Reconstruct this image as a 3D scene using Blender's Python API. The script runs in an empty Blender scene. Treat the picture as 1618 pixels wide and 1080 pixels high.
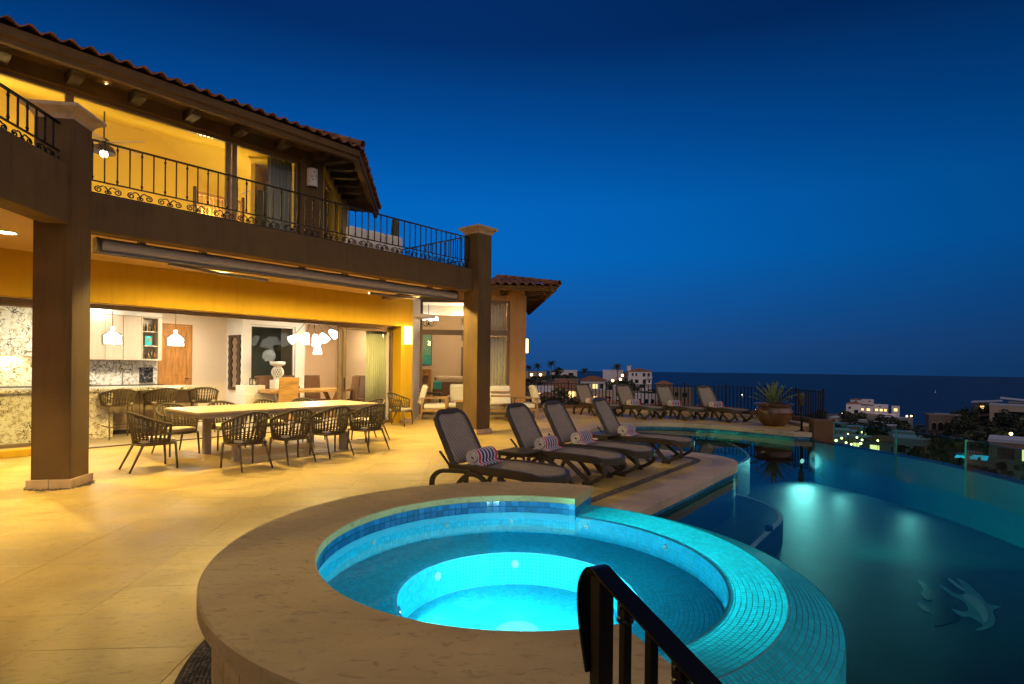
import bpy, math, random
from math import sin, cos, pi, radians, atan2, hypot, sqrt
from mathutils import Vector, Matrix

random.seed(7)
SC = bpy.context.scene
COL = SC.collection

# ------------------------------------------------------------------ camera
HC = 1.6
cam_d = bpy.data.cameras.new('camera')
cam = bpy.data.objects.new('camera', cam_d)
COL.objects.link(cam)
SC.camera = cam
cam_d.sensor_width = 36.0
cam_d.lens = 880.0 / 1618.0 * 36.0
cam_d.shift_y = (578.0 - 540.0) / 1618.0
cam_d.clip_start = 0.05
cam_d.clip_end = 20000
RO = radians(0.6)
cam.matrix_world = Matrix(((cos(RO), -sin(RO), 0, 0), (0, 0, -1, 0), (sin(RO), cos(RO), 0, HC), (0, 0, 0, 1)))

# ------------------------------------------------------------------ world (dusk)
W = bpy.data.worlds.new('World')
SC.world = W
W.use_nodes = True
wn, wl = W.node_tree.nodes, W.node_tree.links
wn.clear()
w_out = wn.new('ShaderNodeOutputWorld')
w_bg = wn.new('ShaderNodeBackground')
w_tc = wn.new('ShaderNodeTexCoord')
w_sep = wn.new('ShaderNodeSeparateXYZ')
w_ramp = wn.new('ShaderNodeValToRGB')
wl.new(w_tc.outputs['Generated'], w_sep.inputs[0])
wl.new(w_sep.outputs['Z'], w_ramp.inputs[0])
GLOW = (0.66, 0.52, 0.45)
SKY = [(0.0, (0.009, 0.064, 0.215)), (0.035, (0.012, 0.073, 0.255)), (0.09, (0.007, 0.092, 0.34)),
       (0.19, (0.001, 0.128, 0.49)), (0.27, (0.0006, 0.122, 0.48)), (0.36, (0.0004, 0.078, 0.34)), (0.50, (0.0008, 0.026, 0.135)), (1.0, (0.001, 0.012, 0.06))]
el = w_ramp.color_ramp.elements
while len(el) < len(SKY):
    el.new(0.5)
for e, (p, c) in zip(el, SKY):
    e.position = p
    e.color = (*c, 1)
# the afterglow is strongest towards one side of the horizon and fades round the compass
w_dot = wn.new('ShaderNodeVectorMath'); w_dot.operation = 'DOT_PRODUCT'
w_flat = wn.new('ShaderNodeVectorMath'); w_flat.operation = 'MULTIPLY'
w_flat.inputs[1].default_value = (1, 1, 0)
w_nrm = wn.new('ShaderNodeVectorMath'); w_nrm.operation = 'NORMALIZE'
wl.new(w_tc.outputs['Generated'], w_flat.inputs[0])
wl.new(w_flat.outputs[0], w_nrm.inputs[0])
wl.new(w_nrm.outputs[0], w_dot.inputs[0])
w_dot.inputs[1].default_value = (sin(radians(-10)), cos(radians(-10)), 0)
w_half = wn.new('ShaderNodeMath'); w_half.operation = 'MULTIPLY_ADD'
w_half.inputs[1].default_value = 0.5; w_half.inputs[2].default_value = 0.5
wl.new(w_dot.outputs['Value'], w_half.inputs[0])
w_pow = wn.new('ShaderNodeMath'); w_pow.operation = 'POWER'; w_pow.inputs[1].default_value = 4.8
wl.new(w_half.outputs[0], w_pow.inputs[0])
w_fac = wn.new('ShaderNodeMath'); w_fac.operation = 'MULTIPLY_ADD'
w_fac.inputs[1].default_value = 0.76; w_fac.inputs[2].default_value = 0.28
wl.new(w_pow.outputs[0], w_fac.inputs[0])
# the side of the sky where the sun went down (behind the camera) still glows a dim warm mauve
w_scale = wn.new('ShaderNodeVectorMath'); w_scale.operation = 'SCALE'
wl.new(w_ramp.outputs[0], w_scale.inputs[0]); wl.new(w_fac.outputs[0], w_scale.inputs['Scale'])
w_dot2 = wn.new('ShaderNodeVectorMath'); w_dot2.operation = 'DOT_PRODUCT'
wl.new(w_tc.outputs['Generated'], w_dot2.inputs[0])
w_dot2.inputs[1].default_value = (sin(radians(150)) * cos(radians(12)), cos(radians(150)) * cos(radians(12)), sin(radians(12)))
w_gl = wn.new('ShaderNodeMapRange'); w_gl.interpolation_type = 'SMOOTHSTEP'
w_gl.inputs[1].default_value = -0.15; w_gl.inputs[2].default_value = 1.0
wl.new(w_dot2.outputs['Value'], w_gl.inputs[0])
w_glc = wn.new('ShaderNodeVectorMath'); w_glc.operation = 'SCALE'
w_glc.inputs[0].default_value = GLOW
wl.new(w_gl.outputs[0], w_glc.inputs['Scale'])
w_add = wn.new('ShaderNodeVectorMath'); w_add.operation = 'ADD'
wl.new(w_scale.outputs[0], w_add.inputs[0]); wl.new(w_glc.outputs[0], w_add.inputs[1])
wl.new(w_add.outputs[0], w_bg.inputs['Color'])
wl.new(w_bg.outputs[0], w_out.inputs['Surface'])

SC.render.engine = 'CYCLES'
SC.view_settings.view_transform = 'Standard'
SC.view_settings.look = 'None'
SC.view_settings.exposure = 0.0
SC.view_settings.gamma = 1.0
SC.view_settings.use_curve_mapping = False
cy = SC.cycles
cy.use_denoising = True
cy.max_bounces = 8
cy.diffuse_bounces = 4
cy.glossy_bounces = 4
cy.transparent_max_bounces = 24
cy.caustics_reflective = False
cy.caustics_refractive = False
cy.sample_clamp_indirect = 4.0
cy.sample_clamp_direct = 0.0

# ------------------------------------------------------------------ frames of the place
A40 = radians(40.0)
DX, DY = sin(A40), cos(A40)            # along the facade
NX, NY = cos(A40), -sin(A40)           # out of the facade
OX, OY = -5.655, 7.398                 # left end of the balcony beam
VROT = radians(50.0)
VM = Matrix.Translation((OX, OY, 0)) @ Matrix.Rotation(VROT, 4, 'Z')     # villa frame: x along facade, y into the house

def H(s, y, z=0.0):
    v = VM @ Vector((s, y, z))
    return (v.x, v.y, v.z)

# ------------------------------------------------------------------ materials
MT = {}

def nd(nt, kind, **kw):
    n = nt.nodes.new('ShaderNode' + kind)
    for k, v in kw.items():
        setattr(n, k, v)
    return n

def pm(name, col, rough=0.5, metal=0.0, var=0.0, scale=4.0, stretch=(1, 1, 1), bump=0.0, bscale=30.0, bdist=0.004, spec=0.5,
       coat=0.0, rnd=0.0, emis=None, estr=0.0, col2=None, detail=6.0, rvar=0.0, sheen=0.0):
    m = bpy.data.materials.new(name)
    m.use_nodes = True
    nt = m.node_tree
    L = nt.links
    b = nt.nodes['Principled BSDF']
    b.inputs['Roughness'].default_value = rough
    b.inputs['Metallic'].default_value = metal
    b.inputs['Specular IOR Level'].default_value = spec
    b.inputs['Coat Weight'].default_value = coat
    b.inputs['Sheen Weight'].default_value = sheen
    b.inputs['Base Color'].default_value = (*col, 1)
    tc = nd(nt, 'TexCoord')
    mp = nd(nt, 'Mapping')
    mp.inputs['Scale'].default_value = stretch
    L.new(tc.outputs['Object'], mp.inputs[0])
    src = None
    if var > 0 or col2:
        nz = nd(nt, 'TexNoise')
        nz.inputs['Scale'].default_value = scale
        nz.inputs['Detail'].default_value = detail
        nz.inputs['Roughness'].default_value = 0.6
        L.new(mp.outputs[0], nz.inputs[0])
        mx = nd(nt, 'Mix', data_type='RGBA')
        lo = col if col2 else tuple(max(0, c * (1 - var)) for c in col)
        hi = col2 if col2 else tuple(min(1, c * (1 + var)) for c in col)
        cr = nd(nt, 'ValToRGB')
        cr.color_ramp.elements[0].position = 0.32
        cr.color_ramp.elements[1].position = 0.68
        L.new(nz.outputs['Fac'], cr.inputs[0])
        L.new(cr.outputs[0], mx.inputs[0])
        mx.inputs[6].default_value = (*lo, 1)
        mx.inputs[7].default_value = (*hi, 1)
        src = mx.outputs[2]
        if rvar > 0:
            mr = nd(nt, 'MapRange')
            L.new(nz.outputs['Fac'], mr.inputs[0])
            mr.inputs[1].default_value = 0.3; mr.inputs[2].default_value = 0.7
            mr.inputs[3].default_value = rough - rvar; mr.inputs[4].default_value = rough + rvar
            L.new(mr.outputs[0], b.inputs['Roughness'])
    if rnd > 0:
        oi = nd(nt, 'ObjectInfo')
        ge = nd(nt, 'NewGeometry')
        ad = nd(nt, 'Math', operation='ADD')
        L.new(oi.outputs['Random'], ad.inputs[0]); L.new(ge.outputs['Random Per Island'], ad.inputs[1])
        fr = nd(nt, 'Math', operation='FRACT')
        L.new(ad.outputs[0], fr.inputs[0])
        ma = nd(nt, 'MapRange')
        ma.inputs[3].default_value = 1 - rnd; ma.inputs[4].default_value = 1 + rnd
        L.new(fr.outputs[0], ma.inputs[0])
        hs = nd(nt, 'HueSaturation')
        if src is None:
            hs.inputs['Color'].default_value = (*col, 1)
        else:
            L.new(src, hs.inputs['Color'])
        L.new(ma.outputs[0], hs.inputs['Value'])
        src = hs.outputs[0]
    if src is not None:
        L.new(src, b.inputs['Base Color'])
    if bump > 0:
        n2 = nd(nt, 'TexNoise')
        n2.inputs['Scale'].default_value = bscale
        n2.inputs['Detail'].default_value = 5
        L.new(mp.outputs[0], n2.inputs[0])
        bp = nd(nt, 'Bump')
        bp.inputs['Strength'].default_value = bump
        bp.inputs['Distance'].default_value = bdist
        L.new(n2.outputs['Fac'], bp.inputs['Height'])
        L.new(bp.outputs[0], b.inputs['Normal'])
    if emis:
        b.inputs['Emission Color'].default_value = (*emis, 1)
        b.inputs['Emission Strength'].default_value = estr
    MT[name] = m
    return m

def travertine(name, ca, cb, cc, rough, rot=0.0):
    m = pm(name, ca, rough)
    nt = m.node_tree; L = nt.links
    b = nt.nodes['Principled BSDF']
    geo = nd(nt, 'NewGeometry')
    oi = nd(nt, 'ObjectInfo')
    add = nd(nt, 'Math', operation='ADD'); L.new(oi.outputs['Random'], add.inputs[0]); L.new(geo.outputs['Random Per Island'], add.inputs[1])
    cmb = nd(nt, 'CombineXYZ')
    mul = nd(nt, 'Math', operation='MULTIPLY'); mul.inputs[1].default_value = 37.0
    L.new(add.outputs[0], mul.inputs[0]); L.new(mul.outputs[0], cmb.inputs[0]); L.new(mul.outputs[0], cmb.inputs[1])
    off = nd(nt, 'VectorMath', operation='ADD')
    L.new(geo.outputs['Position'], off.inputs[0]); L.new(cmb.outputs[0], off.inputs[1])
    mp = nd(nt, 'Mapping'); mp.inputs['Rotation'].default_value = (0, 0, rot)
    L.new(off.outputs[0], mp.inputs[0])
    mp2 = nd(nt, 'Mapping'); mp2.inputs['Scale'].default_value = (1.3, 2.2, 2.2)
    L.new(mp.outputs[0], mp2.inputs[0])
    n1 = nd(nt, 'TexNoise'); n1.inputs['Scale'].default_value = 1.6; n1.inputs['Detail'].default_value = 9; n1.inputs['Roughness'].default_value = 0.62; n1.inputs['Distortion'].default_value = 0.5
    L.new(mp2.outputs[0], n1.inputs[0])
    n2 = nd(nt, 'TexNoise'); n2.inputs['Scale'].default_value = 0.9; n2.inputs['Detail'].default_value = 4
    L.new(geo.outputs['Position'], n2.inputs[0])
    mp3 = nd(nt, 'Mapping'); mp3.inputs['Scale'].default_value = (9.0, 21.0, 21.0)
    L.new(mp.outputs[0], mp3.inputs[0])
    n3 = nd(nt, 'TexNoise'); n3.inputs['Scale'].default_value = 1.4; n3.inputs['Detail'].default_value = 8; n3.inputs['Distortion'].default_value = 0.9
    L.new(mp3.outputs[0], n3.inputs[0])
    r1 = nd(nt, 'ValToRGB')
    r1.color_ramp.elements[0].position = 0.28; r1.color_ramp.elements[0].color = (*cb, 1)
    r1.color_ramp.elements[1].position = 0.68; r1.color_ramp.elements[1].color = (*ca, 1)
    e = r1.color_ramp.elements.new(0.46); e.color = (*[(x + y) / 2 for x, y in zip(ca, cb)], 1)
    L.new(n1.outputs['Fac'], r1.inputs[0])
    mx = nd(nt, 'Mix', data_type='RGBA'); mx.blend_type = 'MULTIPLY'
    r2 = nd(nt, 'MapRange'); r2.inputs[1].default_value = 0.3; r2.inputs[2].default_value = 0.7; r2.inputs[3].default_value = 0.72; r2.inputs[4].default_value = 1.12
    L.new(n2.outputs['Fac'], r2.inputs[0])
    mx.inputs[0].default_value = 1.0
    L.new(r1.outputs[0], mx.inputs[6]); L.new(r2.outputs[0], mx.inputs[7])
    # small dark pits drawn along the bedding
    r3 = nd(nt, 'MapRange'); r3.inputs[1].default_value = 0.56; r3.inputs[2].default_value = 0.72; r3.inputs[4].default_value = 0.55
    L.new(n3.outputs['Fac'], r3.inputs[0])
    mx2 = nd(nt, 'Mix', data_type='RGBA')
    L.new(r3.outputs[0], mx2.inputs[0]); L.new(mx.outputs[2], mx2.inputs[6]); mx2.inputs[7].default_value = (*cc, 1)
    hs = nd(nt, 'HueSaturation')
    fr = nd(nt, 'Math', operation='FRACT'); L.new(add.outputs[0], fr.inputs[0])
    ma = nd(nt, 'MapRange'); ma.inputs[3].default_value = 0.93; ma.inputs[4].default_value = 1.06
    L.new(fr.outputs[0], ma.inputs[0]); L.new(ma.outputs[0], hs.inputs['Value']); L.new(mx2.outputs[2], hs.inputs['Color'])
    L.new(hs.outputs[0], b.inputs['Base Color'])
    rr = nd(nt, 'MapRange'); rr.inputs[1].default_value = 0.3; rr.inputs[2].default_value = 0.7
    rr.inputs[3].default_value = rough - 0.10; rr.inputs[4].default_value = rough + 0.16
    L.new(n1.outputs['Fac'], rr.inputs[0]); L.new(rr.outputs[0], b.inputs['Roughness'])
    bp = nd(nt, 'Bump'); bp.inputs['Strength'].default_value = 0.55; bp.inputs['Distance'].default_value = 0.008
    ml = nd(nt, 'Math', operation='MULTIPLY'); ml.inputs[1].default_value = 1.0
    L.new(n3.outputs['Fac'], ml.inputs[0])
    sm = nd(nt, 'Math', operation='SUBTRACT'); L.new(n1.outputs['Fac'], sm.inputs[0]); L.new(ml.outputs[0], sm.inputs[1])
    L.new(sm.outputs[0], bp.inputs['Height']); L.new(bp.outputs[0], b.inputs['Normal'])
    return m

def thin_glass(name, tint, ior=1.45, rough=0.0, wave=0.0, wscale=3.0, spec=(1, 1, 1)):
    m = bpy.data.materials.new(name)
    m.use_nodes = True
    nt = m.node_tree; L = nt.links
    nt.nodes.clear()
    o = nd(nt, 'OutputMaterial'); mx = nd(nt, 'MixShader'); tr = nd(nt, 'BsdfTransparent'); gl = nd(nt, 'BsdfGlossy'); fr = nd(nt, 'Fresnel')
    tr.inputs[0].default_value = (*tint, 1)
    gl.inputs['Color'].default_value = (*spec, 1)
    gl.inputs['Roughness'].default_value = rough
    fr.inputs[0].default_value = ior
    if wave > 0:
        geo = nd(nt, 'NewGeometry'); nz = nd(nt, 'TexNoise'); bp = nd(nt, 'Bump')
        nz.inputs['Scale'].default_value = wscale; nz.inputs['Detail'].default_value = 2.5
        bp.inputs['Strength'].default_value = 1.0; bp.inputs['Distance'].default_value = wave
        L.new(geo.outputs['Position'], nz.inputs[0]); L.new(nz.outputs['Fac'], bp.inputs['Height'])
        L.new(bp.outputs[0], gl.inputs['Normal']); L.new(bp.outputs[0], fr.inputs['Normal'])
    L.new(fr.outputs[0], mx.inputs[0]); L.new(tr.outputs[0], mx.inputs[1]); L.new(gl.outputs[0], mx.inputs[2]); L.new(mx.outputs[0], o.inputs[0])
    MT[name] = m
    return m

def veined(name, base, vein, warm, sc=2.2, thr=(0.015, 0.09), rough=0.15):
    m = pm(name, base, rough)
    nt = m.node_tree; L = nt.links; b = nt.nodes['Principled BSDF']
    geo = nd(nt, 'NewGeometry')
    n0 = nd(nt, 'TexNoise'); n0.inputs['Scale'].default_value = sc * 1.5; n0.inputs['Detail'].default_value = 6
    L.new(geo.outputs['Position'], n0.inputs[0])
    sb = nd(nt, 'VectorMath', operation='SCALE'); sb.inputs['Scale'].default_value = 0.55
    L.new(n0.outputs['Color'], sb.inputs[0])
    ad = nd(nt, 'VectorMath', operation='ADD'); L.new(geo.outputs['Position'], ad.inputs[0]); L.new(sb.outputs[0], ad.inputs[1])
    vo = nd(nt, 'TexVoronoi', feature='DISTANCE_TO_EDGE'); vo.inputs['Scale'].default_value = sc * 1.6
    L.new(ad.outputs[0], vo.inputs[0])
    n1 = nd(nt, 'TexNoise'); n1.inputs['Scale'].default_value = sc * 0.8; n1.inputs['Detail'].default_value = 5
    L.new(geo.outputs['Position'], n1.inputs[0])
    th = nd(nt, 'MapRange'); th.inputs[1].default_value = 0.35; th.inputs[2].default_value = 0.75; th.inputs[3].default_value = thr[0]; th.inputs[4].default_value = thr[1] * 2
    L.new(n1.outputs['Fac'], th.inputs[0])
    lt = nd(nt, 'Math', operation='LESS_THAN'); L.new(vo.outputs['Distance'], lt.inputs[0]); L.new(th.outputs[0], lt.inputs[1])
    n2 = nd(nt, 'TexNoise'); n2.inputs['Scale'].default_value = sc * 3; n2.inputs['Detail'].default_value = 8
    L.new(geo.outputs['Position'], n2.inputs[0])
    m1 = nd(nt, 'Mix', data_type='RGBA'); m1.inputs[6].default_value = (*base, 1); m1.inputs[7].default_value = (*warm, 1)
    r = nd(nt, 'MapRange'); r.inputs[1].default_value = 0.5; r.inputs[2].default_value = 0.66; L.new(n2.outputs['Fac'], r.inputs[0]); L.new(r.outputs[0], m1.inputs[0])
    m2 = nd(nt, 'Mix', data_type='RGBA'); L.new(lt.outputs[0], m2.inputs[0]); L.new(m1.outputs[2], m2.inputs[6]); m2.inputs[7].default_value = (*vein, 1)
    L.new(m2.outputs[2], b.inputs['Base Color'])
    return m

def emit(name, col, s):
    m = bpy.data.materials.new(name)
    m.use_nodes = True
    nt = m.node_tree
    nt.nodes.clear()
    o = nd(nt, 'OutputMaterial'); e = nd(nt, 'Emission')
    e.inputs[0].default_value = (*col, 1); e.inputs[1].default_value = s
    nt.links.new(e.outputs[0], o.inputs[0])
    MT[name] = m
    return m

travertine('travertine', (0.66, 0.48, 0.155), (0.50, 0.345, 0.095), (0.25, 0.16, 0.05), 0.42, radians(-20))
travertine('coping_stone', (0.62, 0.455, 0.19), (0.44, 0.31, 0.12), (0.17, 0.11, 0.04), 0.6, radians(8))
travertine('light_coping', (0.56, 0.43, 0.31), (0.46, 0.34, 0.23), (0.3, 0.22, 0.15), 0.5, radians(-30))
pm('grout', (0.36, 0.26, 0.15), 0.85, var=0.15)
pm('pebble', (0.10, 0.085, 0.06), 0.35, rnd=0.55, var=0.2)
pm('pebble_bed', (0.07, 0.055, 0.04), 0.9, var=0.2)
pm('stucco', (0.112, 0.064, 0.020), 0.85, var=0.20, scale=1.1, bump=0.35, bscale=55, bdist=0.003)
pm('stucco_tan', (0.46, 0.26, 0.10), 0.8, var=0.07, scale=1.2, bump=0.3, bscale=50, bdist=0.003)
pm('stucco_gold', (0.54, 0.335, 0.010), 0.8, var=0.06, scale=1.2, bump=0.25, bscale=50, bdist=0.003)
pm('stucco_ceiling', (0.72, 0.50, 0.24), 0.85, var=0.05, scale=1.0, bump=0.15, bscale=60, bdist=0.002)
pm('cantera', (0.52, 0.37, 0.22), 0.75, var=0.16, scale=5, bump=0.4, bscale=30)
pm('room_cream', (0.72, 0.58, 0.42), 0.75, var=0.04, scale=1)
pm('room_yellow', (0.78, 0.60, 0.10), 0.8, var=0.04, scale=0.8)
pm('room_white', (0.78, 0.74, 0.66), 0.7, var=0.03, scale=1)
pm('room_floor', (0.62, 0.55, 0.42), 0.22, var=0.12, scale=1.5)
pm('roof_tile', (0.23, 0.098, 0.045), 0.75, var=0.35, scale=5, rnd=0.35, bump=0.4, bscale=25)
pm('roof_deck', (0.16, 0.07, 0.035), 0.9, var=0.3)
pm('dark_wood', (0.045, 0.025, 0.014), 0.65, var=0.35, scale=4, stretch=(1, 8, 8), bump=0.4, bscale=20)
pm('frame_metal', (0.20, 0.145, 0.095), 0.45, metal=0.4, var=0.08)
pm('iron', (0.018, 0.014, 0.011), 0.5, metal=0.6, var=0.2, bump=0.2, bscale=80, bdist=0.001)
pm('awning_metal', (0.17, 0.145, 0.12), 0.4, metal=0.3, var=0.06)
pm('awning_fabric', (0.50, 0.44, 0.38), 0.85, var=0.06, scale=10)
pm('bronze_rope', (0.075, 0.055, 0.025), 0.7, var=0.3, scale=40)
pm('chair_metal', (0.13, 0.095, 0.05), 0.45, metal=0.35, var=0.1)
pm('cushion', (0.60, 0.53, 0.40), 0.95, var=0.06, scale=20, bump=0.25, bscale=250, bdist=0.001, sheen=0.2)
pm('white_cushion', (0.72, 0.69, 0.63), 0.95, var=0.05, scale=8, bump=0.25, bscale=150, bdist=0.001, sheen=0.2)
pm('table_top', (0.60, 0.46, 0.27), 0.3, var=0.06, scale=3)
pm('table_leg', (0.40, 0.34, 0.26), 0.5, var=0.06)
pm('teak', (0.34, 0.21, 0.09), 0.5, var=0.25, scale=3, stretch=(2, 14, 14), bump=0.2, bscale=20)
pm('oak_door', (0.42, 0.19, 0.045), 0.4, var=0.3, scale=2.5, stretch=(9, 9, 1.2))
pm('brown_leather', (0.13, 0.065, 0.03), 0.5, var=0.2, scale=6)
pm('slab_wood', (0.46, 0.27, 0.10), 0.3, var=0.35, scale=2, stretch=(1, 5, 5))
pm('cabinet', (0.50, 0.41, 0.30), 0.45, var=0.10, scale=1.5, stretch=(6, 6, 0.8))
pm('island_panel', (0.26, 0.20, 0.14), 0.5, var=0.12, scale=2, stretch=(5, 5, 1))
pm('black_stone', (0.02, 0.018, 0.017), 0.2, var=0.4, scale=4)
veined('white_stone', (0.78, 0.76, 0.70), (0.10, 0.085, 0.07), (0.50, 0.43, 0.28), 3.2, (0.002, 0.03))
veined('patterned_stone', (0.76, 0.72, 0.60), (0.10, 0.075, 0.045), (0.42, 0.34, 0.20), 4.0, (0.001, 0.03))
veined('black_veined', (0.025, 0.024, 0.024), (0.5, 0.5, 0.48), (0.05, 0.048, 0.045), 3.0, (0.004, 0.012))
pm('lounger_resin', (0.048, 0.037, 0.022), 0.42, var=0.12, scale=8, spec=0.5)
pm('lounger_sling', (0.34, 0.28, 0.215), 0.7, var=0.08, scale=12)
pm('towel_white', (0.80, 0.74, 0.66), 0.95, var=0.06, scale=60, bump=0.7, bscale=220, bdist=0.003, sheen=0.3)
pm('glaze', (0.12, 0.05, 0.022), 0.18, var=0.45, scale=3, coat=0.5, bump=0.15, bscale=12)
pm('agave', (0.20, 0.22, 0.09), 0.55, var=0.25, scale=6)
pm('soil', (0.05, 0.035, 0.02), 0.95, var=0.3, scale=20)
pm('foliage', (0.045, 0.062, 0.022), 0.7, var=0.4, scale=3, rnd=0.35)
pm('foliage_dark', (0.030, 0.044, 0.022), 0.8, var=0.4, scale=2, rnd=0.4)
pm('bark', (0.11, 0.075, 0.045), 0.9, var=0.3, scale=8, bump=0.5, bscale=20)
pm('cactus', (0.06, 0.075, 0.025), 0.6, var=0.2, scale=8)
pm('house_white', (0.68, 0.64, 0.66), 0.85, var=0.06, scale=0.3)
pm('town_wall', (0.26, 0.28, 0.31), 0.85, var=0.08, scale=0.3)
pm('house_tan', (0.50, 0.40, 0.31), 0.85, var=0.08, scale=0.3)
pm('house_dark', (0.22, 0.17, 0.13), 0.9, var=0.12, scale=0.3)
pm('far_roof', (0.25, 0.11, 0.06), 0.85, var=0.3, scale=1)
pm('blue_roof', (0.42, 0.46, 0.52), 0.6, var=0.06)
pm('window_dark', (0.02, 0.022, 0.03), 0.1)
pm('window_reflection_tone', (0.10, 0.11, 0.095), 0.8, var=0.2, scale=1)
pm('wall_brown', (0.17, 0.085, 0.045), 0.85, var=0.15, scale=3, bump=0.3, bscale=40)
pm('earth', (0.10, 0.082, 0.055), 0.95, var=0.4, scale=0.08, detail=10)
pm('curtain', (0.66, 0.66, 0.48), 0.9, var=0.05, scale=3)
pm('curtain_grey', (0.36, 0.35, 0.27), 0.9, var=0.08, scale=3)
pm('sheer', (0.80, 0.72, 0.60), 0.9, var=0.05, scale=3)
pm('black_metal', (0.012, 0.011, 0.010), 0.33, metal=0.7, var=0.2, bump=0.12, bscale=60, bdist=0.001, coat=0.1)
pm('brass', (0.35, 0.22, 0.08), 0.35, metal=0.9)
pm('steel', (0.5, 0.5, 0.5), 0.25, metal=1.0)
pm('jet_white', (0.45, 0.62, 0.62), 0.35)
pm('bottle_dark', (0.03, 0.06, 0.03), 0.1)
pm('bottle_amber', (0.25, 0.10, 0.03), 0.1)
pm('teal_paint', (0.02, 0.42, 0.45), 0.4, var=0.2)
pm('urn_glaze', (0.05, 0.05, 0.045), 0.2, var=0.4, scale=4)
pm('sofa_fabric', (0.55, 0.46, 0.36), 0.9, var=0.08, scale=10)
pm('teal_fabric', (0.05, 0.38, 0.42), 0.9, var=0.1, scale=10)
pm('cantera_white', (0.70, 0.64, 0.57), 0.6, var=0.08, scale=6)
pm('mirror_glass', (0.85, 0.85, 0.85), 0.03, metal=1.0)
pm('spa_mosaic', (0.012, 0.56, 0.74), 0.38, rnd=0.14, var=0.08, scale=2, spec=0.25)
pm('spa_grout', (0.10, 0.45, 0.58), 0.7)
pm('band_tile', (0.02, 0.19, 0.42), 0.10, rnd=0.28, coat=0.4)
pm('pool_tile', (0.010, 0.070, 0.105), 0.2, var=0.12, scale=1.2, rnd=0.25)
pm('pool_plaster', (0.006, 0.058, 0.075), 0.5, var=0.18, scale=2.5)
pm('step_tile', (0.50, 0.78, 0.80), 0.25, rnd=0.2)
pm('dolphin_dark', (0.004, 0.006, 0.010), 0.3)
pm('dolphin_blue', (0.08, 0.26, 0.33), 0.3, var=0.25, scale=6)
pm('dolphin_pale', (0.20, 0.42, 0.48), 0.3)
thin_glass('water', (0.80, 0.955, 0.97), 1.33, 0.010, 0.0016, 2.4, (0.62, 0.62, 0.62))
thin_glass('spa_water', (0.86, 0.97, 0.985), 1.33, 0.0, 0.00035, 11.0)
thin_glass('pane', (0.95, 0.97, 0.95), 1.22)
thin_glass('green_pane', (0.58, 0.88, 0.86), 1.20)
pm('glass_edge', (0.08, 0.26, 0.25), 0.1)
pm('sea', (0.003, 0.018, 0.042), 0.48, var=0.15, scale=0.01, bump=0.0, spec=0.3)
emit('lamp_warm', (1.0, 0.66, 0.26), 45.0)
emit('lamp_white', (1.0, 0.90, 0.72), 14.0)
emit('sconce_glow', (1.0, 0.60, 0.15), 7.5)
emit('shade_glow', (1.0, 0.93, 0.80), 5.5)
emit('far_lamp', (1.0, 0.62, 0.20), 12.0)
emit('far_lamp_white', (1.0, 0.90, 0.65), 10.0)
emit('far_window', (1.0, 0.58, 0.20), 2.2)
emit('spa_lamp', (0.80, 1.0, 0.97), 9.0)
emit('pool_lamp', (0.35, 1.0, 0.80), 1.2)
emit('far_pool', (0.05, 0.55, 0.8), 0.9)

def weather(name, dark):
    m = MT[name]; nt = m.node_tree; L = nt.links; b = nt.nodes['Principled BSDF']
    tc = nd(nt, 'TexCoord'); mp = nd(nt, 'Mapping'); mp.inputs['Scale'].default_value = (5.0, 5.0, 0.55)
    L.new(tc.outputs['Object'], mp.inputs[0])
    nz = nd(nt, 'TexNoise'); nz.inputs['Scale'].default_value = 1.3; nz.inputs['Detail'].default_value = 8; nz.inputs['Roughness'].default_value = 0.65
    L.new(mp.outputs[0], nz.inputs[0])
    mr = nd(nt, 'MapRange'); mr.inputs[1].default_value = 0.48; mr.inputs[2].default_value = 0.75; mr.inputs[3].default_value = 1.0; mr.inputs[4].default_value = dark
    L.new(nz.outputs['Fac'], mr.inputs[0])
    mm = nd(nt, 'Mix', data_type='RGBA'); mm.blend_type = 'MULTIPLY'; mm.inputs[0].default_value = 1.0
    old = b.inputs['Base Color'].links[0].from_socket
    L.new(old, mm.inputs[6]); L.new(mr.outputs[0], mm.inputs[7]); L.new(mm.outputs[2], b.inputs['Base Color'])
weather('stucco', 0.68); weather('stucco_tan', 0.80); weather('stucco_gold', 0.86); weather('cantera', 0.7)

def picture_mat():
    m = pm('seascape_print', (0.1, 0.4, 0.4), 0.5)
    nt = m.node_tree; L = nt.links; b = nt.nodes['Principled BSDF']
    tc = nd(nt, 'TexCoord'); sp = nd(nt, 'SeparateXYZ'); L.new(tc.outputs['Object'], sp.inputs[0])
    mp = nd(nt, 'Mapping'); mp.inputs['Scale'].default_value = (1.5, 1.5, 9); L.new(tc.outputs['Object'], mp.inputs[0])
    nz = nd(nt, 'TexNoise'); nz.inputs['Scale'].default_value = 2.2; nz.inputs['Detail'].default_value = 6; L.new(mp.outputs[0], nz.inputs[0])
    ad = nd(nt, 'Math', operation='MULTIPLY_ADD'); ad.inputs[1].default_value = 0.75; L.new(sp.outputs['Z'], ad.inputs[0])
    L.new(nz.outputs['Fac'], ad.inputs[2])
    cr = nd(nt, 'ValToRGB')
    st = [(0.3, (0.02, 0.22, 0.40)), (0.55, (0.02, 0.42, 0.45)), (0.8, (0.10, 0.50, 0.42)), (0.95, (0.25, 0.52, 0.40)), (1.2, (0.10, 0.45, 0.50))]
    e = cr.color_ramp.elements
    while len(e) < 4:
        e.new(0.5)
    for x, (p, c) in zip(e, st):
        x.position = min(1, p); x.color = (*c, 1)
    L.new(ad.outputs[0], cr.inputs[0]); L.new(cr.outputs[0], b.inputs['Base Color'])
picture_mat()

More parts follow.
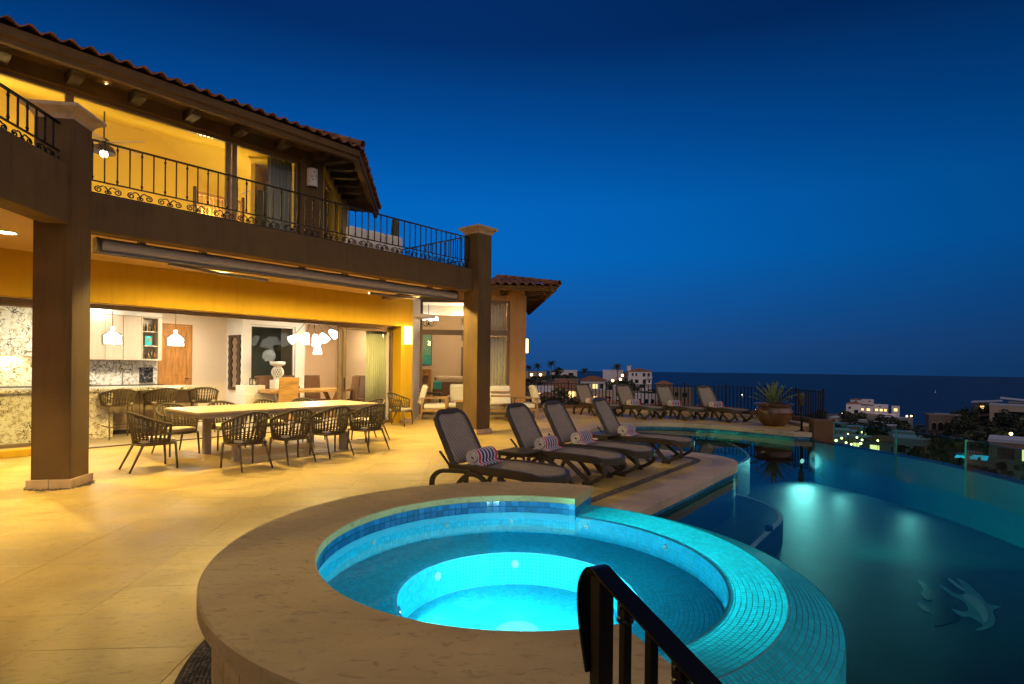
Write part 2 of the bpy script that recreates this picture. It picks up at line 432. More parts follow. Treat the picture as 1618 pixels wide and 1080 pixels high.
def stripes_mat():
    m = MT['towel_white'].copy(); m.name = 'towel_stripes'
    nt = m.node_tree; L = nt.links; b = nt.nodes['Principled BSDF']
    tc = nd(nt, 'TexCoord'); sp = nd(nt, 'SeparateXYZ'); L.new(tc.outputs['Object'], sp.inputs[0])
    mr = nd(nt, 'MapRange'); mr.inputs[1].default_value = -0.21; mr.inputs[2].default_value = 0.21
    L.new(sp.outputs['Y'], mr.inputs[0])
    cr = nd(nt, 'ValToRGB'); cr.color_ramp.interpolation = 'CONSTANT'
    seq = ['w', 'r', 'w', 'n', 'w', 'n', 'w', 'n', 'w', 'n', 'w', 'r']
    pos = [0.0, 0.05, 0.15, 0.21, 0.31, 0.37, 0.47, 0.53, 0.63, 0.69, 0.79, 0.85]
    cm = {'w': (0.66, 0.58, 0.60), 'r': (0.50, 0.020, 0.045), 'n': (0.025, 0.028, 0.13)}
    e = cr.color_ramp.elements
    while len(e) < len(seq):
        e.new(0.5)
    for i, x in enumerate(e):
        x.position = pos[i]; x.color = (*cm[seq[i]], 1)
    L.new(mr.outputs[0], cr.inputs[0])
    L.new(cr.outputs[0], b.inputs['Base Color'])
    MT['towel_stripes'] = m
stripes_mat()

def sling_mat():
    m = MT['lounger_sling']; nt = m.node_tree; L = nt.links; b = nt.nodes['Principled BSDF']
    tc = nd(nt, 'TexCoord')
    w1 = nd(nt, 'TexWave', wave_type='BANDS', bands_direction='X'); w1.inputs['Scale'].default_value = 40
    w2 = nd(nt, 'TexWave', wave_type='BANDS', bands_direction='Y'); w2.inputs['Scale'].default_value = 40
    L.new(tc.outputs['Object'], w1.inputs[0]); L.new(tc.outputs['Object'], w2.inputs[0])
    mu = nd(nt, 'Math', operation='MULTIPLY'); L.new(w1.outputs['Fac'], mu.inputs[0]); L.new(w2.outputs['Fac'], mu.inputs[1])
    w3 = nd(nt, 'TexWave', wave_type='BANDS', bands_direction='DIAGONAL'); w3.inputs['Scale'].default_value = 11; w3.inputs['Distortion'].default_value = 1.0; w3.inputs['Detail'].default_value = 3
    L.new(tc.outputs['Object'], w3.inputs[0])
    old = b.inputs['Base Color'].links[0].from_socket
    mm = nd(nt, 'Mix', data_type='RGBA'); mm.blend_type = 'MULTIPLY'; mm.inputs[0].default_value = 1.0
    mrr = nd(nt, 'MapRange'); mrr.inputs[3].default_value = 0.68; mrr.inputs[4].default_value = 1.12
    L.new(w3.outputs['Fac'], mrr.inputs[0]); L.new(old, mm.inputs[6]); L.new(mrr.outputs[0], mm.inputs[7]); L.new(mm.outputs[2], b.inputs['Base Color'])
    bp = nd(nt, 'Bump'); bp.inputs['Strength'].default_value = 0.8; bp.inputs['Distance'].default_value = 0.004
    L.new(mu.outputs[0], bp.inputs['Height']); L.new(bp.outputs[0], b.inputs['Normal'])
sling_mat()

# ------------------------------------------------------------------ mesh helpers
class MB:
    def __init__(self, M=None):
        self.v = []; self.f = []; self.mi = []; self.M = M; self.cur = 0
    def add(self, vs, fs):
        o = len(self.v)
        if self.M is not None:
            vs = [tuple(self.M @ Vector(p)) for p in vs]
        self.v += [tuple(p) for p in vs]
        for f in fs:
            self.f.append(tuple(i + o for i in f)); self.mi.append(self.cur)
        return self
    def box(self, x0, x1, y0, y1, z0, z1):
        return self.add([(x0, y0, z0), (x1, y0, z0), (x1, y1, z0), (x0, y1, z0), (x0, y0, z1), (x1, y0, z1), (x1, y1, z1), (x0, y1, z1)],
                        [(3, 2, 1, 0), (4, 5, 6, 7), (0, 1, 5, 4), (1, 2, 6, 5), (2, 3, 7, 6), (3, 0, 4, 7)])
    def obox(self, c, size, rz=0.0, rx=0.0, ry=0.0):
        R = Matrix.Translation(c) @ Matrix.Rotation(rz, 4, 'Z') @ Matrix.Rotation(ry, 4, 'Y') @ Matrix.Rotation(rx, 4, 'X')
        hx, hy, hz = size[0] / 2, size[1] / 2, size[2] / 2
        vs = [tuple(R @ Vector(p)) for p in ((-hx, -hy, -hz), (hx, -hy, -hz), (hx, hy, -hz), (-hx, hy, -hz), (-hx, -hy, hz), (hx, -hy, hz), (hx, hy, hz), (-hx, hy, hz))]
        return self.add(vs, [(3, 2, 1, 0), (4, 5, 6, 7), (0, 1, 5, 4), (1, 2, 6, 5), (2, 3, 7, 6), (3, 0, 4, 7)])
    def prism(self, poly, z0, z1):
        n = len(poly)
        vs = [(x, y, z0) for x, y in poly] + [(x, y, z1) for x, y in poly]
        fs = [tuple(range(n - 1, -1, -1)), tuple(range(n, 2 * n))] + [(i, (i + 1) % n, n + (i + 1) % n, n + i) for i in range(n)]
        return self.add(vs, fs)
    def tube(self, pts, r, n=8, closed=False, flat=1.0, up=None):
        pts = [Vector(p) for p in pts]
        m = len(pts)
        rr = r if isinstance(r, (list, tuple)) else [r] * m
        vs = []; fs = []
        prev = None
        for i, p in enumerate(pts):
            if closed:
                t = pts[(i + 1) % m] - pts[i - 1]
            else:
                t = pts[min(i + 1, m - 1)] - pts[max(i - 1, 0)]
            t = t.normalized() if t.length > 1e-9 else Vector((0, 0, 1))
            if up is not None:
                a = Vector(up) - t * t.dot(Vector(up))
                a.normalize()
            elif prev is None:
                a = Vector((0, 0, 1)) if abs(t.z) < 0.9 else Vector((1, 0, 0))
                a = (a - t * t.dot(a)).normalized()
            else:
                a = (prev - t * t.dot(prev)).normalized()
            prev = a
            b = t.cross(a)
            for k in range(n):
                th = 2 * pi * (k + 0.5) / n
                vs.append(p + (a * cos(th) * flat + b * sin(th)) * rr[i])
        for i in range(m if closed else m - 1):
            j = (i + 1) % m
            for k in range(n):
                k2 = (k + 1) % n
                fs.append((i * n + k, i * n + k2, j * n + k2, j * n + k))
        if not closed:
            fs.append(tuple(range(n - 1, -1, -1)))
            fs.append(tuple((m - 1) * n + k for k in range(n)))
        return self.add(vs, fs)
    def bar(self, pts, w, h, up=(0, 0, 1)):
        """rectangular section swept along pts: w across, h along up"""
        pts = [Vector(p) for p in pts]; m = len(pts); vs = []; fs = []
        for i, p in enumerate(pts):
            t = (pts[min(i + 1, m - 1)] - pts[max(i - 1, 0)]).normalized()
            u = Vector(up); u = (u - t * t.dot(u))
            u = u.normalized() if u.length > 1e-6 else Vector((1, 0, 0))
            s = t.cross(u)
            for a, b in ((-1, -1), (1, -1), (1, 1), (-1, 1)):
                vs.append(p + s * (a * w / 2) + u * (b * h / 2))
        for i in range(m - 1):
            for k in range(4):
                fs.append((i * 4 + k, i * 4 + (k + 1) % 4, i * 4 + 4 + (k + 1) % 4, i * 4 + 4 + k))
        fs.append((3, 2, 1, 0)); fs.append(tuple(4 * (m - 1) + k for k in range(4)))
        return self.add(vs, fs)
    def lathe(self, prof, n=24, c=(0, 0, 0), a0=0.0, a1=2 * pi):
        full = abs(a1 - a0 - 2 * pi) < 1e-6
        cols = n if full else n + 1
        vs = []; fs = []
        for r, z in prof:
            for k in range(cols):
                th = a0 + (a1 - a0) * k / n
                vs.append((c[0] + r * cos(th), c[1] + r * sin(th), c[2] + z))
        for i in range(len(prof) - 1):
            for k in range(n):
                k2 = (k + 1) % cols if full else k + 1
                fs.append((i * cols + k, i * cols + k2, (i + 1) * cols + k2, (i + 1) * cols + k))
        return self.add(vs, fs)
    def disc(self, c, r, n=24, nrm=(0, 0, 1)):
        q = Vector(nrm).to_track_quat('Z', 'Y')
        vs = [Vector(c) + q @ Vector((r * cos(2 * pi * k / n), r * sin(2 * pi * k / n), 0)) for k in range(n)]
        return self.add(vs, [tuple(range(n))])
    def sphere(self, c, r, nu=10, nv=6, sz=1.0):
        prof = [(max(1e-4, r * sin(pi * i / nv)), -r * sz * cos(pi * i / nv)) for i in range(nv + 1)]
        return self.lathe(prof, nu, c)
    def build(self, name, mats, parent=None, smooth=False, bevel=0.0, loc=None, rz=0.0, auto=None):
        me = bpy.data.meshes.new(name)
        me.from_pydata(self.v, [], self.f)
        if not isinstance(mats, (list, tuple)):
            mats = [mats]
        for m in mats:
            me.materials.append(MT[m] if isinstance(m, str) else m)
        if len(mats) > 1:
            me.polygons.foreach_set('material_index', self.mi)
        if smooth or auto:
            me.polygons.foreach_set('use_smooth', [True] * len(me.polygons))
            if auto:
                me.set_sharp_from_angle(angle=radians(auto))
        me.update()
        ob = bpy.data.objects.new(name, me)
        COL.objects.link(ob)
        if parent is not None:
            ob.parent = parent
        if loc is not None:
            ob.location = loc
        ob.rotation_euler = (0, 0, rz)
        if bevel > 0:
            bm = ob.modifiers.new('bevel', 'BEVEL')
            bm.width = bevel; bm.segments = 2; bm.limit_method = 'ANGLE'; bm.angle_limit = radians(40)
        return ob

def tag(o, label=None, cat=None, group=None, kind=None):
    if label: o['label'] = label
    if cat: o['category'] = cat
    if group: o['group'] = group
    if kind: o['kind'] = kind
    return o

def thing(name, label, cat, loc=(0, 0, 0), rz=0.0, group=None, scale=None):
    o = bpy.data.objects.new(name, None)
    COL.objects.link(o)
    o.empty_display_size = 0.2
    o.location = loc
    o.rotation_euler = (0, 0, rz)
    if scale: o.scale = (scale,) * 3
    return tag(o, label, cat, group)

def dup(root, loc, rz, label=None, scale=None):
    r = root.copy(); COL.objects.link(r)
    r.location = loc; r.rotation_euler = (0, 0, rz)
    if scale: r.scale = (scale,) * 3
    if label: r['label'] = label
    def rec(src, dst):
        for ch in list(src.children):
            c = ch.copy(); COL.objects.link(c); c.parent = dst
            rec(ch, c)
    rec(root, r)
    return r

def inst(src, name, parent, M):
    """another object on the same mesh, placed by a matrix in the parent's frame"""
    o = src.copy()
    o.name = name
    COL.objects.link(o)
    o.parent = parent
    o.matrix_local = M
    return o

def lamp(name, kind, loc, power, col, parent=None, size=0.1, target=None, spot=None, blend=0.5):
    d = bpy.data.lights.new(name, kind)
    d.energy = power; d.color = col
    if kind in ('POINT', 'SPOT'): d.shadow_soft_size = size
    if kind == 'AREA': d.size = size
    if kind == 'SPOT' and spot:
        d.spot_size = radians(spot); d.spot_blend = blend
    o = bpy.data.objects.new(name, d)
    COL.objects.link(o)
    o.location = loc
    if target is not None:
        o.rotation_euler = (Vector(target) - Vector(loc)).to_track_quat('-Z', 'Y').to_euler()
    if parent is not None:
        o.parent = parent
    return o

def catmull(pts, k=6, closed=False):
    P = [Vector(p) for p in pts]
    out = []
    n = len(P)
    rng = n if closed else n - 1
    for i in range(rng):
        p0 = P[i - 1] if (i > 0 or closed) else P[0]
        p1 = P[i]; p2 = P[(i + 1) % n]
        p3 = P[(i + 2) % n] if (i + 2 < n or closed) else P[-1]
        for j in range(k):
            t = j / k
            out.append(0.5 * ((2 * p1) + (p2 - p0) * t + (2 * p0 - 5 * p1 + 4 * p2 - p3) * t * t + (3 * p1 - p0 - 3 * p2 + p3) * t * t * t))
    if not closed:
        out.append(P[-1])
    return out

def clip_convex(poly, conv):
    """keep the part of poly inside the convex ccw polygon conv"""
    out = poly
    for i in range(len(conv)):
        ax, ay = conv[i]; bx, by = conv[(i + 1) % len(conv)]
        ex, ey = bx - ax, by - ay
        inp = out; out = []
        if not inp: return []
        for j in range(len(inp)):
            px, py = inp[j]; qx, qy = inp[(j + 1) % len(inp)]
            dp = ex * (py - ay) - ey * (px - ax); dq = ex * (qy - ay) - ey * (qx - ax)
            if dp >= 0: out.append((px, py))
            if dp * dq < 0:
                t = dp / (dp - dq)
                out.append((px + (qx - px) * t, py + (qy - py) * t))
    return out

def area(p):
    return 0.5 * sum(p[i][0] * p[(i + 1) % len(p)][1] - p[(i + 1) % len(p)][0] * p[i][1] for i in range(len(p)))

def offset_line(pts, dist):
    """offset an open polyline to its left by dist"""
    out = []
    n = len(pts)
    for i in range(n):
        a = pts[max(i - 1, 0)]; b = pts[min(i + 1, n - 1)]
        tx, ty = b[0] - a[0], b[1] - a[1]
        l = hypot(tx, ty) or 1
        out.append((pts[i][0] - ty / l * dist, pts[i][1] + tx / l * dist))
    return out

# ================================================================== SETTING: terrain and sea
def smooth(a, b, x):
    t = max(0.0, min(1.0, (x - a) / (b - a)))
    return t * t * (3 - 2 * t)

def lerp_tab(tab, x):
    if x <= tab[0][0]: return tab[0][1]
    for (x0, y0), (x1, y1) in zip(tab, tab[1:]):
        if x <= x1:
            return y0 + (y1 - y0) * (x - x0) / (x1 - x0)
    return tab[-1][1]

T_MID = [(0, -3.6), (24, -4.5), (40, -8), (90, -13), (150, -18.5), (220, -24), (300, -29), (430, -38), (500, -40.5), (560, -42.5), (700, -46.5), (745, -46.5), (790, -64), (1600, -80)]
T_SEA = [(0, -3.6), (24, -4.5), (40, -8), (90, -14), (150, -19), (300, -30), (430, -43), (520, -64), (1600, -80)]
T_LFT = [(0, -3.6), (24, -3.8), (60, -6), (130, -8), (180, -3.6), (205, -2.6), (244, -9), (295, -7.6), (420, -20), (600, -40), (760, -64), (1600, -80)]
T_RGT = [(0, -3.6), (24, -7), (60, -9), (82, -8.6), (120, -13), (172, -11.6), (205, -10), (250, -22), (320, -38), (420, -55), (500, -64), (1600, -80)]

T_LF2 = [(0, -3.6), (24, -4.2), (60, -8), (130, -13), (200, -15.6), (243, -15.4), (262, -10), (295, -7.6), (420, -20), (600, -40), (760, -64), (1600, -80)]

def bumpy(x, y):
    return sin(x * 0.043 + 1.3) * cos(y * 0.037 + 0.4) + 0.5 * sin(x * 0.11 + y * 0.07) + 0.3 * sin(x * 0.31 - y * 0.23)

def ground_z(x, y):
    r = hypot(x, y)
    az = math.degrees(atan2(x, y))
    wl = 1 - smooth(12.5, 20, az)
    wr = smooth(35.5, 39.5, az)
    wp = smooth(25.5, 29.5, az) * (1 - smooth(34.5, 37, az))
    zm = lerp_tab(T_MID, r) * wp + lerp_tab(T_SEA, r) * (1 - wp)
    z = zm * (1 - wl) * (1 - wr) + (lerp_tab(T_LFT, r) * (1 - smooth(6.5, 9.0, az)) + lerp_tab(T_LF2, r) * smooth(6.5, 9.0, az)) * wl + lerp_tab(T_RGT, r) * wr
    return z + bumpy(x, y) * min(1.2, max(0, (r - 24) * 0.02))

def make_terrain():
    m = MB()
    rs = [9.5, 16, 22, 26, 30, 36, 44, 54, 66, 80, 96, 115, 135, 160, 190, 225, 265, 310, 360, 420, 490, 560, 620, 700, 800, 1000, 1400]
    azs = [-70 + i * 2.5 for i in range(24)] + [-10 + i * 0.75 for i in range(94)] + [62 + i * 3 for i in range(24)]
    for r in rs:
        for a in azs:
            x, y = r * sin(radians(a)), r * cos(radians(a))
            m.v.append((x, y, ground_z(x, y)))
    n = len(azs)
    for i in range(len(rs) - 1):
        for k in range(n - 1):
            m.f.append((i * n + k, i * n + k + 1, (i + 1) * n + k + 1, (i + 1) * n + k)[::-1]); m.mi.append(0)
    return tag(m.build('hillside', 'earth', smooth=True), kind='structure')
make_terrain()

sea = MB()
sea.lathe([(60, -60), (400, -60), (1500, -60), (8100, -60)], 96)
tag(sea.build('sea', 'sea'), kind='structure')

# ================================================================== TERRACE, POOL
WZ = -0.17                                    # pool water level
EDGE = [(0.40, 4.75), (1.00, 5.62), (1.592, 6.457), (2.17, 7.19), (2.83, 8.06), (3.30, 8.67), (3.63, 9.09), (3.80, 9.42), (3.86, 9.76), (3.77, 10.14),
        (3.55, 10.42), (3.2, 10.64), (2.8, 10.87), (2.4, 11.22), (2.05, 11.8), (1.85, 12.6), (1.85, 13.5), (2.05, 14.3), (2.45, 15.05), (2.95, 15.65),
        (3.6, 16.08), (4.4, 16.18), (5.27, 15.92), (6.28, 15.12), (7.16, 14.08)]
EDGE = [(p.x, p.y) for p in catmull([(x, y, 0) for x, y in EDGE], 3)]
WEIR = [(7.62, 13.75), (7.95, 12.9), (8.2, 11.9), (8.36, 10.9), (8.38, 10.1), (8.30, 9.0), (8.0, 7.5), (7.4, 5.8), (6.5, 4.2), (5.2, 2.8), (3.6, 2.0), (2.2, 1.75)]
WEIR = [(p.x, p.y) for p in catmull([(x, y, 0) for x, y in WEIR], 4)]
TUB = (0.05, 3.37)

pool_poly = EDGE + [(7.5, 14.0)] + WEIR + [(1.0, 2.4)]
FLOOR_Z = -1.2
basin = MB()
n = len(pool_poly)
basin.cur = 0
basin.add([(x, y, FLOOR_Z) for x, y in pool_poly], [tuple(range(n - 1, -1, -1))])
basin.cur = 1
vs = [(x, y, FLOOR_Z) for x, y in pool_poly] + [(x, y, -0.10 if i < len(EDGE) + 1 else WZ - 0.006) for i, (x, y) in enumerate(pool_poly)]
basin.add(vs, [(i, (i + 1) % n, n + (i + 1) % n, n + i) for i in range(n)])
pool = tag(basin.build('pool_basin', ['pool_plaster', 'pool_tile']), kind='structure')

wat = MB(); wat.add([(x, y, WZ) for x, y in pool_poly], [tuple(range(n - 1, -1, -1))])
tag(wat.build('pool_water', 'water'), kind='structure')

# shallow shelf in the inlet and bench round the peninsula
shelf_edge = [(p.x, p.y) for p in catmull([(5.95, 15.35, 0), (5.8, 14.0, 0), (5.45, 12.7, 0), (4.8, 11.75, 0), (4.2, 11.2, 0), (3.6, 10.45, 0)], 5)]
i_tip = min(range(len(EDGE)), key=lambda i: hypot(EDGE[i][0] - 3.6, EDGE[i][1] - 10.4))
i_far = min(range(len(EDGE)), key=lambda i: hypot(EDGE[i][0] - 5.95, EDGE[i][1] - 15.4))
sp = EDGE[i_tip:i_far + 1] + shelf_edge
s = MB(); s.prism(sp if area(sp) > 0 else sp[::-1], FLOOR_Z - 0.05, -0.42)
s.build('shelf', 'pool_plaster', pool)
bench_edge = offset_line(EDGE[3:i_tip], -0.72)
bp_ = EDGE[3:i_tip] + bench_edge[::-1]
s = MB(); s.prism(bp_ if area(bp_) > 0 else bp_[::-1], FLOOR_Z - 0.05, -0.80)
s.build('bench', 'pool_plaster', pool)
def ribbon(line, w, z, name, mat, parent, both=0.0):
    a = offset_line(line, both); b = offset_line(line, both + w)
    m = MB(); k = len(line)
    m.add([(x, y, z) for x, y in a] + [(x, y, z) for x, y in b], [(i, i + 1, k + i + 1, k + i) for i in range(k - 1)])
    m.f = [f if area([(m.v[q][0], m.v[q][1]) for q in f]) > 0 else f[::-1] for f in m.f]
    return m.build(name, mat, parent)
ribbon(bench_edge, 0.07, -0.794, 'edge_tile_line', 'step_tile', pool)
ribbon(shelf_edge, -0.07, -0.415, 'edge_tile_line', 'step_tile', pool)
ribbon(offset_line(EDGE[i_far - 26:-1], -0.10), -0.05, -0.30, 'edge_tile_line', 'step_tile', pool)
# waterline tiles: two rows of small tiles under the coping, joined
wl_t = MB()
acc = 0.0
for (x0, y0), (x1, y1) in zip(EDGE[2:], EDGE[3:] + [(7.52, 14.0)]):
    L = hypot(x1 - x0, y1 - y0); tx, ty = (x1 - x0) / L, (y1 - y0) / L
    k = max(1, int(round(L / 0.056)))
    for q in range(k):
        a0, a1 = (q + 0.06) / k, (q + 0.94) / k
        for zz in (-0.165, -0.112):
            p0 = (x0 + (x1 - x0) * a0, y0 + (y1 - y0) * a0); p1 = (x0 + (x1 - x0) * a1, y0 + (y1 - y0) * a1)
            o = 0.006
            nx_, ny_ = ty * o, -tx * o
            wl_t.add([(p0[0], p0[1], zz), (p1[0], p1[1], zz), (p1[0], p1[1], zz + 0.048), (p0[0], p0[1], zz + 0.048),
                      (p0[0] + nx_, p0[1] + ny_, zz), (p1[0] + nx_, p1[1] + ny_, zz), (p1[0] + nx_, p1[1] + ny_, zz + 0.048), (p0[0] + nx_, p0[1] + ny_, zz + 0.048)],
                     [(4, 5, 6, 7), (0, 1, 5, 4), (3, 7, 6, 2), (0, 4, 7, 3), (1, 2, 6, 5)])
tag(wl_t.build('waterline_tiles', 'band_tile', pool), kind='stuff')

# coping stones along the pool edge
cop_line = EDGE[1:]
inner = offset_line(cop_line, 0.36)
i = 0
while i < len(cop_line) - 1:
    j = i; L = 0
    while j < len(cop_line) - 1 and L < 0.62:
        L += hypot(cop_line[j + 1][0] - cop_line[j][0], cop_line[j + 1][1] - cop_line[j][1]); j += 1
    a = cop_line[i:j + 1]; b = inner[i:j + 1]
    # the lip overhangs the water a little; a 3 mm joint is left at each end
    def shr(pts):
        pts = list(pts)
        (x0, y0), (x1, y1) = pts[0], pts[1]
        l = hypot(x1 - x0, y1 - y0); pts[0] = (x0 + (x1 - x0) / l * 0.003, y0 + (y1 - y0) / l * 0.003)
        (x0, y0), (x1, y1) = pts[-1], pts[-2]
        l = hypot(x1 - x0, y1 - y0); pts[-1] = (x0 + (x1 - x0) / l * 0.003, y0 + (y1 - y0) / l * 0.003)
        return pts
    a = shr(offset_line(a, -0.035)); b = shr(b)
    poly = a + b[::-1]
    if area(poly) < 0: poly = poly[::-1]
    m = MB(); m.prism(poly, -0.112, 0.006)
    m.build('coping_stone', 'light_coping', pool, bevel=0.008)
    i = j
m = MB(); m.prism([(7.13, 14.06), (7.55, 13.97), (7.62, 14.36), (7.32, 14.36)], -0.112, 0.006)
m.build('coping_stone', 'light_coping', pool, bevel=0.008)

# pool lamps: fixtures on the walls, and their light
def pool_light(p, d, power, spot, col, r=0.11, soft=0.08):
    dv = Vector(d).normalized()
    Mq = Matrix.Translation(p) @ dv.to_track_quat('Z', 'Y').to_matrix().to_4x4()
    f = MB(Mq); f.lathe([(0.0005, -0.05), (r * 1.15, -0.05), (r * 1.2, 0.012), (r, 0.012), (r, -0.01)], 20)
    hs_ = f.build('lamp_housing', 'pool_tile', pool, auto=40)
    f = MB(Mq); f.disc((0, 0, -0.008), r, 20); f.build('lens', 'pool_lamp', hs_)
    lamp('underwater_light', 'SPOT', Vector(p) + dv * 0.05, power, col, pool, soft, Vector(p) + dv * 3, spot, 0.6)
TEAL = (0.25, 1.0, 0.86)
pool_light((7.28, 13.93, -0.70), (0.10, -1.0, -0.08), 130, 165, TEAL, 0.06, 0.3)
pool_light((7.86, 12.95, -0.70), (-0.55, -0.85, -0.08), 75, 165, TEAL, 0.05, 0.3)
pool_light((8.26, 11.2, -0.70), (-0.95, -0.3, -0.08), 45, 165, TEAL, 0.05, 0.3)
pool_light((1.98, 13.2, -0.235), (1.0, 0.12, -0.05), 150, 150, (0.10, 1.0, 0.55), 0.04)
pool_light((3.62, 7.77, -0.62), (0.93, 0.34, 0.04), 800, 50, (0.10, 1.0, 0.60), 0.04)
pool_light((1.82, 4.3, -0.55), (0.92, 0.52, 0.05), 260, 36, (0.10, 1.0, 0.62), 0.04)

# dolphin mosaic set flat into the pool floor
def flat_shape(pts, z, name, mat, parent, M):
    m = MB(M); cc = [(p.x, p.y) for p in catmull([(x, y, 0) for x, y in pts], 5, True)]
    if area(cc) < 0: cc = cc[::-1]
    m.prism(cc, z, z + 0.006)
    return m.build(name, mat, parent)
dol = thing('dolphin_mosaic', 'pale and dark dolphin mosaic set into the dark pool floor', 'mosaic')
def inlay(pts, z, name, mat, parent, k=3):
    cc = [(p.x, p.y) for p in catmull([(x, y, 0) for x, y in pts], k, True)]
    if area(cc) < 0: cc = cc[::-1]
    m = MB(); m.prism(cc, FLOOR_Z + z, FLOOR_Z + z + 0.006)
    return m.build(name, mat, parent)
DARK = [(5.42, 7.41), (5.46, 7.33), (5.37, 7.11), (5.42, 7.07), (5.66, 7.33), (5.9, 7.7), (5.88, 7.54), (5.76, 7.29), (5.63, 6.97), (5.42, 6.84), (5.32, 6.55), (5.07, 6.27), (4.89, 6.17), (4.65, 6.09), (4.84, 6.38), (4.81, 6.48), (4.91, 6.7), (4.94, 6.54), (5.13, 6.76), (5.07, 6.79), (5.15, 6.98), (5.28, 7.11)]
PALE = [(5.58, 7.25), (5.62, 7.18), (5.58, 6.97), (5.7, 6.98), (5.86, 7.21), (6.01, 7.5), (6.02, 7.34), (5.91, 7.05), (5.82, 6.85), (5.73, 6.66), (5.83, 6.6), (5.64, 6.5), (5.48, 6.28), (5.28, 6.09), (5.07, 5.99), (5.04, 6.02), (5.19, 6.1), (5.24, 6.25), (5.23, 6.34), (5.14, 6.34), (5.18, 6.53), (5.25, 6.46), (5.36, 6.5), (5.49, 6.73), (5.49, 6.94)]
BELLY = [(5.63, 6.92), (5.74, 6.92), (5.71, 6.77), (5.6, 6.55), (5.43, 6.31), (5.27, 6.17), (5.37, 6.34), (5.48, 6.55), (5.53, 6.73)]
inlay(DARK, 0.002, 'shadow_inlay', 'dolphin_dark', dol)
inlay(PALE, 0.004, 'dolphin_inlay', 'dolphin_blue', dol)
inlay(BELLY, 0.011, 'belly_inlay', 'dolphin_pale', dol)
inlay([(x - 0.06, y + 0.12) for x, y in [(5.90, 7.30), (5.96, 7.34), (5.90, 7.12), (5.84, 6.95), (5.80, 6.98)]], 0.011, 'fin_inlay', 'dolphin_pale', dol)

# ---- terrace floor
OUT = [(7.5, 14.4), (8.2, 14.45), (8.75, 15.2), (8.75, 16.9), (8.25, 18.4), (7.3, 19.5), (3.5, 20.7), (0.4, 20.9), (0.48, 18.34), (-3.0, 18.1)]
OUT += [H(s_, 3.45)[:2] for s_ in (8.12, -8.0)] + [(-10.5, 2.0), (-6.5, -1.5), (1.2, -1.5), (1.5, 1.2), (1.35, 2.1)]
deck_poly = EDGE + OUT
m = MB(); m.add([(x, y, -0.028) for x, y in deck_poly], [tuple(range(len(deck_poly)))])
if area(deck_poly) < 0: m.f = [f[::-1] for f in m.f]
deck = tag(m.build('terrace_floor', 'grout'), kind='structure')
tile_poly = offset_line(EDGE, 0.365) + OUT
TA = radians(4.5); tw, th_ = 0.90, 0.45
ca, sa = cos(TA), sin(TA)
def tg(u, v): return (u * ca - v * sa - 0.62, u * sa + v * ca + 0.075)
cells = []
for iu in range(-14, 14):
    for iv in range(-3, 52):
        g = 0.0009
        q = [tg(iu * tw + g, iv * th_ + g), tg(iu * tw + tw - g, iv * th_ + g), tg(iu * tw + tw - g, iv * th_ + th_ - g), tg(iu * tw + g, iv * th_ + th_ - g)]
        cx, cyy = sum(p[0] for p in q) / 4, sum(p[1] for p in q) / 4
        if cyy < 1.2 or abs(cx) > cyy * 1.15 + 1.5: continue
        if all(hypot(p[0] - TUB[0], p[1] - TUB[1]) < 1.66 for p in q): continue
        c = clip_convex(tile_poly, q)
        if len(c) < 3 or abs(area(c)) < 0.004: continue
        cells.append((hypot(cx, cyy), c, q))
cells.sort(key=lambda t: t[0])
def tile_mesh(mb, c, z0=-0.026, z1=0.0):
    if area(c) < 0: c = c[::-1]
    # drop near-duplicate points
    d = []
    for p in c:
        if not d or hypot(p[0] - d[-1][0], p[1] - d[-1][1]) > 0.004: d.append(p)
    if len(d) > 2 and hypot(d[0][0] - d[-1][0], d[0][1] - d[-1][1]) <= 0.004: d.pop()
    if len(d) < 3: return
    c = d; k = len(c)
    cx, cyy = sum(p[0] for p in c) / k, sum(p[1] for p in c) / k
    ins = [(x + (cx - x) / max(0.05, hypot(cx - x, cyy - y)) * 0.0035, y + (cyy - y) / max(0.05, hypot(cx - x, cyy - y)) * 0.0035) for x, y in c]
    vs = [(x, y, z0) for x, y in c] + [(x, y, z1 - 0.0012) for x, y in c] + [(x, y, z1) for x, y in ins]
    fs = [(i, (i + 1) % k, k + (i + 1) % k, k + i) for i in range(k)] + [(k + i, k + (i + 1) % k, 2 * k + (i + 1) % k, 2 * k + i) for i in range(k)] + [tuple(2 * k + i for i in range(k))]
    mb.add(vs, fs)
rest = MB()
for idx, (dist, c, q) in enumerate(cells):
    if idx < 296:
        m = MB(); tile_mesh(m, c)
        if m.f:
            # faint unevenness: each stone sits a hair higher or lower than the next
            m.build('floor_tile', 'travertine', deck, loc=(0, 0, random.uniform(-0.0008, 0.0008)))
    else:
        tile_mesh(rest, c)
tag(rest.build('floor_tiles', 'travertine', deck), kind='stuff')

# pebbles
def pebble(mb, x, y, z, a, b, h, rot):
    c_, s_ = cos(rot), sin(rot)
    P = [(a, 0, 0), (a * .6, b * .8, 0), (-a * .6, b * .8, 0), (-a, 0, 0), (-a * .6, -b * .8, 0), (a * .6, -b * .8, 0)]
    vs = [(x + px * c_ - py * s_, y + px * s_ + py * c_, z) for px, py, _ in P]
    vs += [(x + (px * c_ - py * s_) * .62, y + (px * s_ + py * c_) * .62, z + h * .8) for px, py, _ in P] + [(x, y, z + h)]
    mb.add(vs, [(i, (i + 1) % 6, 6 + (i + 1) % 6, 6 + i) for i in range(6)] + [(6 + i, 6 + (i + 1) % 6, 12) for i in range(6)])

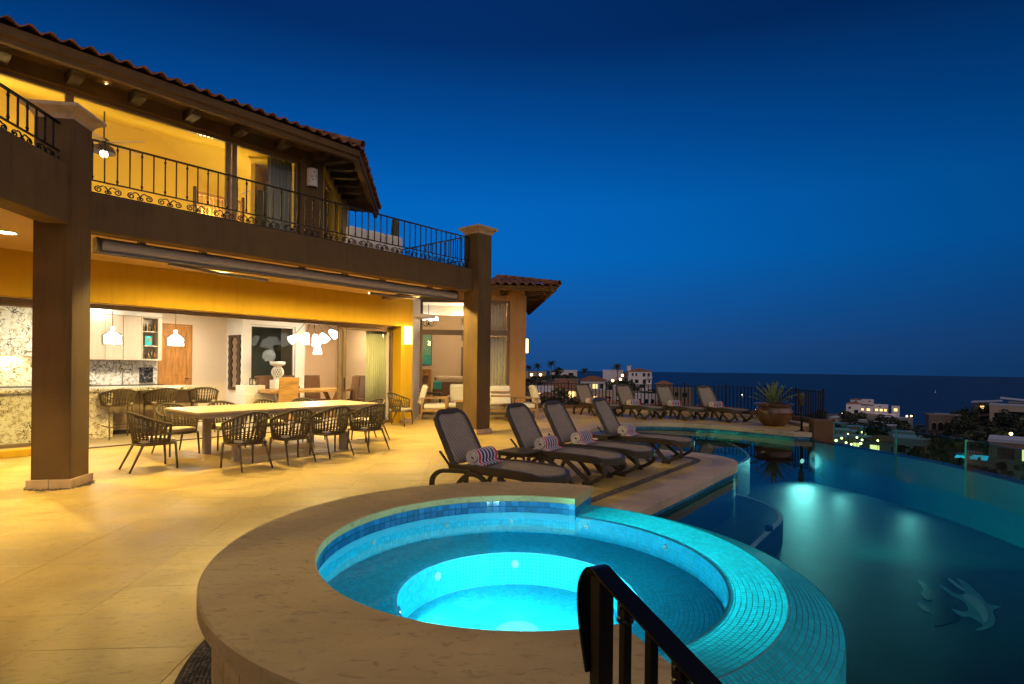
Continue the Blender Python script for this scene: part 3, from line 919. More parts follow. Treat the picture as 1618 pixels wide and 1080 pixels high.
bed = MB(); peb = MB()
a0, a1 = radians(100), radians(292)
bed.lathe([(1.62, 0.002), (1.80, 0.004), (1.815, 0.004), (1.82, 0.0)], 96, (*TUB, 0), a0, a1)
bed.build('pebble_bed', 'pebble_bed', deck)
r = 1.655
while r < 1.80:
    k = int((a1 - a0) * r / 0.030)
    for q in range(k):
        a = a0 + (a1 - a0) * (q + random.random() * 0.5) / k
        pebble(peb, TUB[0] + cos(a) * r, TUB[1] + sin(a) * r, 0.003, random.uniform(.011, .016), random.uniform(.008, .011), random.uniform(.008, .015), a + pi / 2 + random.uniform(-.5, .5) + pi / 2)
    r += 0.0215
strip = offset_line(EDGE, 0.56)
strip2 = offset_line(EDGE, 0.69)
seg = range(3, i_tip + 4)
sb = MB()
pts_a = [strip[i] for i in seg]; pts_b = [strip2[i] for i in seg]; k = len(pts_a)
sb.add([(x, y, 0.004) for x, y in pts_a] + [(x, y, 0.004) for x, y in pts_b], [(i, i + 1, k + i + 1, k + i) for i in range(k - 1)])
sb.build('pebble_bed', 'pebble_bed', deck)
for i in range(k - 1):
    L = hypot(pts_a[i + 1][0] - pts_a[i][0], pts_a[i + 1][1] - pts_a[i][1])
    for q in range(int(L / 0.030)):
        t = q / max(1, int(L / 0.030))
        for w in range(5):
            ww = (w + random.uniform(.3, .7)) / 5
            x = (pts_a[i][0] * (1 - t) + pts_a[i + 1][0] * t) * (1 - ww) + (pts_b[i][0] * (1 - t) + pts_b[i + 1][0] * t) * ww
            y = (pts_a[i][1] * (1 - t) + pts_a[i + 1][1] * t) * (1 - ww) + (pts_b[i][1] * (1 - t) + pts_b[i + 1][1] * t) * ww
            pebble(peb, x, y, 0.004, random.uniform(.012, .017), random.uniform(.009, .012), random.uniform(.006, .012), random.uniform(0, 3))
tag(peb.build('pebbles', 'pebble', deck, smooth=True), kind='stuff')

# ================================================================== SPA
spa = thing('spa', 'round raised spa with travertine rim and glowing turquoise mosaic', 'hot tub', (*TUB, 0))
CA0, CA1 = radians(66.5), radians(290.5)
CZ = 0.55
m = MB(); m.lathe([(1.155, CZ - 0.045), (1.155, CZ - 0.006), (1.162, CZ), (1.685, CZ), (1.695, CZ - 0.008), (1.695, CZ - 0.075), (1.64, CZ - 0.08), (1.20, CZ - 0.08), (1.155, CZ - 0.045)], 150, (0, 0, 0), CA0, CA1)
for a in (CA0, CA1):
    prof = [(1.155, CZ - 0.045), (1.155, CZ - 0.006), (1.162, CZ), (1.685, CZ), (1.695, CZ - 0.008), (1.695, CZ - 0.075), (1.64, CZ - 0.08), (1.20, CZ - 0.08)]
    vs = [(r * cos(a), r * sin(a), z) for r, z in prof]
    m.add(vs, [tuple(range(8)) if a == CA1 else tuple(range(7, -1, -1))])
m.build('coping', 'coping_stone', spa, auto=35)
# outer cladding: upright travertine panels
npan = 30
for i in range(npan):
    b0 = radians(100) + (radians(292) - radians(100)) * i / npan; b1 = radians(100) + (radians(292) - radians(100)) * (i + 1) / npan
    m = MB(); m.lathe([(1.60, 0.0), (1.632, 0.0), (1.632, CZ - 0.082), (1.60, CZ - 0.082)], 4, (0, 0, 0), b0 + 0.0012, b1 - 0.0012)
    m.build('panel', 'coping_stone', spa)
m = MB(); m.lathe([(1.60, 0.0), (1.60, CZ - 0.08)], 90, (0, 0, 0), CA0, CA1)
m.lathe([(1.2, CZ - 0.082), (1.60, CZ - 0.082)], 90, (0, 0, 0), CA0, CA1)
for a in (CA0, CA1):
    m.add([(1.17 * cos(a), 1.17 * sin(a), 0.38), (1.63 * cos(a), 1.63 * sin(a), 0.38), (1.63 * cos(a), 1.63 * sin(a), CZ - 0.078), (1.17 * cos(a), 1.17 * sin(a), CZ - 0.078)], [(0, 1, 2, 3) if a == CA0 else (3, 2, 1, 0)])
m.build('core_wall', 'band_tile', spa)
# waterline band: two rows of square glass tiles
SPW = 0.405
proto_tile = None
for row in range(2):
    k = 88
    for q in range(k):
        a = CA0 + (CA1 - CA0) * (q + 0.5) / k
        z = SPW + 0.004 + row * 0.050
        M_ = Matrix.Rotation(a, 4, 'Z') @ Matrix.Translation((1.163, 0, z + 0.024))
        if proto_tile is None:
            t_ = MB(); t_.box(0, 0.012, -0.0242, 0.0242, -0.0225, 0.0225)
            proto_tile = t_.build('tile', 'band_tile', spa); proto_tile.matrix_local = M_
        else:
            inst(proto_tile, 'tile', spa, M_)
m = MB(); m.lathe([(1.178, 0.36), (1.178, CZ - 0.04)], 100, (0, 0, 0), CA0, CA1)
m.build('band_grout', 'spa_grout', spa)

# small mosaic everywhere else
mos = MB()
def mtile(P, nrm):
    """P: four corners ccw seen from outside; raised a hair with chamfer"""
    c = sum((Vector(p) for p in P), Vector()) / 4
    nv = Vector(nrm) * 0.0009
    top = [Vector(p) + (c - Vector(p)) * 0.10 + nv for p in P]
    mos.add([tuple(p) for p in P] + [tuple(p) for p in top], [(4, 5, 6, 7), (0, 1, 5, 4), (1, 2, 6, 5), (2, 3, 7, 6), (3, 0, 4, 7)])
TS = 0.026
def mos_annulus(r0, r1, z0, z1, a0, a1, ts=TS):
    nr = max(1, int(round((r1 - r0) / ts)))
    for i in range(nr):
        ra, rb = r0 + (r1 - r0) * (i + 0.07) / nr, r0 + (r1 - r0) * (i + 0.93) / nr
        za, zb = z0 + (z1 - z0) * i / nr, z0 + (z1 - z0) * (i + 1) / nr
        k = max(4, int((a1 - a0) * (ra + rb) / 2 / ts)); ph = random.random()
        for q in range(k):
            t0 = a0 + (a1 - a0) * (q + 0.06) / k; t1 = a0 + (a1 - a0) * (q + 0.94) / k
            mtile([(ra * cos(t0), ra * sin(t0), za), (rb * cos(t0), rb * sin(t0), zb), (rb * cos(t1), rb * sin(t1), zb), (ra * cos(t1), ra * sin(t1), za)], (0, 0, 1))
def mos_cyl(r, z0, z1, a0, a1, inward=True, ts=TS):
    nz_ = max(1, int(round((z1 - z0) / ts))); k = int((a1 - a0) * r / ts)
    for i in range(nz_):
        za, zb = z0 + (z1 - z0) * (i + 0.06) / nz_, z0 + (z1 - z0) * (i + 0.94) / nz_
        for q in range(k):
            t0 = a0 + (a1 - a0) * (q + 0.07) / k; t1 = a0 + (a1 - a0) * (q + 0.93) / k; tm = (t0 + t1) / 2
            P = [(r * cos(t0), r * sin(t0), za), (r * cos(t0), r * sin(t0), zb), (r * cos(t1), r * sin(t1), zb), (r * cos(t1), r * sin(t1), za)]
            if not inward: P = P[::-1]
            mtile(P, (-cos(tm), -sin(tm), 0) if inward else (cos(tm), sin(tm), 0))
RA0, RA1 = CA1 - 2 * pi, CA0                          # the open, tiled side
RIN, RFOOT = 1.185, 0.715
BZ, FZ = 0.235, 0.0
mos_annulus(RIN + 0.01, 1.465, 0.399, 0.432, RA0 - 0.1, RA1 + 0.1)
mos_annulus(1.475, 1.70, 0.431, 0.362, RA0 - 0.1, RA1 + 0.1)
mos_cyl(RIN, BZ, 0.392, 0, 2 * pi)
mos_annulus(RFOOT + 0.012, RIN - 0.012, BZ, BZ + 0.008, 0, 2 * pi)
mos_cyl(RFOOT, FZ, BZ - 0.008, 0, 2 * pi)
mos_annulus(0.13, RFOOT - 0.01, FZ, FZ, 0, 2 * pi)
mos_cyl(1.702, -0.6, 0.366, RA0 - 0.15, RA1 + 0.25, False, 0.034)
tag(mos.build('mosaic', 'spa_mosaic', spa), kind='stuff')
m = MB()
m.lathe([(0.0005, FZ - 0.002), (RFOOT + 0.002, FZ - 0.002), (RFOOT + 0.002, BZ - 0.002), (RIN + 0.002, BZ - 0.002), (RIN + 0.002, 0.396)], 120)
m.lathe([(RIN + 0.002, 0.394), (1.47, 0.428), (1.70, 0.358), (1.70, -1.25)], 90, (0, 0, 0), RA0 - 0.1, RA1 + 0.25)
m.build('shell', 'spa_grout', spa)
m = MB(); m.disc((0, 0, SPW), RIN + 0.004, 100); m.build('spa_water', 'spa_water', spa)
# drain dome, jets, lamps
m = MB(); m.lathe([(0.125, 0.0), (0.125, 0.012), (0.11, 0.035), (0.06, 0.05), (0.0005, 0.054)], 28, (-0.02, -0.30, FZ))
for k in range(10):
    a = 2 * pi * k / 10
    m.obox((-0.02 + cos(a) * 0.075, -0.30 + sin(a) * 0.075, FZ + 0.049), (0.03, 0.010, 0.006), a)
m.build('drain_cover', 'jet_white', spa, auto=50)
def jet(r, a, z, rad):
    t = MB(); c = Vector((cos(a) * r, sin(a) * r, z)); inn = Vector((-cos(a), -sin(a), 0))
    q = inn.to_track_quat('Z', 'Y')
    t.M = Matrix.Translation(c) @ q.to_matrix().to_4x4()
    t.lathe([(rad, 0), (rad, 0.008), (rad * .75, 0.014), (rad * .4, 0.010), (rad * .35, 0.002), (0.0005, 0.002)], 20)
    t.build('jet', 'jet_white', spa, smooth=True)
for a in (150, 118, 92, 62, 28, 186):
    jet(RIN, radians(a), 0.335, 0.020)
for a in (91, 40, 140):
    jet(RFOOT, radians(a), 0.15, 0.030)
def spa_lamp(r, a, z, rad, power, tgt, spot):
    c = Vector((cos(a) * r, sin(a) * r, z)); inn = Vector((-cos(a), -sin(a), 0))
    q = inn.to_track_quat('Z', 'Y')
    t = MB(Matrix.Translation(c) @ q.to_matrix().to_4x4())
    t.lathe([(rad * 1.35, 0.0), (rad * 1.35, 0.012), (rad * 1.05, 0.016), (rad * 1.02, 0.006)], 24)
    ring = t.build('lamp_ring', 'steel', spa, smooth=True)
    t = MB(Matrix.Translation(c) @ q.to_matrix().to_4x4()); t.lathe([(rad * 1.02, 0.006), (rad * .6, 0.016), (0.0005, 0.02)], 24)
    t.build('lamp_lens', 'spa_lamp', spa, smooth=True)
    lamp('spa_light', 'SPOT', c + inn * 0.06, power, (0.42, 0.95, 1.0), spa, 0.05, tgt, spot, 0.5)
spa_lamp(RFOOT, radians(187), 0.115, 0.045, 42, (0.55, 0.0, 0.10), 165)
spa_lamp(RFOOT, radians(-60), 0.115, 0.045, 20, (-0.1, 0.5, 0.10), 165)
lamp('spa_light', 'POINT', (0.0, 0.0, 0.385), 44, (0.22, 0.85, 1.0), spa, 0.02)  # added light without a fixture, standing for light scattered in the water
lamp('spa_light', 'SPOT', (-0.85, -0.05, 0.66), 800, (0.12, 0.95, 0.82), spa, 0.06, (1.30, 0.12, 0.42), 84, 0.9)  # added spot above the water, stands for spa light reaching the ring

# ================================================================== VILLA
villa = thing('villa', 'two storey ochre villa with arcaded terrace, iron balcony and clay tile roof', 'house', (OX, OY, 0), VROT)
def V(): return MB()
BW = -8.5
def rot2(p, a):
    return (p[0] * cos(a) - p[1] * sin(a), p[0] * sin(a) + p[1] * cos(a))

# ---- ground floor walls
m = V()
m.box(-9, 8.15, 3.10, 3.36, 2.665, 3.50)
m.box(7.74, 8.15, 3.10, 3.52, 0.0, 2.662)
m.build('facade_wall', 'stucco_gold', villa, bevel=0.01)
m = V(); m.box(-9, 0.1, 3.14, 3.40, 0.0, 0.12); m.build('door_sill', 'stucco_gold', villa, bevel=0.01)
m = V(); m.box(7.71, 8.18, 3.06, 3.10, 0.0, 0.11); m.box(8.15, 8.19, 3.06, 3.5, 0.0, 0.11); m.build('pier_base', 'cantera', villa, bevel=0.008)
m = V(); m.prism([(8.15, 3.12), (8.15, 3.5), (9.72, 5.02), (9.93, 4.87)][::-1] if area([(8.15, 3.12), (8.15, 3.5), (9.72, 5.02), (9.93, 4.87)]) < 0 else [(8.15, 3.12), (8.15, 3.5), (9.72, 5.02), (9.93, 4.87)], 0, 4.3)
m.build('recess_wall', 'cantera_white', villa)

# ---- terrace ceiling, slab, beams
m = V()
cp = [(7.20, 0.20), (0.05, 0.20), (-3.30, -3.60), (-9, -3.60), (-9, 3.11), (7.20, 3.11)]
if area(cp) < 0: cp = cp[::-1]
m.prism(cp, 3.43, 3.62)
m.build('terrace_ceiling', 'stucco_ceiling', villa)
m = V(); m.box(0.0, 7.36, 0.0, 0.28, 3.345, 3.86); m.build('balcony_beam', 'stucco', villa, bevel=0.015)
m = V(); m.box(7.08, 7.36, 0.28, 3.10, 3.345, 3.86); m.build('balcony_beam', 'stucco', villa, bevel=0.015)
m = V(); m.box(0.1, 7.08, 0.28, 3.10, 3.63, 3.80); m.build('balcony_floor', 'stucco_ceiling', villa)
q = [(0.0, 0.02), (-0.26, 0.22), (-3.66, -3.63), (-3.40, -3.85)]
if area(q) < 0: q = q[::-1]
m = V(); m.prism(q, 3.335, 4.08); m.build('balcony_beam', 'stucco', villa, bevel=0.015)

# ---- columns
def column(M, wx, wy, ztop, capw, base_w):
    c = MB(M); c.box(-wx / 2, wx / 2, -wy / 2, wy / 2, 0.0, ztop - 0.02)
    col = c.build('column', 'stucco', villa, bevel=0.012)
    # base of separate stones
    hx, hy = wx / 2 + base_w, wy / 2 + base_w
    for sx in (-1, 1):
        b = MB(M); b.box(min(0.002 * sx, sx * hx), max(0.002 * sx, sx * hx), -hy, -wy / 2 + 0.004, 0.0, 0.115); b.build('base_stone', 'cantera', col, bevel=0.008)
        b = MB(M); b.box(min(0.002 * sx, sx * hx), max(0.002 * sx, sx * hx), wy / 2 - 0.004, hy, 0.0, 0.115); b.build('base_stone', 'cantera', col, bevel=0.008)
        b = MB(M); b.box(min(sx * hx, sx * (wx / 2 - 0.004)), max(sx * hx, sx * (wx / 2 - 0.004)), -wy / 2 + 0.005, wy / 2 - 0.005, 0.0, 0.115); b.build('base_stone', 'cantera', col, bevel=0.008)
    k = MB(M)
    prof = [(0.0, -0.17), (0.012, -0.14), (0.03, -0.11), (0.07, -0.075), (capw, -0.055), (capw + 0.012, -0.045), (capw + 0.012, -0.012), (capw, 0.0)]
    vs = []; fs = []
    for o, z in prof:
        vs += [(-wx / 2 - o, -wy / 2 - o, ztop + z), (wx / 2 + o, -wy / 2 - o, ztop + z), (wx / 2 + o, wy / 2 + o, ztop + z), (-wx / 2 - o, wy / 2 + o, ztop + z)]
    for i in range(len(prof) - 1):
        for j in range(4):
            fs.append((i * 4 + j, i * 4 + (j + 1) % 4, i * 4 + 4 + (j + 1) % 4, i * 4 + 4 + j))
    fs.append(tuple(4 * (len(prof) - 1) + j for j in range(4)))
    k.add(vs, fs)
    k.build('capital', 'cantera', col)
    return col
# left column is turned with the left wing of the balcony
LA = radians(90 - 48.5) - pi / 2          # local heading of the turned frame
cx, cyy = -5.565, 7.03
ev = (sin(radians(BW)), cos(radians(BW))); fv = (cos(radians(BW)), -sin(radians(BW)))
ctr = Vector((cx - 0.225 * fv[0] + 0.20 * ev[0], cyy - 0.225 * fv[1] + 0.20 * ev[1], 0))
Lc = VM.inverted() @ ctr
column(Matrix.Translation((Lc.x, Lc.y, 0)) @ Matrix.Rotation(radians(-BW) - VROT, 4, 'Z'), 0.45, 0.40, 4.83, 0.10, 0.035)
column(Matrix.Translation((7.34 + 0.23, -0.17 + 0.23, 0)), 0.46, 0.46, 4.86, 0.095, 0.035)
# pebble collar round the left column
pb = MB()
for q in range(420):
    a = random.uniform(0, 2 * pi); r = random.uniform(0.27, 0.36)
    x, y = Lc.x + cos(a) * r, Lc.y + sin(a) * r
    pebble(pb, x, y, 0.003, random.uniform(.012, .018), random.uniform(.009, .012), random.uniform(.006, .010), random.uniform(0, 3))
pb.build('pebble_collar', 'pebble', villa)['kind'] = 'stuff'

# ---- upper storey
m = V()
m.box(-9, 4.74, 3.10, 3.36, 6.36, 6.62)
m.box(4.74, 5.33, 3.10, 3.36, 3.80, 6.62)
m.build('upper_wall', 'stucco', villa, bevel=0.01)
bx, by = cos(radians(48.5)), sin(radians(48.5))
MBs = Matrix.Translation((5.33, 3.10, 0)) @ Matrix.Rotation(radians(48.5), 4, 'Z')   # x along the turned side, y into the house
m = MB(MBs)
m.box(0.02, 0.10, 0.0, 0.24, 3.8, 6.62); m.box(1.36, 1.62, 0.0, 0.24, 3.8, 6.62); m.box(2.35, 4.0, 0.0, 0.24, 3.8, 6.62)
m.box(0.10, 1.36, 0.0, 0.24, 6.22, 6.62); m.box(1.62, 2.35, 0.0, 0.24, 6.10, 6.62)
m.build('upper_wall', 'stucco_gold', villa, bevel=0.008)

def window(x0, x1, z0, z1, M, name='window', fw=0.06, y0=0.06, mull=(), trans=(), glass='pane', mat='frame_metal'):
    f = MB(M)
    f.box(x0, x0 + fw, y0, y0 + 0.08, z0, z1); f.box(x1 - fw, x1, y0, y0 + 0.08, z0, z1)
    f.box(x0 + fw, x1 - fw, y0, y0 + 0.08, z0, z0 + fw); f.box(x0 + fw, x1 - fw, y0, y0 + 0.08, z1 - fw, z1)
    xs = [x0 + fw]
    for a, b in mull:
        f.box(a, b, y0 + 0.001, y0 + 0.079, z0 + fw, z1 - fw); xs += [a, b]
    xs.append(x1 - fw)
    zs = [z0 + fw]
    for a, b in trans:
        f.box(x0 + fw, x1 - fw, y0 - 0.004, y0 + 0.084, a, b); zs += [a, b]
    zs.append(z1 - fw)
    w = f.build(name, mat, villa, bevel=0.004)
    for i in range(0, len(xs), 2):
        for j in range(0, len(zs), 2):
            g = MB(M); g.box(xs[i] + 0.001, xs[i + 1] - 0.001, y0 + 0.034, y0 + 0.044, zs[j] + 0.001, zs[j + 1] - 0.001)
            g.build('pane', glass, w)
    return w
WY = Matrix.Translation((0, 3.14, 0))
window(-9, 4.73, 3.81, 6.355, WY, mull=((0.38, 0.50), (3.10, 3.20), (3.235, 3.325)))
window(0.105, 1.355, 3.81, 6.215, MBs, y0=0.08)
window(1.625, 2.345, 3.81, 6.095, MBs, y0=0.08)

# upper room
m = V()
m.box(-9, 5.05, 8.0, 8.15, 3.8, 7.85); m.box(5.05, 5.2, 3.45, 8.0, 3.8, 6.36)
m.add([(-9, 3.36, 6.37), (5.05, 3.36, 6.37), (3.4, 8.0, 7.75), (-9, 8.0, 7.75)], [(0, 1, 2, 3)])
m.add([(5.05, 3.36, 6.37), (5.05, 8.0, 6.37), (3.4, 8.0, 7.75)], [(0, 1, 2)])
m.build('room_wall', 'room_yellow', villa)
m = V(); m.box(-9, 5.1, 3.36, 8.0, 3.62, 3.79); m.build('room_floor', 'room_floor', villa)
lamp('room_light', 'POINT', (-0.8, 5.6, 5.3), 190, (1.0, 0.70, 0.27), villa, 0.25)
lamp('room_light', 'POINT', (3.6, 5.6, 5.2), 150, (1.0, 0.70, 0.27), villa, 0.25)
lamp('room_light', 'POINT', (-4.8, 5.6, 5.3), 150, (1.0, 0.70, 0.27), villa, 0.25)
m = MB(MBs); m.box(0.45, 4.0, 1.7, 1.8, 3.8, 6.5); m.box(3.9, 4.0, 0.25, 1.7, 3.8, 6.5); m.box(0.1, 4.0, 0.25, 1.75, 6.50, 6.56); m.build('room_wall', 'room_yellow', villa)
lamp('room_light', 'POINT', (5.75, 4.80, 5.3), 45, (1.0, 0.74, 0.36), villa, 0.2)

# ---- eaves: one profile swept round the roof edge
def sweep(path, prof, M=None, name='cornice', mat='stucco', parent=None):
    m = MB(M); k = len(prof); n = len(path)
    for i in range(n):
        a = Vector(path[max(i - 1, 0)]); p = Vector(path[i]); b = Vector(path[min(i + 1, n - 1)])
        if i == 0: t = (b - p).normalized(); nn = Vector((t.y, -t.x)); sc_ = 1
        elif i == n - 1: t = (p - a).normalized(); nn = Vector((t.y, -t.x)); sc_ = 1
        else:
            t0 = (p - a).normalized(); t1 = (b - p).normalized()
            n0 = Vector((t0.y, -t0.x)); n1 = Vector((t1.y, -t1.x))
            nn = (n0 + n1).normalized(); sc_ = 1 / max(0.2, nn.dot(n0))
        for o, z in prof:
            q = p + nn * (o * sc_)
            m.v.append((q.x, q.y, z) if M is None else tuple(M @ Vector((q.x, q.y, z))))
    for i in range(n - 1):
        for j in range(k):
            m.f.append((i * k + j, (i + 1) * k + j, (i + 1) * k + (j + 1) % k, i * k + (j + 1) % k)); m.mi.append(0)
    m.f.append(tuple(range(k))[::-1]); m.mi.append(0); m.f.append(tuple((n - 1) * k + j for j in range(k))); m.mi.append(0)
    return m.build(name, mat, parent, auto=30)
EV = [(-9.0, 2.2), (5.72, 2.2), (5.72 + bx * 5.2, 2.2 + by * 5.2)]
roof = sweep([EV[0], EV[1], EV[2]], [(-1.0, 6.62), (-0.17, 6.58), (-0.16, 6.42), (-0.05, 6.42), (-0.05, 6.50), (0.0, 6.53), (0.0, 6.67), (-1.0, 6.98)], name='roof', mat='stucco', parent=villa)
# roof decks behind the eaves
m = V()
m.add([(-9, 2.25, 6.70), (5.68, 2.25, 6.70), (2.6, 7.2, 8.25), (-9, 7.2, 8.25)], [(0, 1, 2, 3)])
m.add([(5.68, 2.25, 6.70), (5.68 + bx * 5.1, 2.25 + by * 5.1, 6.70), (3.9, 9.6, 8.25), (2.6, 7.2, 8.25)], [(0, 1, 2, 3)])
m.build('roof_deck', 'roof_deck', roof)
# one wavy clay tile: a cover and a pan, 16 mm thick
def tile_proto():
    t = MB(); wdt, lng = 0.256, 0.44; ns = 12
    for y in (0, lng):
        for off in (0.0, -0.018):
            for i in range(ns + 1):
                x = wdt * (i / ns - 0.5)
                zz = 0.038 * cos(2 * pi * x / wdt) * (1.0 if y == 0 else 0.86) + off + (0.0 if y == 0 else -0.014)
                t.v.append((x, y, zz))
    n1 = ns + 1
    for i in range(ns):
        A, B, C, D = i, i + 1, i + 1 + 2 * n1, i + 2 * n1
        t.f += [(A, B, C, D), (A + n1, D + n1, C + n1, B + n1), (A, A + n1, B + n1, B), (D, C, C + n1, D + n1)]
    t.f += [(0, 2 * n1, 3 * n1, n1), (ns, ns + n1, ns + 3 * n1, ns + 2 * n1)]
    t.mi = [0] * len(t.f)
    return t
tp = None
def put_tile(M, par):
    global tp
    jit = Matrix.Rotation(random.uniform(-0.03, 0.03), 4, 'Z') @ Matrix.Translation((0, random.uniform(-0.012, 0.012), random.uniform(-0.004, 0.004)))
    if tp is None:
        tp = tile_proto().build('roof_tile', 'roof_tile', par, auto=50); tp.matrix_local = M @ jit
    else:
        inst(tp, 'roof_tile', par, M @ jit)
PIT = radians(17)
for row in range(2):
    k = -10
    while True:
        s_ = 5.62 - 0.256 * (25 - k)
        if s_ > 5.64 - row * 0.16: break
        if s_ > -1.9:
            put_tile(Matrix.Translation((s_, 2.11 + row * 0.38, 6.735 + row * 0.125)) @ Matrix.Rotation(PIT, 4, 'X'), roof)
        k += 1
    for k in range(21):
        d_ = 0.13 + row * 0.16 + 0.256 * k
        if d_ > 5.2: break
        p = (5.72 + bx * d_ + by * 0.09, 2.2 + by * d_ - bx * 0.09)
        put_tile(Matrix.Translation((p[0] - by * row * 0.38, p[1] + bx * row * 0.38, 6.735 + row * 0.125)) @ Matrix.Rotation(radians(48.5), 4, 'Z') @ Matrix.Rotation(PIT, 4, 'X'), roof)
# hip caps at the corner
for k in range(4):
    hc = MB(); hc.lathe([(0.10, 0.0), (0.085, 0.42), (0.07, 0.42), (0.085, 0.0)], 10, (0, 0, 0), -0.35, pi + 0.35)
    hdir = Vector((-0.40, 0.82, 0.30)).normalized()
    q = hdir.to_track_quat('Z', 'Y')
    o = hc.build('ridge_tile', 'roof_tile', roof, auto=50)
    o.matrix_local = Matrix.Translation((5.74, 2.10, 6.78)) @ Matrix.Translation(hdir * (0.36 * k)) @ q.to_matrix().to_4x4()
# corbels: carved rafter ends
def corbel(M, lng=0.62, w=0.17):
    c = MB(M)
    pr = [(0.0, 0.0), (-lng, 0.0), (-lng, -0.055), (-lng + 0.05, -0.075), (-lng + 0.06, -0.11), (-lng + 0.13, -0.125), (-lng + 0.16, -0.165), (-lng + 0.24, -0.18), (0.0, -0.18)]
    k = len(pr)
    vs = [(-w / 2, y, z) for y, z in pr] + [(w / 2, y, z) for y, z in pr]
    c.add(vs, [tuple(range(k)), tuple(range(2 * k - 1, k - 1, -1))] + [(i, k + i, k + (i + 1) % k, (i + 1) % k) for i in range(k)])
    c.build('corbel', 'dark_wood', villa)
for k in range(9):
    corbel(Matrix.Translation((-2.35 + 0.93 * k, 3.10, 6.59)))
corbel(Matrix.Translation((5.28, 3.12, 6.59)) @ Matrix.Rotation(radians(24), 4, 'Z'), 0.85, 0.2)
for k in range(5):
    d_ = 0.30 + 0.62 * k
    corbel(Matrix.Translation((5.33 + bx * d_, 3.10 + by * d_, 6.58)) @ Matrix.Rotation(radians(48.5), 4, 'Z'), 0.80, 0.17)

# ---- iron balustrades
_scroll = {}
def scroll_mesh():
    if 's' in _scroll: return _scroll['s']
    pts = []
    for i in range(15):                            # inner curl
        t = i / 14; a = radians(540) * (1 - t) + radians(60); r = 0.010 + 0.036 * t
        pts.append((0.055 + r * cos(a), 0, 0.068 + r * sin(a)))
    x0, z0 = pts[-1][0], pts[-1][2]
    for i in range(1, 8):
        t = i / 7
        pts.append((x0 + (0.015 - x0) * t * 0.2 + 0.09 * t, 0, z0 + 0.055 * sin(pi * t * 0.55) - 0.10 * t * t))
    x1, z1 = pts[-1][0], pts[-1][2]
    for i in range(1, 9):
        t = i / 8; a = radians(120) - radians(400) * t; r = 0.024 * (1 - 0.6 * t)
        pts.append((x1 + 0.012 + r * cos(a), 0, z1 - 0.018 + r * sin(a)))
    t = MB(); t.tube([(x * 1.1, y, z) for x, y, z in pts], 0.0092, 5)
    return t
def balustrade(parent, p0, p1, z0, zr, zb, sp=0.146, ends=True):
    rail = MB()
    a = Vector((*p0, 0)); b = Vector((*p1, 0)); L = (b - a).length; t = (b - a) / L
    ang = atan2(t.y, t.x)
    R = Matrix.Translation((*p0, 0)) @ Matrix.Rotation(ang, 4, 'Z')
    rm = MB(R); rm.bar([(0, 0, zr), (L, 0, zr)], 0.045, 0.022)
    top = rm.build('balustrade', 'iron', parent, bevel=0.004)
    for z, nm in ((zb, 'lower_rail'), (z0 + 0.02, 'bottom_rail')):
        rm = MB(R); rm.bar([(0, 0, z), (L, 0, z)], 0.030, 0.016); rm.build(nm, 'iron', top)
    k = int(L / sp); proto = None
    for i in range(k + 1):
        x = L * i / k
        x = min(max(x, 0.012), L - 0.012)
        key = (round(zr - zb, 3), i % 2)
        M_ = R @ Matrix.Translation((x, 0, zb))
        if key in _scroll:
            inst(_scroll[key], 'baluster', top, M_)
        else:
            bm_ = MB(); h = zr - zb
            bm_.bar([(0, 0, 0), (0, 0, h - 0.008)], 0.016, 0.016, (1, 0, 0))
            if i % 2 == 0:
                for zc in (h - 0.06, 0.05):
                    bm_.sphere((0, 0, zc), 0.019, 8, 5); bm_.sphere((0, 0, zc - 0.022), 0.014, 6, 4)
            o = bm_.build('baluster', 'iron', top); o.matrix_local = M_
            _scroll[key] = o
    u = 0.19; k = int(L / u)
    for i in range(k):
        x = (i + 0.5) * L / k
        flip = -1 if i % 2 else 1
        M_ = R @ Matrix.Translation((x - 0.075 * flip, 0, z0 + 0.015)) @ Matrix.Diagonal((flip, 1, (zb - z0) / 0.19, 1))
        if 'so' in _scroll:
            inst(_scroll['so'], 'scroll', top, M_)
        else:
            o = scroll_mesh().build('scroll', 'iron', top, smooth=True); o.matrix_local = M_; _scroll['so'] = o
    return top
balustrade(villa, (0.06, 0.12), (7.33, 0.12), 3.87, 4.60, 4.055)
balustrade(villa, (7.22, 0.25), (7.22, 3.05), 3.87, 4.60, 4.055)
balustrade(villa, (-0.12, 0.06), (-3.5, -3.72), 4.085, 4.60, 4.25)

# ---- sliding doors at the right of the opening, and fixed glazing at the far left
GY = Matrix.Translation((0, 3.40, 0))
m = V(); m.box(-9, 7.74, 3.42, 3.54, 2.585, 2.663); m.box(-9, 7.74, 3.365, 3.42, 2.625, 2.663); m.build('door_track', 'frame_metal', villa, bevel=0.004)
m = V(); m.box(0.1, 7.74, 3.43, 3.53, 0.0, 0.014); m.build('floor_track', 'dark_wood', villa)
window(6.02, 7.735, 0.016, 2.583, GY, 'sliding_door', 0.075, 0.05, mull=((6.15, 6.25),))
window(-9, 0.10, 0.125, 2.583, GY, 'fixed_window', 0.06, 0.05, mull=((-3.0, -2.94), (-6.0, -5.94)), glass='pane')
m = V(); m.box(6.17, 6.20, 3.435, 3.449, 0.90, 1.25); m.build('door_pull', 'black_metal', villa, bevel=0.004)

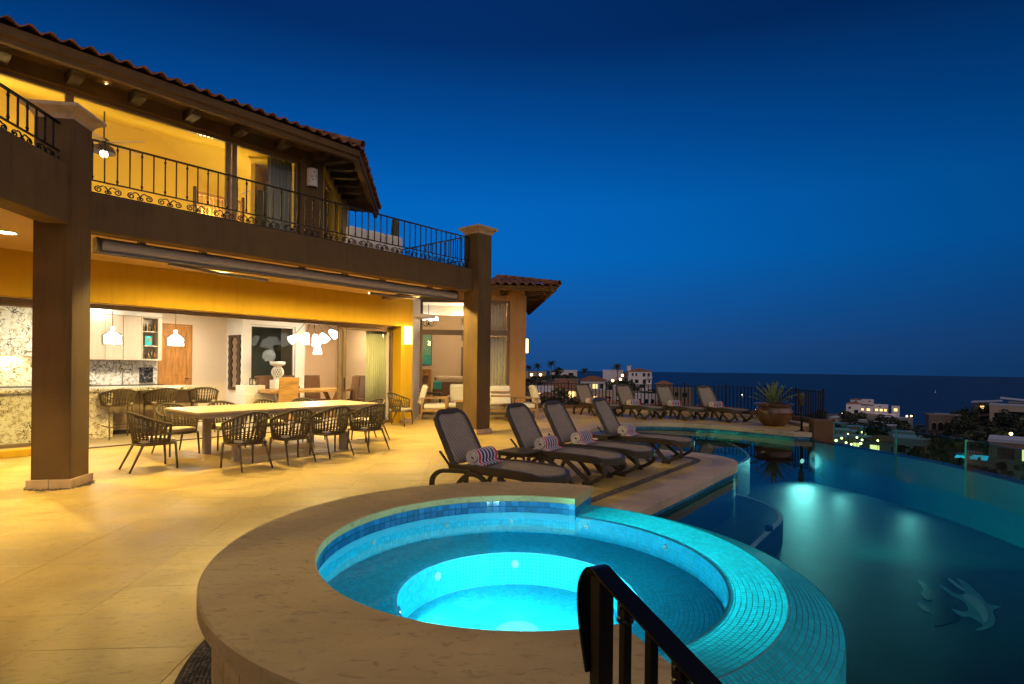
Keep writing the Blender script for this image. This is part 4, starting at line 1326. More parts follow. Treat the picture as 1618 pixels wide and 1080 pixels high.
# ---- interior of the ground floor
m = V(); m.box(-9, 9.4, 3.45, 10.2, -0.02, 0.006); tag(m.build('room_floor', 'room_floor', villa))
m = V(); m.box(-9, 9.4, 3.55, 10.2, 3.02, 3.12); m.build('room_ceiling', 'room_white', villa)
m = V(); m.box(-9, 5.25, 8.2, 8.35, 0, 3.02); m.box(9.2, 9.4, 4.6, 10.2, 0, 3.02); m.build('room_wall', 'room_cream', villa)
m = V(); m.box(5.25, 5.40, 7.12, 8.4, 0, 3.02); m.box(5.40, 5.46, 7.12, 7.3, 0, 3.02)
m.box(5.46, 6.86, 7.12, 7.30, 0, 1.10); m.box(5.46, 6.86, 7.12, 7.30, 2.74, 3.02); m.box(6.86, 7.16, 7.12, 7.30, 0, 3.02)
m.build('room_wall', 'room_white', villa)
m = V(); m.box(7.16, 9.2, 8.6, 8.75, 0, 3.02); m.box(7.161, 7.30, 7.30, 8.6, 0, 3.02); m.build('room_wall', 'room_cream', villa)
window(5.47, 6.85, 1.11, 2.73, Matrix.Translation((0, 7.13, 0)), 'inner_window', 0.05, 0.04, glass='pane', mat='room_white')
m = V(); m.box(5.40, 7.16, 8.60, 8.7, 0, 3.02); m.build('room_wall', 'window_reflection_tone', villa)  # wall tone stands for the reflection in the inner window pane

for a, b, pw, c in (((1.2, 6.4, 2.9), (1.2, 6.6, 0), 95, (1.0, 0.86, 0.62)), ((3.6, 6.6, 2.9), (3.6, 6.9, 0), 80, (1.0, 0.86, 0.64)),
                    ((-1.6, 6.4, 2.9), (-1.6, 6.8, 0), 90, (1.0, 0.82, 0.52)), ((6.6, 5.3, 2.9), (6.6, 5.6, 0), 60, (1.0, 0.80, 0.52)), ((8.3, 6.6, 2.9), (8.3, 6.6, 0), 45, (1.0, 0.66, 0.34))):
    lamp('ceiling_light', 'AREA', a, pw, c, villa, 0.22, b)

# ---- right wing with the tall window
MW = Matrix.Translation((9.90, 4.85, 0)) @ Matrix.Rotation(radians(-46), 4, 'Z')
def WP(x, y, z=0.0):
    p = MW @ Vector((x, y, z)); return (p.x, p.y, p.z)
m = MB(MW)
m.box(2.93, 3.47, 0.0, 0.25, 0.0, 4.16); m.box(-0.1, 2.93, 0.0, 0.25, 3.75, 4.16); m.box(3.22, 3.47, 0.25, 7.5, 0.0, 4.16)
m.build('wing_wall', 'stucco_tan', villa, bevel=0.01)
window(0.0, 2.925, 0.02, 3.745, MW, 'tall_window', 0.085, 0.06, mull=((1.40, 1.49),), trans=((2.595, 2.765),))
wroof = sweep([(-1.0, -0.9), (4.37, -0.9), (4.37, 7.5)], [(-1.0, 4.10), (-0.14, 4.08), (-0.13, 3.98), (-0.04, 3.98), (-0.02, 4.04), (0.0, 4.05), (0.0, 4.13), (-1.0, 4.36)], MW, 'roof', 'stucco', villa)
m = MB(MW)
P2 = radians(14)
hz = lambda q: 4.15 + q * math.tan(P2)
m.add([(-2.5, -0.88, 4.15), (4.35, -0.88, 4.15), (0.6, 2.87, hz(3.75)), (-2.5, 2.87, hz(3.75))], [(0, 1, 2, 3)])
m.add([(4.35, -0.88, 4.15), (4.35, 7.5, 4.15), (0.6, 7.5, hz(3.75)), (0.6, 2.87, hz(3.75))], [(0, 1, 2, 3)])
m.build('roof_deck', 'roof_deck', wroof)
for row in range(5):
    for k in range(26):
        x = 4.26 - 0.256 * k - (0.0 if row == 0 else 0.0)
        if x < -2.2 or x > 4.30 - row * 0.38 + 0.05: continue
        put_tile(MW @ Matrix.Translation((x, -0.99 + row * 0.38, 4.185 + row * 0.095)) @ Matrix.Rotation(P2, 4, 'X'), wroof)
for k in range(22):
    put_tile(MW @ Matrix.Translation((4.46, -0.80 + 0.256 * k, 4.185)) @ Matrix.Rotation(radians(90), 4, 'Z') @ Matrix.Rotation(P2, 4, 'X'), wroof)
for k in range(7):
    hc = MB(); hc.lathe([(0.10, 0.0), (0.085, 0.42), (0.07, 0.42), (0.085, 0.0)], 10, (0, 0, 0), -0.35, pi + 0.35)
    hdir = Vector((-1, 1, math.tan(P2))).normalized()
    o = hc.build('ridge_tile', 'roof_tile', wroof, auto=50)
    o.matrix_local = MW @ Matrix.Translation((4.42, -0.95, 4.20)) @ Matrix.Translation(hdir * (0.38 * k)) @ hdir.to_track_quat('Z', 'Y').to_matrix().to_4x4()
for x in (0.75, 1.72, 2.69):
    corbel(MW @ Matrix.Translation((x, 0.0, 4.09)), 0.5)
corbel(MW @ Matrix.Translation((3.47, 0.0, 4.09)) @ Matrix.Rotation(radians(45), 4, 'Z'), 1.0, 0.18)
corbel(MW @ Matrix.Translation((3.47, 0.9, 4.09)) @ Matrix.Rotation(radians(90), 4, 'Z'), 0.6, 0.17)
# wing interior
m = MB(MW); m.box(-0.05, 3.22, 0.25, 6.2, -0.02, 0.03); m.build('room_floor', 'room_floor', villa)
m = MB(MW); m.box(-1.3, 3.2, 4.6, 4.75, 0, 4.1); m.box(-1.3, -1.2, 0.3, 4.6, 0, 4.1); m.build('room_wall', 'room_cream', villa)
m = MB(MW); m.box(-1.3, 3.2, 0.3, 4.6, 3.80, 3.9); m.box(-1.2, 3.2, 2.3, 2.5, 3.45, 3.80); m.build('room_ceiling', 'room_white', villa)
window(1.25, 2.10, 0.25, 2.35, MW @ Matrix.Translation((0, 4.48, 0)), 'inner_window', 0.05, 0.04, glass='window_dark')
window(1.25, 2.10, 2.62, 3.5, MW @ Matrix.Translation((0, 4.48, 0)), 'inner_window', 0.05, 0.04, glass='window_dark')
lamp('room_light', 'POINT', WP(1.2, 2.2, 3.2), 100, (1.0, 0.68, 0.36), villa, 0.2)
lamp('room_light', 'POINT', WP(2.4, 1.6, 3.0), 45, (1.0, 0.68, 0.40), villa, 0.15)

# ================================================================== LAMPS ON THE TERRACE
LW = (1.0, 0.70, 0.21)
dl0 = None
for i, (s_, y_, pw_, cone_) in enumerate(((6.45, 0.95, 500, 172), (4.30, 0.95, 500, 172), (2.15, 0.95, 590, 172), (-0.6, 1.5, 420, 125), (-3.1, -1.5, 560, 116), (-4.6, 0.9, 160, 110), (-2.2, 2.2, 300, 112))):
    names = ['above the far end of the dining table', 'above the chairs at the right of the table', 'above the middle of the dining table', 'just right of the left column',
             'under the left balcony nearest the pool', 'farthest left under the balcony', 'over the kitchen glazing at left']
    t = thing('downlight', 'small round recessed ceiling lamp ' + names[i], 'ceiling lamp', H(s_, y_, 3.43), 0, 'recessed lamps in the terrace ceiling')
    m = MB(); m.lathe([(0.135, -0.002), (0.135, -0.012), (0.111, -0.018), (0.111, -0.002)], 24); m.build('trim_ring', 'jet_white', t, smooth=True)
    m = MB(); m.disc((0, 0, -0.014), 0.11, 24, (0, 0, -1)); m.build('lens', 'lamp_warm', t)
    lamp('lamp_light', 'SPOT', (0, 0, -0.06), pw_, LW, t, 0.045, (0, 0, -1), cone_, 0.45)

for s_, lb in ((0.9, 'added fill lamp in the upper eave nearest the left column'), (2.35, 'added fill lamp in the upper eave over the middle of the upper window')):  # added lamps with no known source, brightening coping and terrace
    t = thing('downlight', lb, 'ceiling lamp', H(s_, 2.92, 6.585), 0, 'added fill lamps in the upper eave')
    m = MB(); m.lathe([(0.04, -0.002), (0.04, -0.012), (0.019, -0.014), (0.019, -0.002)], 20); m.build('trim_ring', 'jet_white', t, smooth=True)
    m = MB(); m.disc((0, 0, -0.004), 0.018, 16, (0, 0, -1)); m.build('lens', 'lamp_warm', t)
    lamp('lamp_light', 'SPOT', (0, 0, -0.05), 900, LW, t, 0.05, (0.75, -0.63, -0.85), 90, 0.5)

def sconce(name, loc, rz, label, lit=True, r=0.125, h=0.50, power=30):
    t = thing(name, label, 'wall lamp', loc, rz)
    m = MB(); N_ = 16
    m.lathe([(r, 0.0), (r, h)], N_, (0, 0, 0), pi, 2 * pi)
    m.lathe([(r - 0.008, h), (r - 0.008, 0.0)], N_, (0, 0, 0), pi, 2 * pi)
    m.lathe([(r - 0.008, 0.0), (r, 0.0)], N_, (0, 0, 0), pi, 2 * pi)
    m.lathe([(r, h), (r - 0.008, h)], N_, (0, 0, 0), pi, 2 * pi)
    m.build('shade', 'sconce_glow' if lit else 'cantera_white', t, auto=40)
    if not lit:
        for k, (a, z) in enumerate(((-1.9, .15), (-1.3, .25), (-1.7, .33), (-2.1, .22))):
            q = MB(); q.disc((cos(a) * (r + .001), sin(a) * (r + .001), z), 0.018, 8, (cos(a), sin(a), 0)); q.build('cutout', 'frame_metal', t)
    m = MB(); m.box(-0.05, 0.05, -0.012, 0.0, 0.08, h - 0.08); m.build('back_plate', 'brass', t)
    if lit:
        lamp('lamp_light', 'POINT', (0, -r - 0.07, h / 2), power, (1.0, 0.58, 0.18), t, 0.09)
        m = MB(); m.disc((0, -0.06, h + 0.001), 0.03, 10); m.build('bulb', 'lamp_warm', t)
    return t
sconce('wall_sconce', H(7.96, 3.095, 2.17), VROT, 'glowing curved wall lamp on the gold pier beside the sliding door', power=55)
sconce('wall_sconce', WP(3.475, 0.35, 2.05) and tuple(VM @ MW @ Vector((3.475, 0.35, 2.05))), VROT + radians(44), 'glowing wall lamp on the outer corner of the right wing', h=0.46, r=0.10, power=28)
sconce('wall_sconce', H(5.02, 3.095, 5.80), VROT, 'unlit white curved wall lamp on the upper wall', lit=False, r=0.13, h=0.42)

# ================================================================== AWNING
aw = thing('awning', 'rolled up taupe awning cassette mounted under the balcony beam', 'awning', (OX, OY, 0), VROT)
AY, AZ = 0.40, 3.235
m = MB()
for dz, rr in ((0, 0.085),):
    m.tube([(0.24, AY, AZ), (7.16, AY, AZ)], 0.088, 16)
m.build('fabric_roll', 'awning_fabric', aw, smooth=False, auto=40)
m = MB(); m.bar([(0.20, AY + 0.05, AZ + 0.097), (7.2, AY + 0.05, AZ + 0.097)], 0.17, 0.014); m.bar([(0.2, AY + 0.13, AZ), (7.2, AY + 0.13, AZ)], 0.018, 0.2); m.build('hood', 'awning_metal', aw, bevel=0.004)
for x in (0.20, 7.19):
    m = MB(); k = [(AY - 0.10, AZ - 0.02), (AY - 0.04, AZ + 0.11), (AY + 0.14, AZ + 0.11), (AY + 0.15, AZ - 0.10), (AY + 0.02, AZ - 0.12), (AY - 0.08, AZ - 0.09)]
    vs = [(x - 0.02, y, z) for y, z in k] + [(x + 0.02, y, z) for y, z in k]
    m.add(vs, [tuple(range(5, -1, -1)), tuple(range(6, 12))] + [(i, (i + 1) % 6, 6 + (i + 1) % 6, 6 + i) for i in range(6)])
    m.build('end_cap', 'awning_metal', aw, bevel=0.006)
m = MB(); m.bar([(0.22, AY - 0.055, AZ - 0.095), (7.18, AY - 0.055, AZ - 0.095)], 0.035, 0.035); m.build('front_bar', 'awning_metal', aw, bevel=0.008)
for x in (0.75, 1.6, 3.3, 4.2, 5.1, 6.4, 6.9):
    m = MB(); m.box(x - 0.04, x + 0.04, AY - 0.03, AY + 0.10, AZ + 0.10, 3.43); m.build('bracket', 'awning_metal', aw, bevel=0.004)
for x0, x1, x2 in ((1.15, 1.75, 2.75), (6.6, 6.1, 4.95)):
    m = MB(); m.bar([(x0, AY + 0.16, AZ - 0.10), (x1, AY + 0.19, AZ - 0.13)], 0.05, 0.05); m.bar([(x1, AY + 0.20, AZ - 0.135), (x2, AY + 0.26, AZ - 0.15)], 0.06, 0.05)
    m.sphere((x2, AY + 0.26, AZ - 0.15), 0.038, 10, 6)
    m.build('folding_arm', 'awning_metal', aw, bevel=0.006)

# ================================================================== DINING FURNITURE
def chair_proto(label, cat, name, group, loc, rz, seat_h=0.46, back_top=0.86, front_top=0.68, stool=False):
    t = thing(name, label, cat, loc, rz, group)
    # local: front is +y
    m = MB()
    k = []
    for i in range(28):
        a = 2 * pi * i / 28
        x = 0.255 * (abs(cos(a)) ** 0.6) * (1 if cos(a) >= 0 else -1); y = 0.25 * (abs(sin(a)) ** 0.6) * (1 if sin(a) >= 0 else -1) + 0.02
        k.append((x, y))
    def ring(sc, z): return [(x * sc, y * sc, z) for x, y in k]
    vs = ring(0.96, seat_h - 0.055) + ring(1.0, seat_h - 0.035) + ring(1.0, seat_h - 0.012) + ring(0.93, seat_h)
    fs = [tuple(range(27, -1, -1))]
    for r in range(3):
        fs += [(r * 28 + i, r * 28 + (i + 1) % 28, (r + 1) * 28 + (i + 1) % 28, (r + 1) * 28 + i) for i in range(28)]
    fs.append(tuple(84 + i for i in range(28)))
    m.add(vs, fs)
    m.build('seat_cushion', 'cushion', t, auto=50)
    m = MB(); m.tube([(x * 1.03, y * 1.03, seat_h - 0.075) for x, y in k], 0.016, 6, True); m.box(-0.2, 0.2, -0.2, 0.22, seat_h - 0.085, seat_h - 0.06)
    m.build('seat_frame', 'chair_metal', t, smooth=False)
    for sx in (-1, 1):
        m = MB(); m.tube([(sx * 0.235, 0.235, seat_h - 0.07), (sx * 0.25, 0.26, 0.0)], [0.019, 0.013], 8); m.build('leg', 'chair_metal', t, smooth=True)
        m = MB(); m.tube([(sx * 0.20, -0.18, seat_h - 0.07), (sx * 0.235, -0.36, 0.0)], [0.019, 0.013], 8); m.build('leg', 'chair_metal', t, smooth=True)
    # the back: a top rail round the rear, ropes hung from it to the seat frame
    def shell(a, f):            # a: -1..1 round the back, f: 0 bottom..1 top
        th = a * radians(112)
        zt = front_top + (back_top - front_top) * (0.5 + 0.5 * cos(a * pi)) ** 0.8
        zb = seat_h - 0.075
        flare = 1.0 + 0.16 * f * (0.4 + 0.6 * cos(th * 0.5))
        rx, ry = 0.272 * flare, 0.275 * flare + 0.035 * f
        return (rx * sin(th) * (1.0 if abs(a) < .9 else 1.0), -ry * cos(th) + 0.03, zb + (zt - zb) * f)
    m = MB()
    top = [shell(-1, f) for f in (0.0, 0.4, 0.8)] + [shell(-1 + 2 * i / 26, 1.0) for i in range(27)] + [shell(1, f) for f in (0.8, 0.4, 0.0)]
    m.tube(top, 0.0195, 8)
    m.build('top_rail', 'bronze_rope', t, smooth=True)
    m = MB()
    ns = 21
    for i in range(1, ns):
        a = -1 + 2 * i / ns
        for da in (-0.022, 0.022):
            m.tube([shell(a + da + 0.04 * f * (1 if da > 0 else -1) + 0.05 * f, f) for f in (0.0, 0.5, 1.0)], 0.0095, 4)
    for f in (0.06, 0.13, 0.20, 0.27, 0.42, 0.56, 0.70) if not stool else (0.1, 0.2, .3, .4, .5, .6, .7, .8, .9):
        m.tube([shell(-1 + 2 * i / 20, f) for i in range(21)], 0.0115 if f < 0.3 else 0.008, 4)
    w = m.build('rope_weave', 'bronze_rope', t, smooth=True); w['kind'] = 'stuff'
    if stool:
        m = MB()
        for z in (0.26,):
            m.tube([(-0.24, 0.25, z), (0.24, 0.25, z), (0.22, -0.29, z), (-0.22, -0.29, z)], 0.011, 6, True)
        m.build('foot_rest', 'chair_metal', t, smooth=True)
    return t
DC = 'woven rope dining chair '
GRP = 'woven rope dining chairs'
chairs = [
    (0.93, 0.47, -pi / 2, 'at the left head of the terrace table, seen from its side'),
    (1.90, -0.47, 0.05, 'on the pool side of the table, first from left column'),
    (2.67, -0.42, -0.02, 'on the pool side of the table, second from left column'),
    (3.45, -0.33, 0.0, 'on the pool side of the table, third from left column'),
    (4.26, -0.26, 0.06, 'on the pool side of the table, fourth from left column'),
    (1.68, 1.68, pi + 0.15, 'on the kitchen side of the table, at its left corner'),
    (2.55, 1.78, pi, 'on the kitchen side, in front of the middle bar stool'),
    (3.40, 1.78, pi - 0.05, 'on the kitchen side, in front of the carved mirror'),
    (4.20, 1.75, pi, 'on the kitchen side, nearest the sliding door'),
    (5.08, 0.82, pi / 2, 'at the right head of the terrace table'),
    (7.33, 2.62, pi + 0.45, 'standing apart below the glowing wall lamp')]
c0 = None
for s_, y_, r_, lb in chairs:
    if c0 is None:
        c0 = chair_proto(DC + lb, 'chair', 'dining_chair', GRP, H(s_, y_), VROT + r_)
    else:
        dup(c0, H(s_, y_), VROT + r_, DC + lb)
tb = thing('dining_table', 'long pale stone topped dining table on the terrace', 'table', H(3.08, 0.75), VROT)
for x0, x1 in ((-1.68, -0.003), (0.003, 1.68)):
    m = MB(); m.box(x0, x1, -0.70, 0.70, 0.80, 0.835); m.build('tabletop', 'table_top', tb, bevel=0.006)
m = MB(); m.box(-1.60, 1.60, -0.62, -0.57, 0.73, 0.798); m.box(-1.60, 1.60, 0.57, 0.62, 0.73, 0.798); m.box(-1.60, -1.55, -0.57, 0.57, 0.73, 0.798); m.box(1.55, 1.60, -0.57, 0.57, 0.73, 0.798)
m.build('apron', 'table_leg', tb, bevel=0.004)
for x in (-1.05, 0.93):
    for y in (-0.60, 0.56):
        m = MB(); m.box(x - 0.06, x + 0.06, y - 0.05, y + 0.05, 0, 0.729); m.build('leg', 'table_leg', tb, bevel=0.006)

# ================================================================== KITCHEN
isl = thing('kitchen_island', 'long kitchen island in black and white patterned stone', 'kitchen island', (OX, OY, 0), VROT)
m = MB(); m.box(-0.9, 3.62, 4.86, 6.30, 0.985, 1.04); m.build('worktop', 'patterned_stone', isl, bevel=0.006)
m = MB(); m.box(-0.85, 1.58, 4.96, 6.2, 0.006, 0.984); m.build('stone_front', 'patterned_stone', isl, bevel=0.004)
for x0 in (1.585, 2.20, 2.82):
    m = MB(); m.box(x0, x0 + 0.605, 5.42, 6.2, 0.10, 0.984); m.build('panel', 'island_panel', isl, bevel=0.005)
m = MB(); m.box(1.585, 3.42, 5.46, 6.15, 0.006, 0.099); m.build('plinth', 'black_stone', isl)
m = MB(); m.tube([(2.05, 6.1, 1.04), (2.05, 6.1, 1.34), (2.05, 6.02, 1.40), (2.05, 5.92, 1.36)], 0.014, 8); m.build('tap', 'steel', isl, smooth=True)
st0 = None
for s_, r_, lb in ((1.62, 0.0, 'at the island, nearest the left column'), (2.42, 0.05, 'at the middle of the kitchen island'), (3.30, -0.35, 'turned at the right end of the kitchen island')):
    lb = 'woven back bar stool ' + lb
    if st0 is None:
        st0 = chair_proto(lb, 'bar stool', 'bar_stool', 'bar stools at the kitchen island', H(s_, 4.78), VROT + r_, 0.76, 1.03, 0.90, True)
    else:
        dup(st0, H(s_, 4.78), VROT + r_, lb)
kc = thing('kitchen_units', 'pale wood kitchen wall cupboards over a black worktop', 'kitchen units', (OX, OY, 0), VROT)
m = MB(); m.box(-2.5, 3.36, 7.58, 8.18, 0.006, 0.96); m.build('base_unit', 'cabinet', kc, bevel=0.004)
m = MB(); m.box(-2.5, 3.40, 7.54, 8.19, 0.961, 1.01); m.build('worktop', 'black_stone', kc, bevel=0.004)
m = MB(); m.box(0.95, 3.40, 8.165, 8.195, 1.012, 1.645); m.build('backsplash', 'white_stone', kc)
m = MB(); m.box(2.98, 3.30, 8.135, 8.163, 1.05, 1.46); m.build('dark_tile', 'black_veined', kc)
for x0, x1 in ((0.95, 1.55), (1.56, 2.12), (2.13, 2.51), (2.52, 2.92)):
    m = MB(); m.box(x0 + 0.003, x1 - 0.003, 7.80, 7.82, 1.65, 2.80); d_ = m.build('cupboard_door', 'cabinet', kc, bevel=0.003)
m = MB(); m.box(0.95, 2.92, 7.823, 8.19, 1.65, 2.80); m.box(2.925, 2.955, 7.80, 8.19, 1.65, 2.80); m.box(3.31, 3.40, 7.80, 8.19, 1.65, 2.80)
for z0, z1 in ((1.65, 1.69), (2.02, 2.045), (2.40, 2.425), (2.77, 2.80)): m.box(2.956, 3.309, 7.80, 8.18, z0, z1)
m.box(2.956, 3.309, 8.16, 8.18, 1.69, 2.77)
m.build('cupboard', 'cabinet', kc)
m = MB(); m.box(0.95, 3.40, 7.78, 8.19, 2.81, 3.015); m.build('bulkhead', 'room_white', kc)
m = MB(); m.box(-2.5, 0.93, 8.14, 8.195, 1.012, 1.70); m.build('backsplash', 'patterned_stone', kc)
m = MB(); m.box(-2.5, 0.93, 7.86, 8.195, 1.72, 3.015); m.build('hood', 'white_stone', kc)
for xx in (-0.5, 0.4): lamp('shelf_light', 'AREA', (xx, 7.98, 1.70), 14, (1.0, 0.72, 0.32), kc, 0.3, (xx, 8.12, 1.2))
lamp('cove_light', 'AREA', (2.0, 7.7, 2.98), 12, (1.0, 0.92, 0.80), kc, 0.3, (2.0, 7.9, 2.7))
bi = 0
for zz, nb in ((2.426, 5), (1.691, 5)):
    for q in range(nb):
        lb = ('dark' if q % 2 else 'amber') + ' glass bottle, ' + ('first', 'second', 'third', 'fourth', 'fifth')[q] + ' from left on the ' + ('top' if zz > 2 else 'bottom') + ' cupboard shelf'
        m = MB(); h = random.uniform(0.16, 0.21)
        m.lathe([(0.0005, 0), (0.026, 0), (0.028, h * .6), (0.012, h * .78), (0.011, h), (0.0005, h)], 10)
        tag(m.build('bottle', 'bottle_dark' if q % 2 else 'bottle_amber', None, smooth=True, loc=H(2.99 + 0.068 * q, 7.92, zz)), lb, 'bottle', 'bottles in the open cupboard')
fr_ = thing('picture_frame', 'small turquoise starfish picture on the middle kitchen shelf', 'picture', H(3.12, 7.93, 2.047), VROT)
m = MB(); m.box(-0.08, 0.08, 0, 0.02, 0.0, 0.26); m.build('board', 'teal_paint', fr_, bevel=0.003)
m = MB()
pts = []
for k in range(10):
    a = pi / 2 + pi * k / 5; r = 0.065 if k % 2 == 0 else 0.026
    pts.append((r * cos(a) + 0.02, -0.006, 0.16 + r * sin(a)))
m.add(pts + [(p[0], 0.0, p[2]) for p in pts], [tuple(range(10))] + [(i, (i + 1) % 10, 10 + (i + 1) % 10, 10 + i) for i in range(10)])
m.build('starfish', 'brass', fr_)
# door of the larder
dr = thing('larder_door', 'panelled honey oak door beside the kitchen cupboards', 'door', H(3.46, 8.185, 0.0), VROT)
m = MB(); m.box(-0.03, 0.0, -0.03, 0.01, 0, 2.68); m.box(0.80, 0.83, -0.03, 0.01, 0, 2.68); m.box(0, 0.80, -0.03, 0.01, 2.64, 2.68); m.build('frame', 'oak_door', dr, bevel=0.004)
m = MB(); m.box(0.004, 0.12, -0.022, 0.008, 0.01, 2.635); m.box(0.68, 0.796, -0.022, 0.008, 0.01, 2.635)
for z0, z1 in ((0.01, 0.2), (1.08, 1.22), (2.48, 2.635)): m.box(0.12, 0.68, -0.0215, 0.008, z0, z1)
m.build('rails', 'oak_door', dr, bevel=0.004)
for z0, z1 in ((0.2, 1.08), (1.22, 2.48)):
    m = MB(); m.box(0.14, 0.66, -0.012, 0.004, z0 + 0.02, z1 - 0.02); m.box(0.12, 0.68, -0.004, 0.006, z0, z1); m.build('panel', 'oak_door', dr, bevel=0.012)
m = MB(); m.tube([(0.74, -0.022, 1.15), (0.74, -0.06, 1.15), (0.64, -0.06, 1.15)], 0.012, 8); m.build('handle', 'black_metal', dr, smooth=True)

def pendant(s_, lb):
    t = thing('pendant_lamp', lb, 'pendant lamp', H(s_, 5.6, 0), VROT, 'glass pendants over the island')
    m = MB(); m.tube([(0, 0, 3.0), (0, 0, 2.40)], 0.009, 6); m.lathe([(0.06, 3.0), (0.06, 3.018)], 16); m.build('rod', 'brass', t, smooth=True)
    m = MB(); m.lathe([(0.045, 2.40), (0.045, 2.30), (0.19, 2.20), (0.20, 2.17), (0.20, 1.97)], 28); m.build('glass_shade', 'pane', t, smooth=True)
    m = MB(); m.lathe([(0.035, 2.37), (0.04, 2.28), (0.165, 2.18), (0.17, 2.03), (0.14, 2.0), (0.0005, 2.0)], 24); m.build('glow_bulb', 'shade_glow', t, smooth=True)
    lamp('lamp_light', 'POINT', (0, 0, 1.90), 16, (1.0, 0.86, 0.62), t, 0.1)
pendant(1.72, 'glass pendant lamp over the island in front of the pale cupboards')
pendant(2.98, 'glass pendant lamp over the island in front of the oak door')

# ================================================================== INNER DINING ROOM
ch = thing('chandelier', 'chandelier of clustered white bell shades on brown stems', 'chandelier', H(6.72, 5.9, 0), VROT)
m = MB(); m.lathe([(0.16, 3.015), (0.16, 2.97), (0.05, 2.93)], 20); m.build('ceiling_plate', 'brass', ch, smooth=True)
for k, (x, y, z, tilt) in enumerate(((-0.52, 0.1, 2.33, -1.0), (-0.36, -0.2, 2.36, -0.7), (-0.10, 0.2, 2.32, -0.2), (-0.02, -0.25, 2.26, -0.1), (0.16, 0.1, 2.34, 0.25), (0.10, -0.1, 2.02, 0.0), (0.46, 0.15, 2.40, 0.7), (0.58, -0.15, 2.52, 1.0), (0.30, 0.35, 2.30, 0.4))):
    top = Vector((0.04 * x, 0.04 * y, 2.94)); end = Vector((x * 0.9, y * 0.9, z + 0.16))
    m = MB(); m.tube([top, top * 0.5 + end * 0.5 + Vector((0, 0, 0.05)), end], 0.009, 5); st_ = m.build('stem', 'dark_wood', ch, smooth=True)
    R_ = Matrix.Translation((x, y, z)) @ Matrix.Rotation(-tilt, 4, 'Y')
    m = MB(R_); m.lathe([(0.035, 0.15), (0.06, 0.13), (0.10, 0.02), (0.13, -0.13), (0.122, -0.13), (0.0005, -0.09)], 16); m.build('bell_shade', 'shade_glow', ch, smooth=True)
lamp('lamp_light', 'POINT', (0, 0, 1.85), 22, (1.0, 0.86, 0.66), ch, 0.2)

it = thing('slab_table', 'live edge wooden dining table inside the house', 'table', H(6.62, 6.0, 0), VROT)
sl = [(-1.28, -0.40), (-0.9, -0.50), (-0.3, -0.46), (0.4, -0.53), (1.0, -0.48), (1.26, -0.36), (1.28, 0.38), (0.8, 0.52), (0.1, 0.47), (-0.6, 0.53), (-1.25, 0.42)]
m = MB(); m.prism([(p.x, p.y) for p in catmull([(x, y, 0) for x, y in sl], 3, True)], 0.79, 0.87); m.build('slab_top', 'slab_wood', it, bevel=0.008)
for x in (-0.75, 0.75):
    m = MB(); m.bar([(x, -0.36, 0.02), (x, 0.30, 0.79)], 0.10, 0.09, (1, 0, 0)); m.build('leg', 'slab_wood', it, bevel=0.006)
    m = MB(); m.bar([(x + 0.11, 0.36, 0.02), (x + 0.11, -0.30, 0.79)], 0.10, 0.09, (1, 0, 0)); m.build('leg', 'slab_wood', it, bevel=0.006)
def parsons(loc, rz, mat, label):
    t = thing('high_back_chair', label, 'chair', loc, rz, 'high backed chairs round the slab table')
    m = MB(); m.box(-0.24, 0.24, -0.22, 0.26, 0.40, 0.50); m.build('seat', mat, t, bevel=0.015)
    m = MB()
    m.add([(-0.25, -0.24, 0.12), (0.25, -0.24, 0.12), (0.25, -0.17, 0.12), (-0.25, -0.17, 0.12), (-0.27, -0.36, 1.24), (0.27, -0.36, 1.24), (0.27, -0.31, 1.24), (-0.27, -0.31, 1.24)],
          [(3, 2, 1, 0), (4, 5, 6, 7), (0, 1, 5, 4), (1, 2, 6, 5), (2, 3, 7, 6), (3, 0, 4, 7)])
    m.build('backrest', mat, t, bevel=0.012)
    for x in (-0.2, 0.2):
        for y in (-0.19, 0.22):
            m = MB(); m.box(x - 0.025, x + 0.025, y - 0.025, y + 0.025, 0.006, 0.40 if y > 0 else 0.12); m.build('leg', 'dark_wood', t)
parsons(H(5.42, 5.12), VROT, 'slab_wood', 'honey coloured high back chair with its back to the terrace')
parsons(H(5.85, 6.75), VROT + pi, 'brown_leather', 'brown high back chair behind the slab table at its left')
parsons(H(6.75, 6.85), VROT + pi, 'brown_leather', 'brown high back chair behind the middle of the slab table')
parsons(H(7.45, 6.85), VROT + pi, 'brown_leather', 'brown high back chair behind the slab table at its right')
parsons(H(7.62, 5.55), VROT + pi / 2 - 0.2, 'brown_leather', 'brown high back chair at the right end of the slab table')
parsons(H(8.55, 6.3), VROT + pi / 2 + 0.5, 'brown_leather', 'dark high back chair seen through the sliding door glass')

mr = thing('carved_mirror', 'tall mirror in a scalloped carved wood frame', 'mirror', H(5.245, 7.22, 0.84), VROT)
m = MB()
N2 = 40
def scal(z): return 0.035 * sin(z * 2 * pi / 0.22)
for side in (-1, 1):
    pts_o = []; pts_i = []
    for i in range(N2 + 1):
        z = 1.56 * i / N2
        pts_o.append((0.37 + (0.36 + scal(z) * 0.5) * side, z)); pts_i.append((0.37 + (0.18 + scal(z)) * side, z))
    for i in range(N2):
        a, b, c, d_ = pts_o[i], pts_o[i + 1], pts_i[i + 1], pts_i[i]
        m.add([(-0.045, p[0], p[1]) for p in (a, b, c, d_)] + [(0.0, p[0], p[1]) for p in (a, b, c, d_)], [(0, 1, 2, 3), (7, 6, 5, 4), (0, 4, 5, 1), (2, 6, 7, 3)])
m.box(-0.05, 0.0, 0.01, 0.73, 1.50, 1.58); m.box(-0.05, 0.0, 0.01, 0.73, -0.02, 0.06)
m.build('frame', 'dark_wood', mr)
m = MB(); m.box(-0.02, -0.004, 0.15, 0.59, 0.05, 1.5); m.build('mirror_glass', 'mirror_glass', mr)

